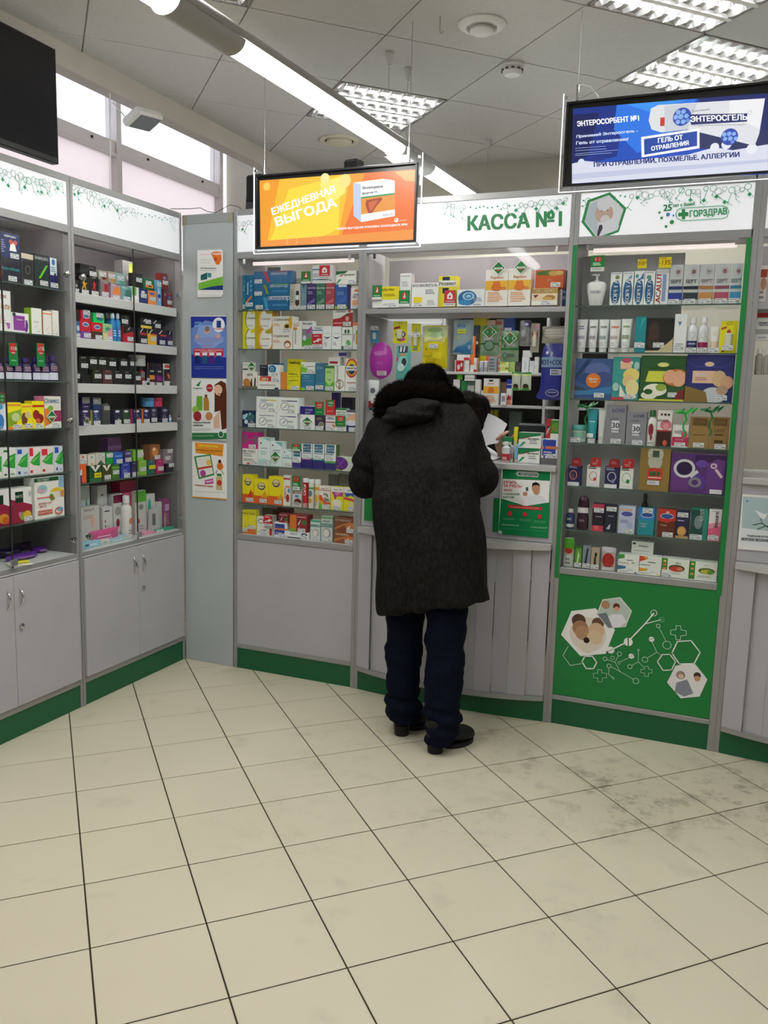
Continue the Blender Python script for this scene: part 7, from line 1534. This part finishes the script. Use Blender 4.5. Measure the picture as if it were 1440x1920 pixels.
def hand(mb, wrist, direction, up, side, curl=.5, s=1.0):
    d = Vector(direction).normalized(); u = Vector(up); u = (u-d*u.dot(d)).normalized(); r = d.cross(u).normalized()*side; w = Vector(wrist)
    mb.rings([[tuple(w+d*t*s+r*a*math.cos(2*PI*j/12)*s+u*b*math.sin(2*PI*j/12)*s) for j in range(12)] for t, a, b in ((-.02, .026, .02), (.0, .028, .02), (.03, .038, .017), (.065, .042, .016), (.085, .038, .013))])
    for k, (off, ln, rd) in enumerate(((-.030, .072, .0085), (-.010, .082, .009), (.010, .076, .0088), (.029, .058, .0078))):
        p = w+d*.08*s+r*off*s; pts = [p-d*.02*s, p]; a = 0; 
        for q_, f in enumerate((.45, .32, .23)): a += curl*(.6, .9, .7)[q_]; p = p+(d*math.cos(a)-u*math.sin(a))*ln*f*s; pts.append(p)
        mb.tube(pts, [rd*s, rd*s, rd*.95*s, rd*.88*s, rd*.7*s], 8)
    p = w+d*.02*s-r*.03*s; mb.tube([p, p+(d*.7-r*.7-u*.2)*.032*s, p+(d*.95-r*.75-u*.5)*.058*s, p+(d*1.3-r*.7-u*.8)*.072*s], [.012*s, .0105*s, .0095*s, .007*s], 8)
# ---- the customer, seen from behind, leaning on the counter
cust = empty('person', (1.66, -.45, 0)); tag(cust, 'person in a long dark coat and navy trousers leaning on the counter, back turned', 'person')
def P(o): o.location = (-1.66, .45, 0); return o
ELL, WRL, ELR, WRR = (1.262, -.25, 1.17), (1.42, .05, 1.385), (1.825, -.25, 1.225), (1.66, .03, 1.385)
SHL, SHR = (1.335, -.21, 1.40), (1.70, -.20, 1.455)
b = MB(); loft(b, [(1.64, -.40, .78, .15, .10), (1.63, -.40, .95, .16, .11), (1.61, -.36, 1.15, .15, .10), (1.56, -.27, 1.35, .18, .10), (1.545, -.21, 1.47, .12, .08), (1.54, -.19, 1.53, .055, .055), (1.535, -.17, 1.60, .05, .05)])
b.tube([SHL, ELL, WRL], [.05, .043, .03], 12); b.tube([SHR, ELR, WRR], [.05, .043, .03], 12)
b.tube([(1.56, -.41, .80), (1.55, -.40, .45), (1.545, -.42, .10), (1.555, -.40, .05)], [.085, .055, .04, .04], 12); b.tube([(1.74, -.41, .80), (1.765, -.46, .45), (1.775, -.52, .10), (1.785, -.51, .05)], [.085, .055, .04, .04], 12)
hand(b, WRL, (.55, .8, -.25), (0, 0, 1), 1, .45); hand(b, WRR, (-.4, .9, -.3), (0, 0, 1), -1, .45)
HM = head_parts(b, (1.528, -.125, 1.632), .12, -.55)
P(solid(b, 'body', .0075, M_SKIN, cust, 2)); fd = empty('face'); fd.parent = cust; fd.location = (-1.66, .45, 0); face_details(HM, fd)
# trousers
b = MB(); loft(b, [(1.655, -.41, .74, .165, .13), (1.655, -.41, .92, .17, .13)])
b.rings([[(cx+r*math.cos(2*PI*j/18), cy+r*1.05*math.sin(2*PI*j/18), z) for j in range(18)] for cx, cy, z, r in ((1.568, -.41, .80, .098), (1.552, -.41, .62, .090), (1.545, -.41, .46, .086), (1.548, -.42, .30, .082), (1.553, -.43, .15, .080), (1.558, -.43, .055, .078))])
b.rings([[(cx+r*math.cos(2*PI*j/18), cy+r*1.05*math.sin(2*PI*j/18), z) for j in range(18)] for cx, cy, z, r in ((1.742, -.42, .80, .10), (1.758, -.44, .62, .094), (1.768, -.47, .46, .091), (1.775, -.50, .30, .086), (1.785, -.53, .15, .083), (1.79, -.545, .048, .080))])
P(solid(b, 'trousers', .012, M_JEAN, cust, 2, lambda c, n: nz((c.x*5, c.y*5, c.z*9), 1.3, .016)+nz((c.x, c.y, c.z*2.4), 14, .006)+(.008*math.sin(c.z*95+c.x*20) if c.z < .22 else 0)))
# boots
def boot(heel, toe, nm='boot'):
    h = Vector((*heel, 0)); d = (Vector((*toe, 0))-h).normalized(); s_ = Vector((-d.y, d.x, 0)); L = .275; q = MB()
    def ring(t, w_, z0, z1, n=16): return [tuple(h+d*t+s_*w_*math.copysign(abs(math.cos(2*PI*j/n))**.8, math.cos(2*PI*j/n))+Vector((0, 0, (z0+z1)/2+(z1-z0)/2*math.copysign(abs(math.sin(2*PI*j/n))**.7, math.sin(2*PI*j/n))))) for j in range(n)]
    q.rings([ring(t, a, z0, z1) for t, a, z0, z1 in ((-.004, .018, .05, .12), (.01, .034, .045, .15), (.05, .039, .045, .155), (.09, .039, .04, .145), (.13, .041, .028, .115), (.17, .047, .02, .092), (.21, .050, .018, .084), (.245, .044, .018, .074), (.268, .024, .02, .05))])
    q.tube([tuple(h+d*.035+Vector((0, 0, .10))), tuple(h+d*.035+Vector((0, 0, .16)))], [.045, .047], 16)
    bt = solid(q, nm, .007, M_BOOT, cust, 3); P(bt)
    q = MB(); q.rings([[tuple(h+d*(.036+.036*math.cos(2*PI*j/16)*k)+s_*.036*k*math.sin(2*PI*j/16)+Vector((0, 0, z))) for j in range(16)] for z, k in ((.0, .95), (.05, 1.05))]); q.build('heel', M_BOOT, bt, smooth=True)
    q = MB(); n = 20; out = [(h+d*(.185+.088*math.cos(2*PI*j/n))+s_*.046*math.sin(2*PI*j/n)) for j in range(n)]; q.rings([[(p.x, p.y, z) for p in out] for z in (0, .02)]); q.build('sole', M_BOOT, bt, smooth=True)
boot((1.548, -.485), (1.64, -.24)); boot((1.752, -.598), (1.868, -.375))
# coat
def tiltlo(z): return .16*max(0, (1.1-z)/.45)
b = MB()
loft(b, [(1.692, -.42, .63, .255, .185, .225, -.1), (1.682, -.42, .70, .250, .18, .19, -.08), (1.652, -.40, .95, .245, .172, .10), (1.615, -.375, 1.12, .246, .165, .06), (1.590, -.33, 1.27, .245, .158, .08, .05), (1.555, -.265, 1.40, .262, .140, .22, .15), (1.535, -.225, 1.48, .215, .115, .30, .2), (1.54, -.20, 1.555, .11, .09, .2, .2)], 32, 2.7)
def sleeve(sh, el, wr, k=1.0):
    ball(b, tuple(sh), .102*k); sh, el, wr = Vector(sh), Vector(el), Vector(wr); pts = [sh, sh.lerp(el, .35), sh.lerp(el, .75), el, el.lerp(wr, .3), el.lerp(wr, .7), el.lerp(wr, .93)]; b.tube(pts, [.098*k, .102*k, .10*k, .093*k, .088*k, .070*k, .062*k], 16); ball(b, tuple(el), .095*k)
sleeve(SHL, ELL, WRL); sleeve((1.70, -.22, 1.435), ELR, WRR)
def cdisp(c, n):
    a = nz((c.x*3, c.y*3, c.z*2), 2.2, .018)+nz((c.x*2, c.y*2, c.z*.55), 9, .007)
    if c.z < 1.05: a += .012*math.sin(math.atan2(c.y+.42, c.x-1.65)*9+c.z*2)*(1.05-c.z)
    for e, ax in ((ELL, 1), (ELR, 1)):
        d = (c-Vector(e)).length
        if d < .2: a += .007*math.sin(d*110)*(1-d/.2)
    return a
P(solid(b, 'coat', .012, M_COAT, cust, 3, cdisp))
# hood hanging on the back
b = MB(); loft(b, [(1.515, -.345, 1.465, .10, .035, .1), (1.515, -.365, 1.495, .135, .05, .12), (1.53, -.345, 1.535, .13, .055, .14), (1.54, -.30, 1.565, .10, .05, .1)], 24, 2.3)
P(solid(b, 'hood', .011, M_COAT, cust, 3, lambda c, n: nz((c.x, c.y*2, c.z*3), 8, .014)+.006*math.sin(c.z*120+c.x*14)))
# fur collar
fp = [(1.315, -.20, 1.43), (1.325, -.225, 1.50), (1.345, -.24, 1.56), (1.395, -.25, 1.597), (1.47, -.255, 1.612), (1.55, -.25, 1.614), (1.625, -.235, 1.603), (1.675, -.215, 1.585), (1.695, -.19, 1.535), (1.69, -.15, 1.49)]
b = MB(); b.tube(fp, [.032, .044, .05, .053, .054, .054, .052, .047, .036, .022], 14)
fur = P(solid(b, 'fur_collar', .009, M_FUR, cust, 2, lambda c, n: nz(c, 40, .008)))
def fuzz(src, m, n, ln, name, parent, seed, rad=.0012, up=0.0):
    rnd = random.Random(seed); me = src.data; q = MB(); vs = me.vertices; nn = me.vertex_normals; k = len(vs)
    for _ in range(n):
        i = rnd.randrange(k); p = vs[i].co; nv = Vector(nn[i].vector); d = (nv+Vector((rnd.uniform(-.6, .6), rnd.uniform(-.6, .6), rnd.uniform(-.6, .6)+up))).normalized()*ln*rnd.uniform(.5, 1.1); s_ = d.cross(Vector((rnd.random(), rnd.random(), rnd.random()))).normalized()*rad
        q.poly([tuple(p-s_), tuple(p+s_), tuple(p+d)])
    o = q.build(name, m, parent); o['kind'] = 'stuff'; return o
fuzz(fur, M_FUR, 9000, .017, 'fur_strands', fur, 5)
# hair
b = MB(); ball(b, (1.516, -.16, 1.645), (.104, .10, .094)); ball(b, (1.53, -.20, 1.60), (.078, .07, .07)); ball(b, (1.52, -.14, 1.672), (.092, .09, .07))
for c_, r_ in (((0, .035, .072), (.066, .052, .042)), ((-.05, .03, .03), (.034, .045, .05)), ((.05, .03, .03), (.034, .045, .05))): ball(b, tuple(HM @ Vector(c_)), r_)
hr = P(solid(b, 'hair', .009, M_HAIR, cust, 3, lambda c, n: nz((c.x, c.y, c.z*.4), 45, .006))); fuzz(hr, M_HAIR, 7000, .014, 'hair_strands', hr, 8, .0009, -.2)
# ---- the cashier
cs = empty('person', (1.60, .38, 0)); tag(cs, 'dark-haired cashier in a white smock bending behind the counter glass', 'person')
def P2(o): o.location = (-1.60, -.38, 0); return o
b = MB(); loft(b, [(1.56, .62, .80, .15, .10), (1.56, .60, 1.0, .14, .10), (1.56, .50, 1.18, .17, .10), (1.57, .42, 1.28, .12, .08), (1.59, .37, 1.34, .055, .055), (1.60, .34, 1.40, .05, .05)])
W2R, W2L = (1.795, .27, 1.315), (1.45, .24, 1.33)
b.tube([(1.72, .45, 1.24), (1.80, .50, 1.10), W2R], [.045, .04, .028], 12); b.tube([(1.42, .45, 1.24), (1.36, .50, 1.10), W2L], [.045, .04, .028], 12)
hand(b, W2R, (.02, -.55, .75), (-.6, .3, .3), 1, .6); hand(b, W2L, (.4, -.8, .1), (0, 0, 1), -1, .5)
b.tube([(1.50, .62, .85), (1.50, .60, .45), (1.50, .62, .06)], [.08, .055, .04], 12); b.tube([(1.64, .62, .85), (1.64, .60, .45), (1.64, .62, .06)], [.08, .055, .04], 12)
for sx in (1.50, 1.64): b.tube([(sx, .64, .035), (sx, .50, .03)], [.035, .03], 12)
HM2 = head_parts(b, (1.610, .275, 1.485), PI-.75, -.75)
P2(solid(b, 'body', .0075, M_SKIN, cs, 2)); fd = empty('face'); fd.parent = cs; fd.location = (-1.60, -.38, 0); face_details(HM2, fd)
b = MB(); loft(b, [(1.56, .63, .55, .20, .15), (1.56, .61, .95, .17, .13), (1.56, .51, 1.18, .20, .13), (1.57, .43, 1.29, .15, .11), (1.585, .39, 1.335, .07, .07)])
b.tube([(1.71, .45, 1.24), (1.80, .50, 1.10), (1.795, .33, 1.265)], [.07, .065, .05], 14); b.tube([(1.43, .45, 1.24), (1.36, .50, 1.10), (1.43, .30, 1.27)], [.07, .065, .05], 14)
P2(solid(b, 'smock', .012, M_SMOCK, cs, 2, lambda c, n: nz(c, 14, .01)))
b = MB()
def hb(c, r): v = HM2 @ Vector(c); ball(b, tuple(v), r)
hb((0, -.02, .045), .088); hb((0, -.06, .0), .075); hb((0, .02, .07), .066); hb((-.045, -.01, .0), .055); hb((.045, -.01, .0), .055); hb((-.06, .01, -.06), .034); hb((.06, .01, -.06), .034)
b.tube([tuple(HM2 @ Vector((.055, .0, -.02))), (1.675, .27, 1.41), (1.672, .25, 1.35)], [.04, .036, .022], 12)
hr = P2(solid(b, 'hair', .009, M_HAIR2, cs, 3, lambda c, n: nz((c.x, c.y, c.z*.4), 40, .009))); fuzz(hr, M_HAIR2, 3500, .012, 'hair_strands', hr, 9, .0008, -.3)
q = MB(); q.tube([(1.665, .235, 1.425), (1.70, .21, 1.395), (1.735, .20, 1.34), (1.75, .20, 1.285)], .0014, 6); P2(q.build('mask_cord', mat('pale_cord', 'c8c8c8', .5), cs))
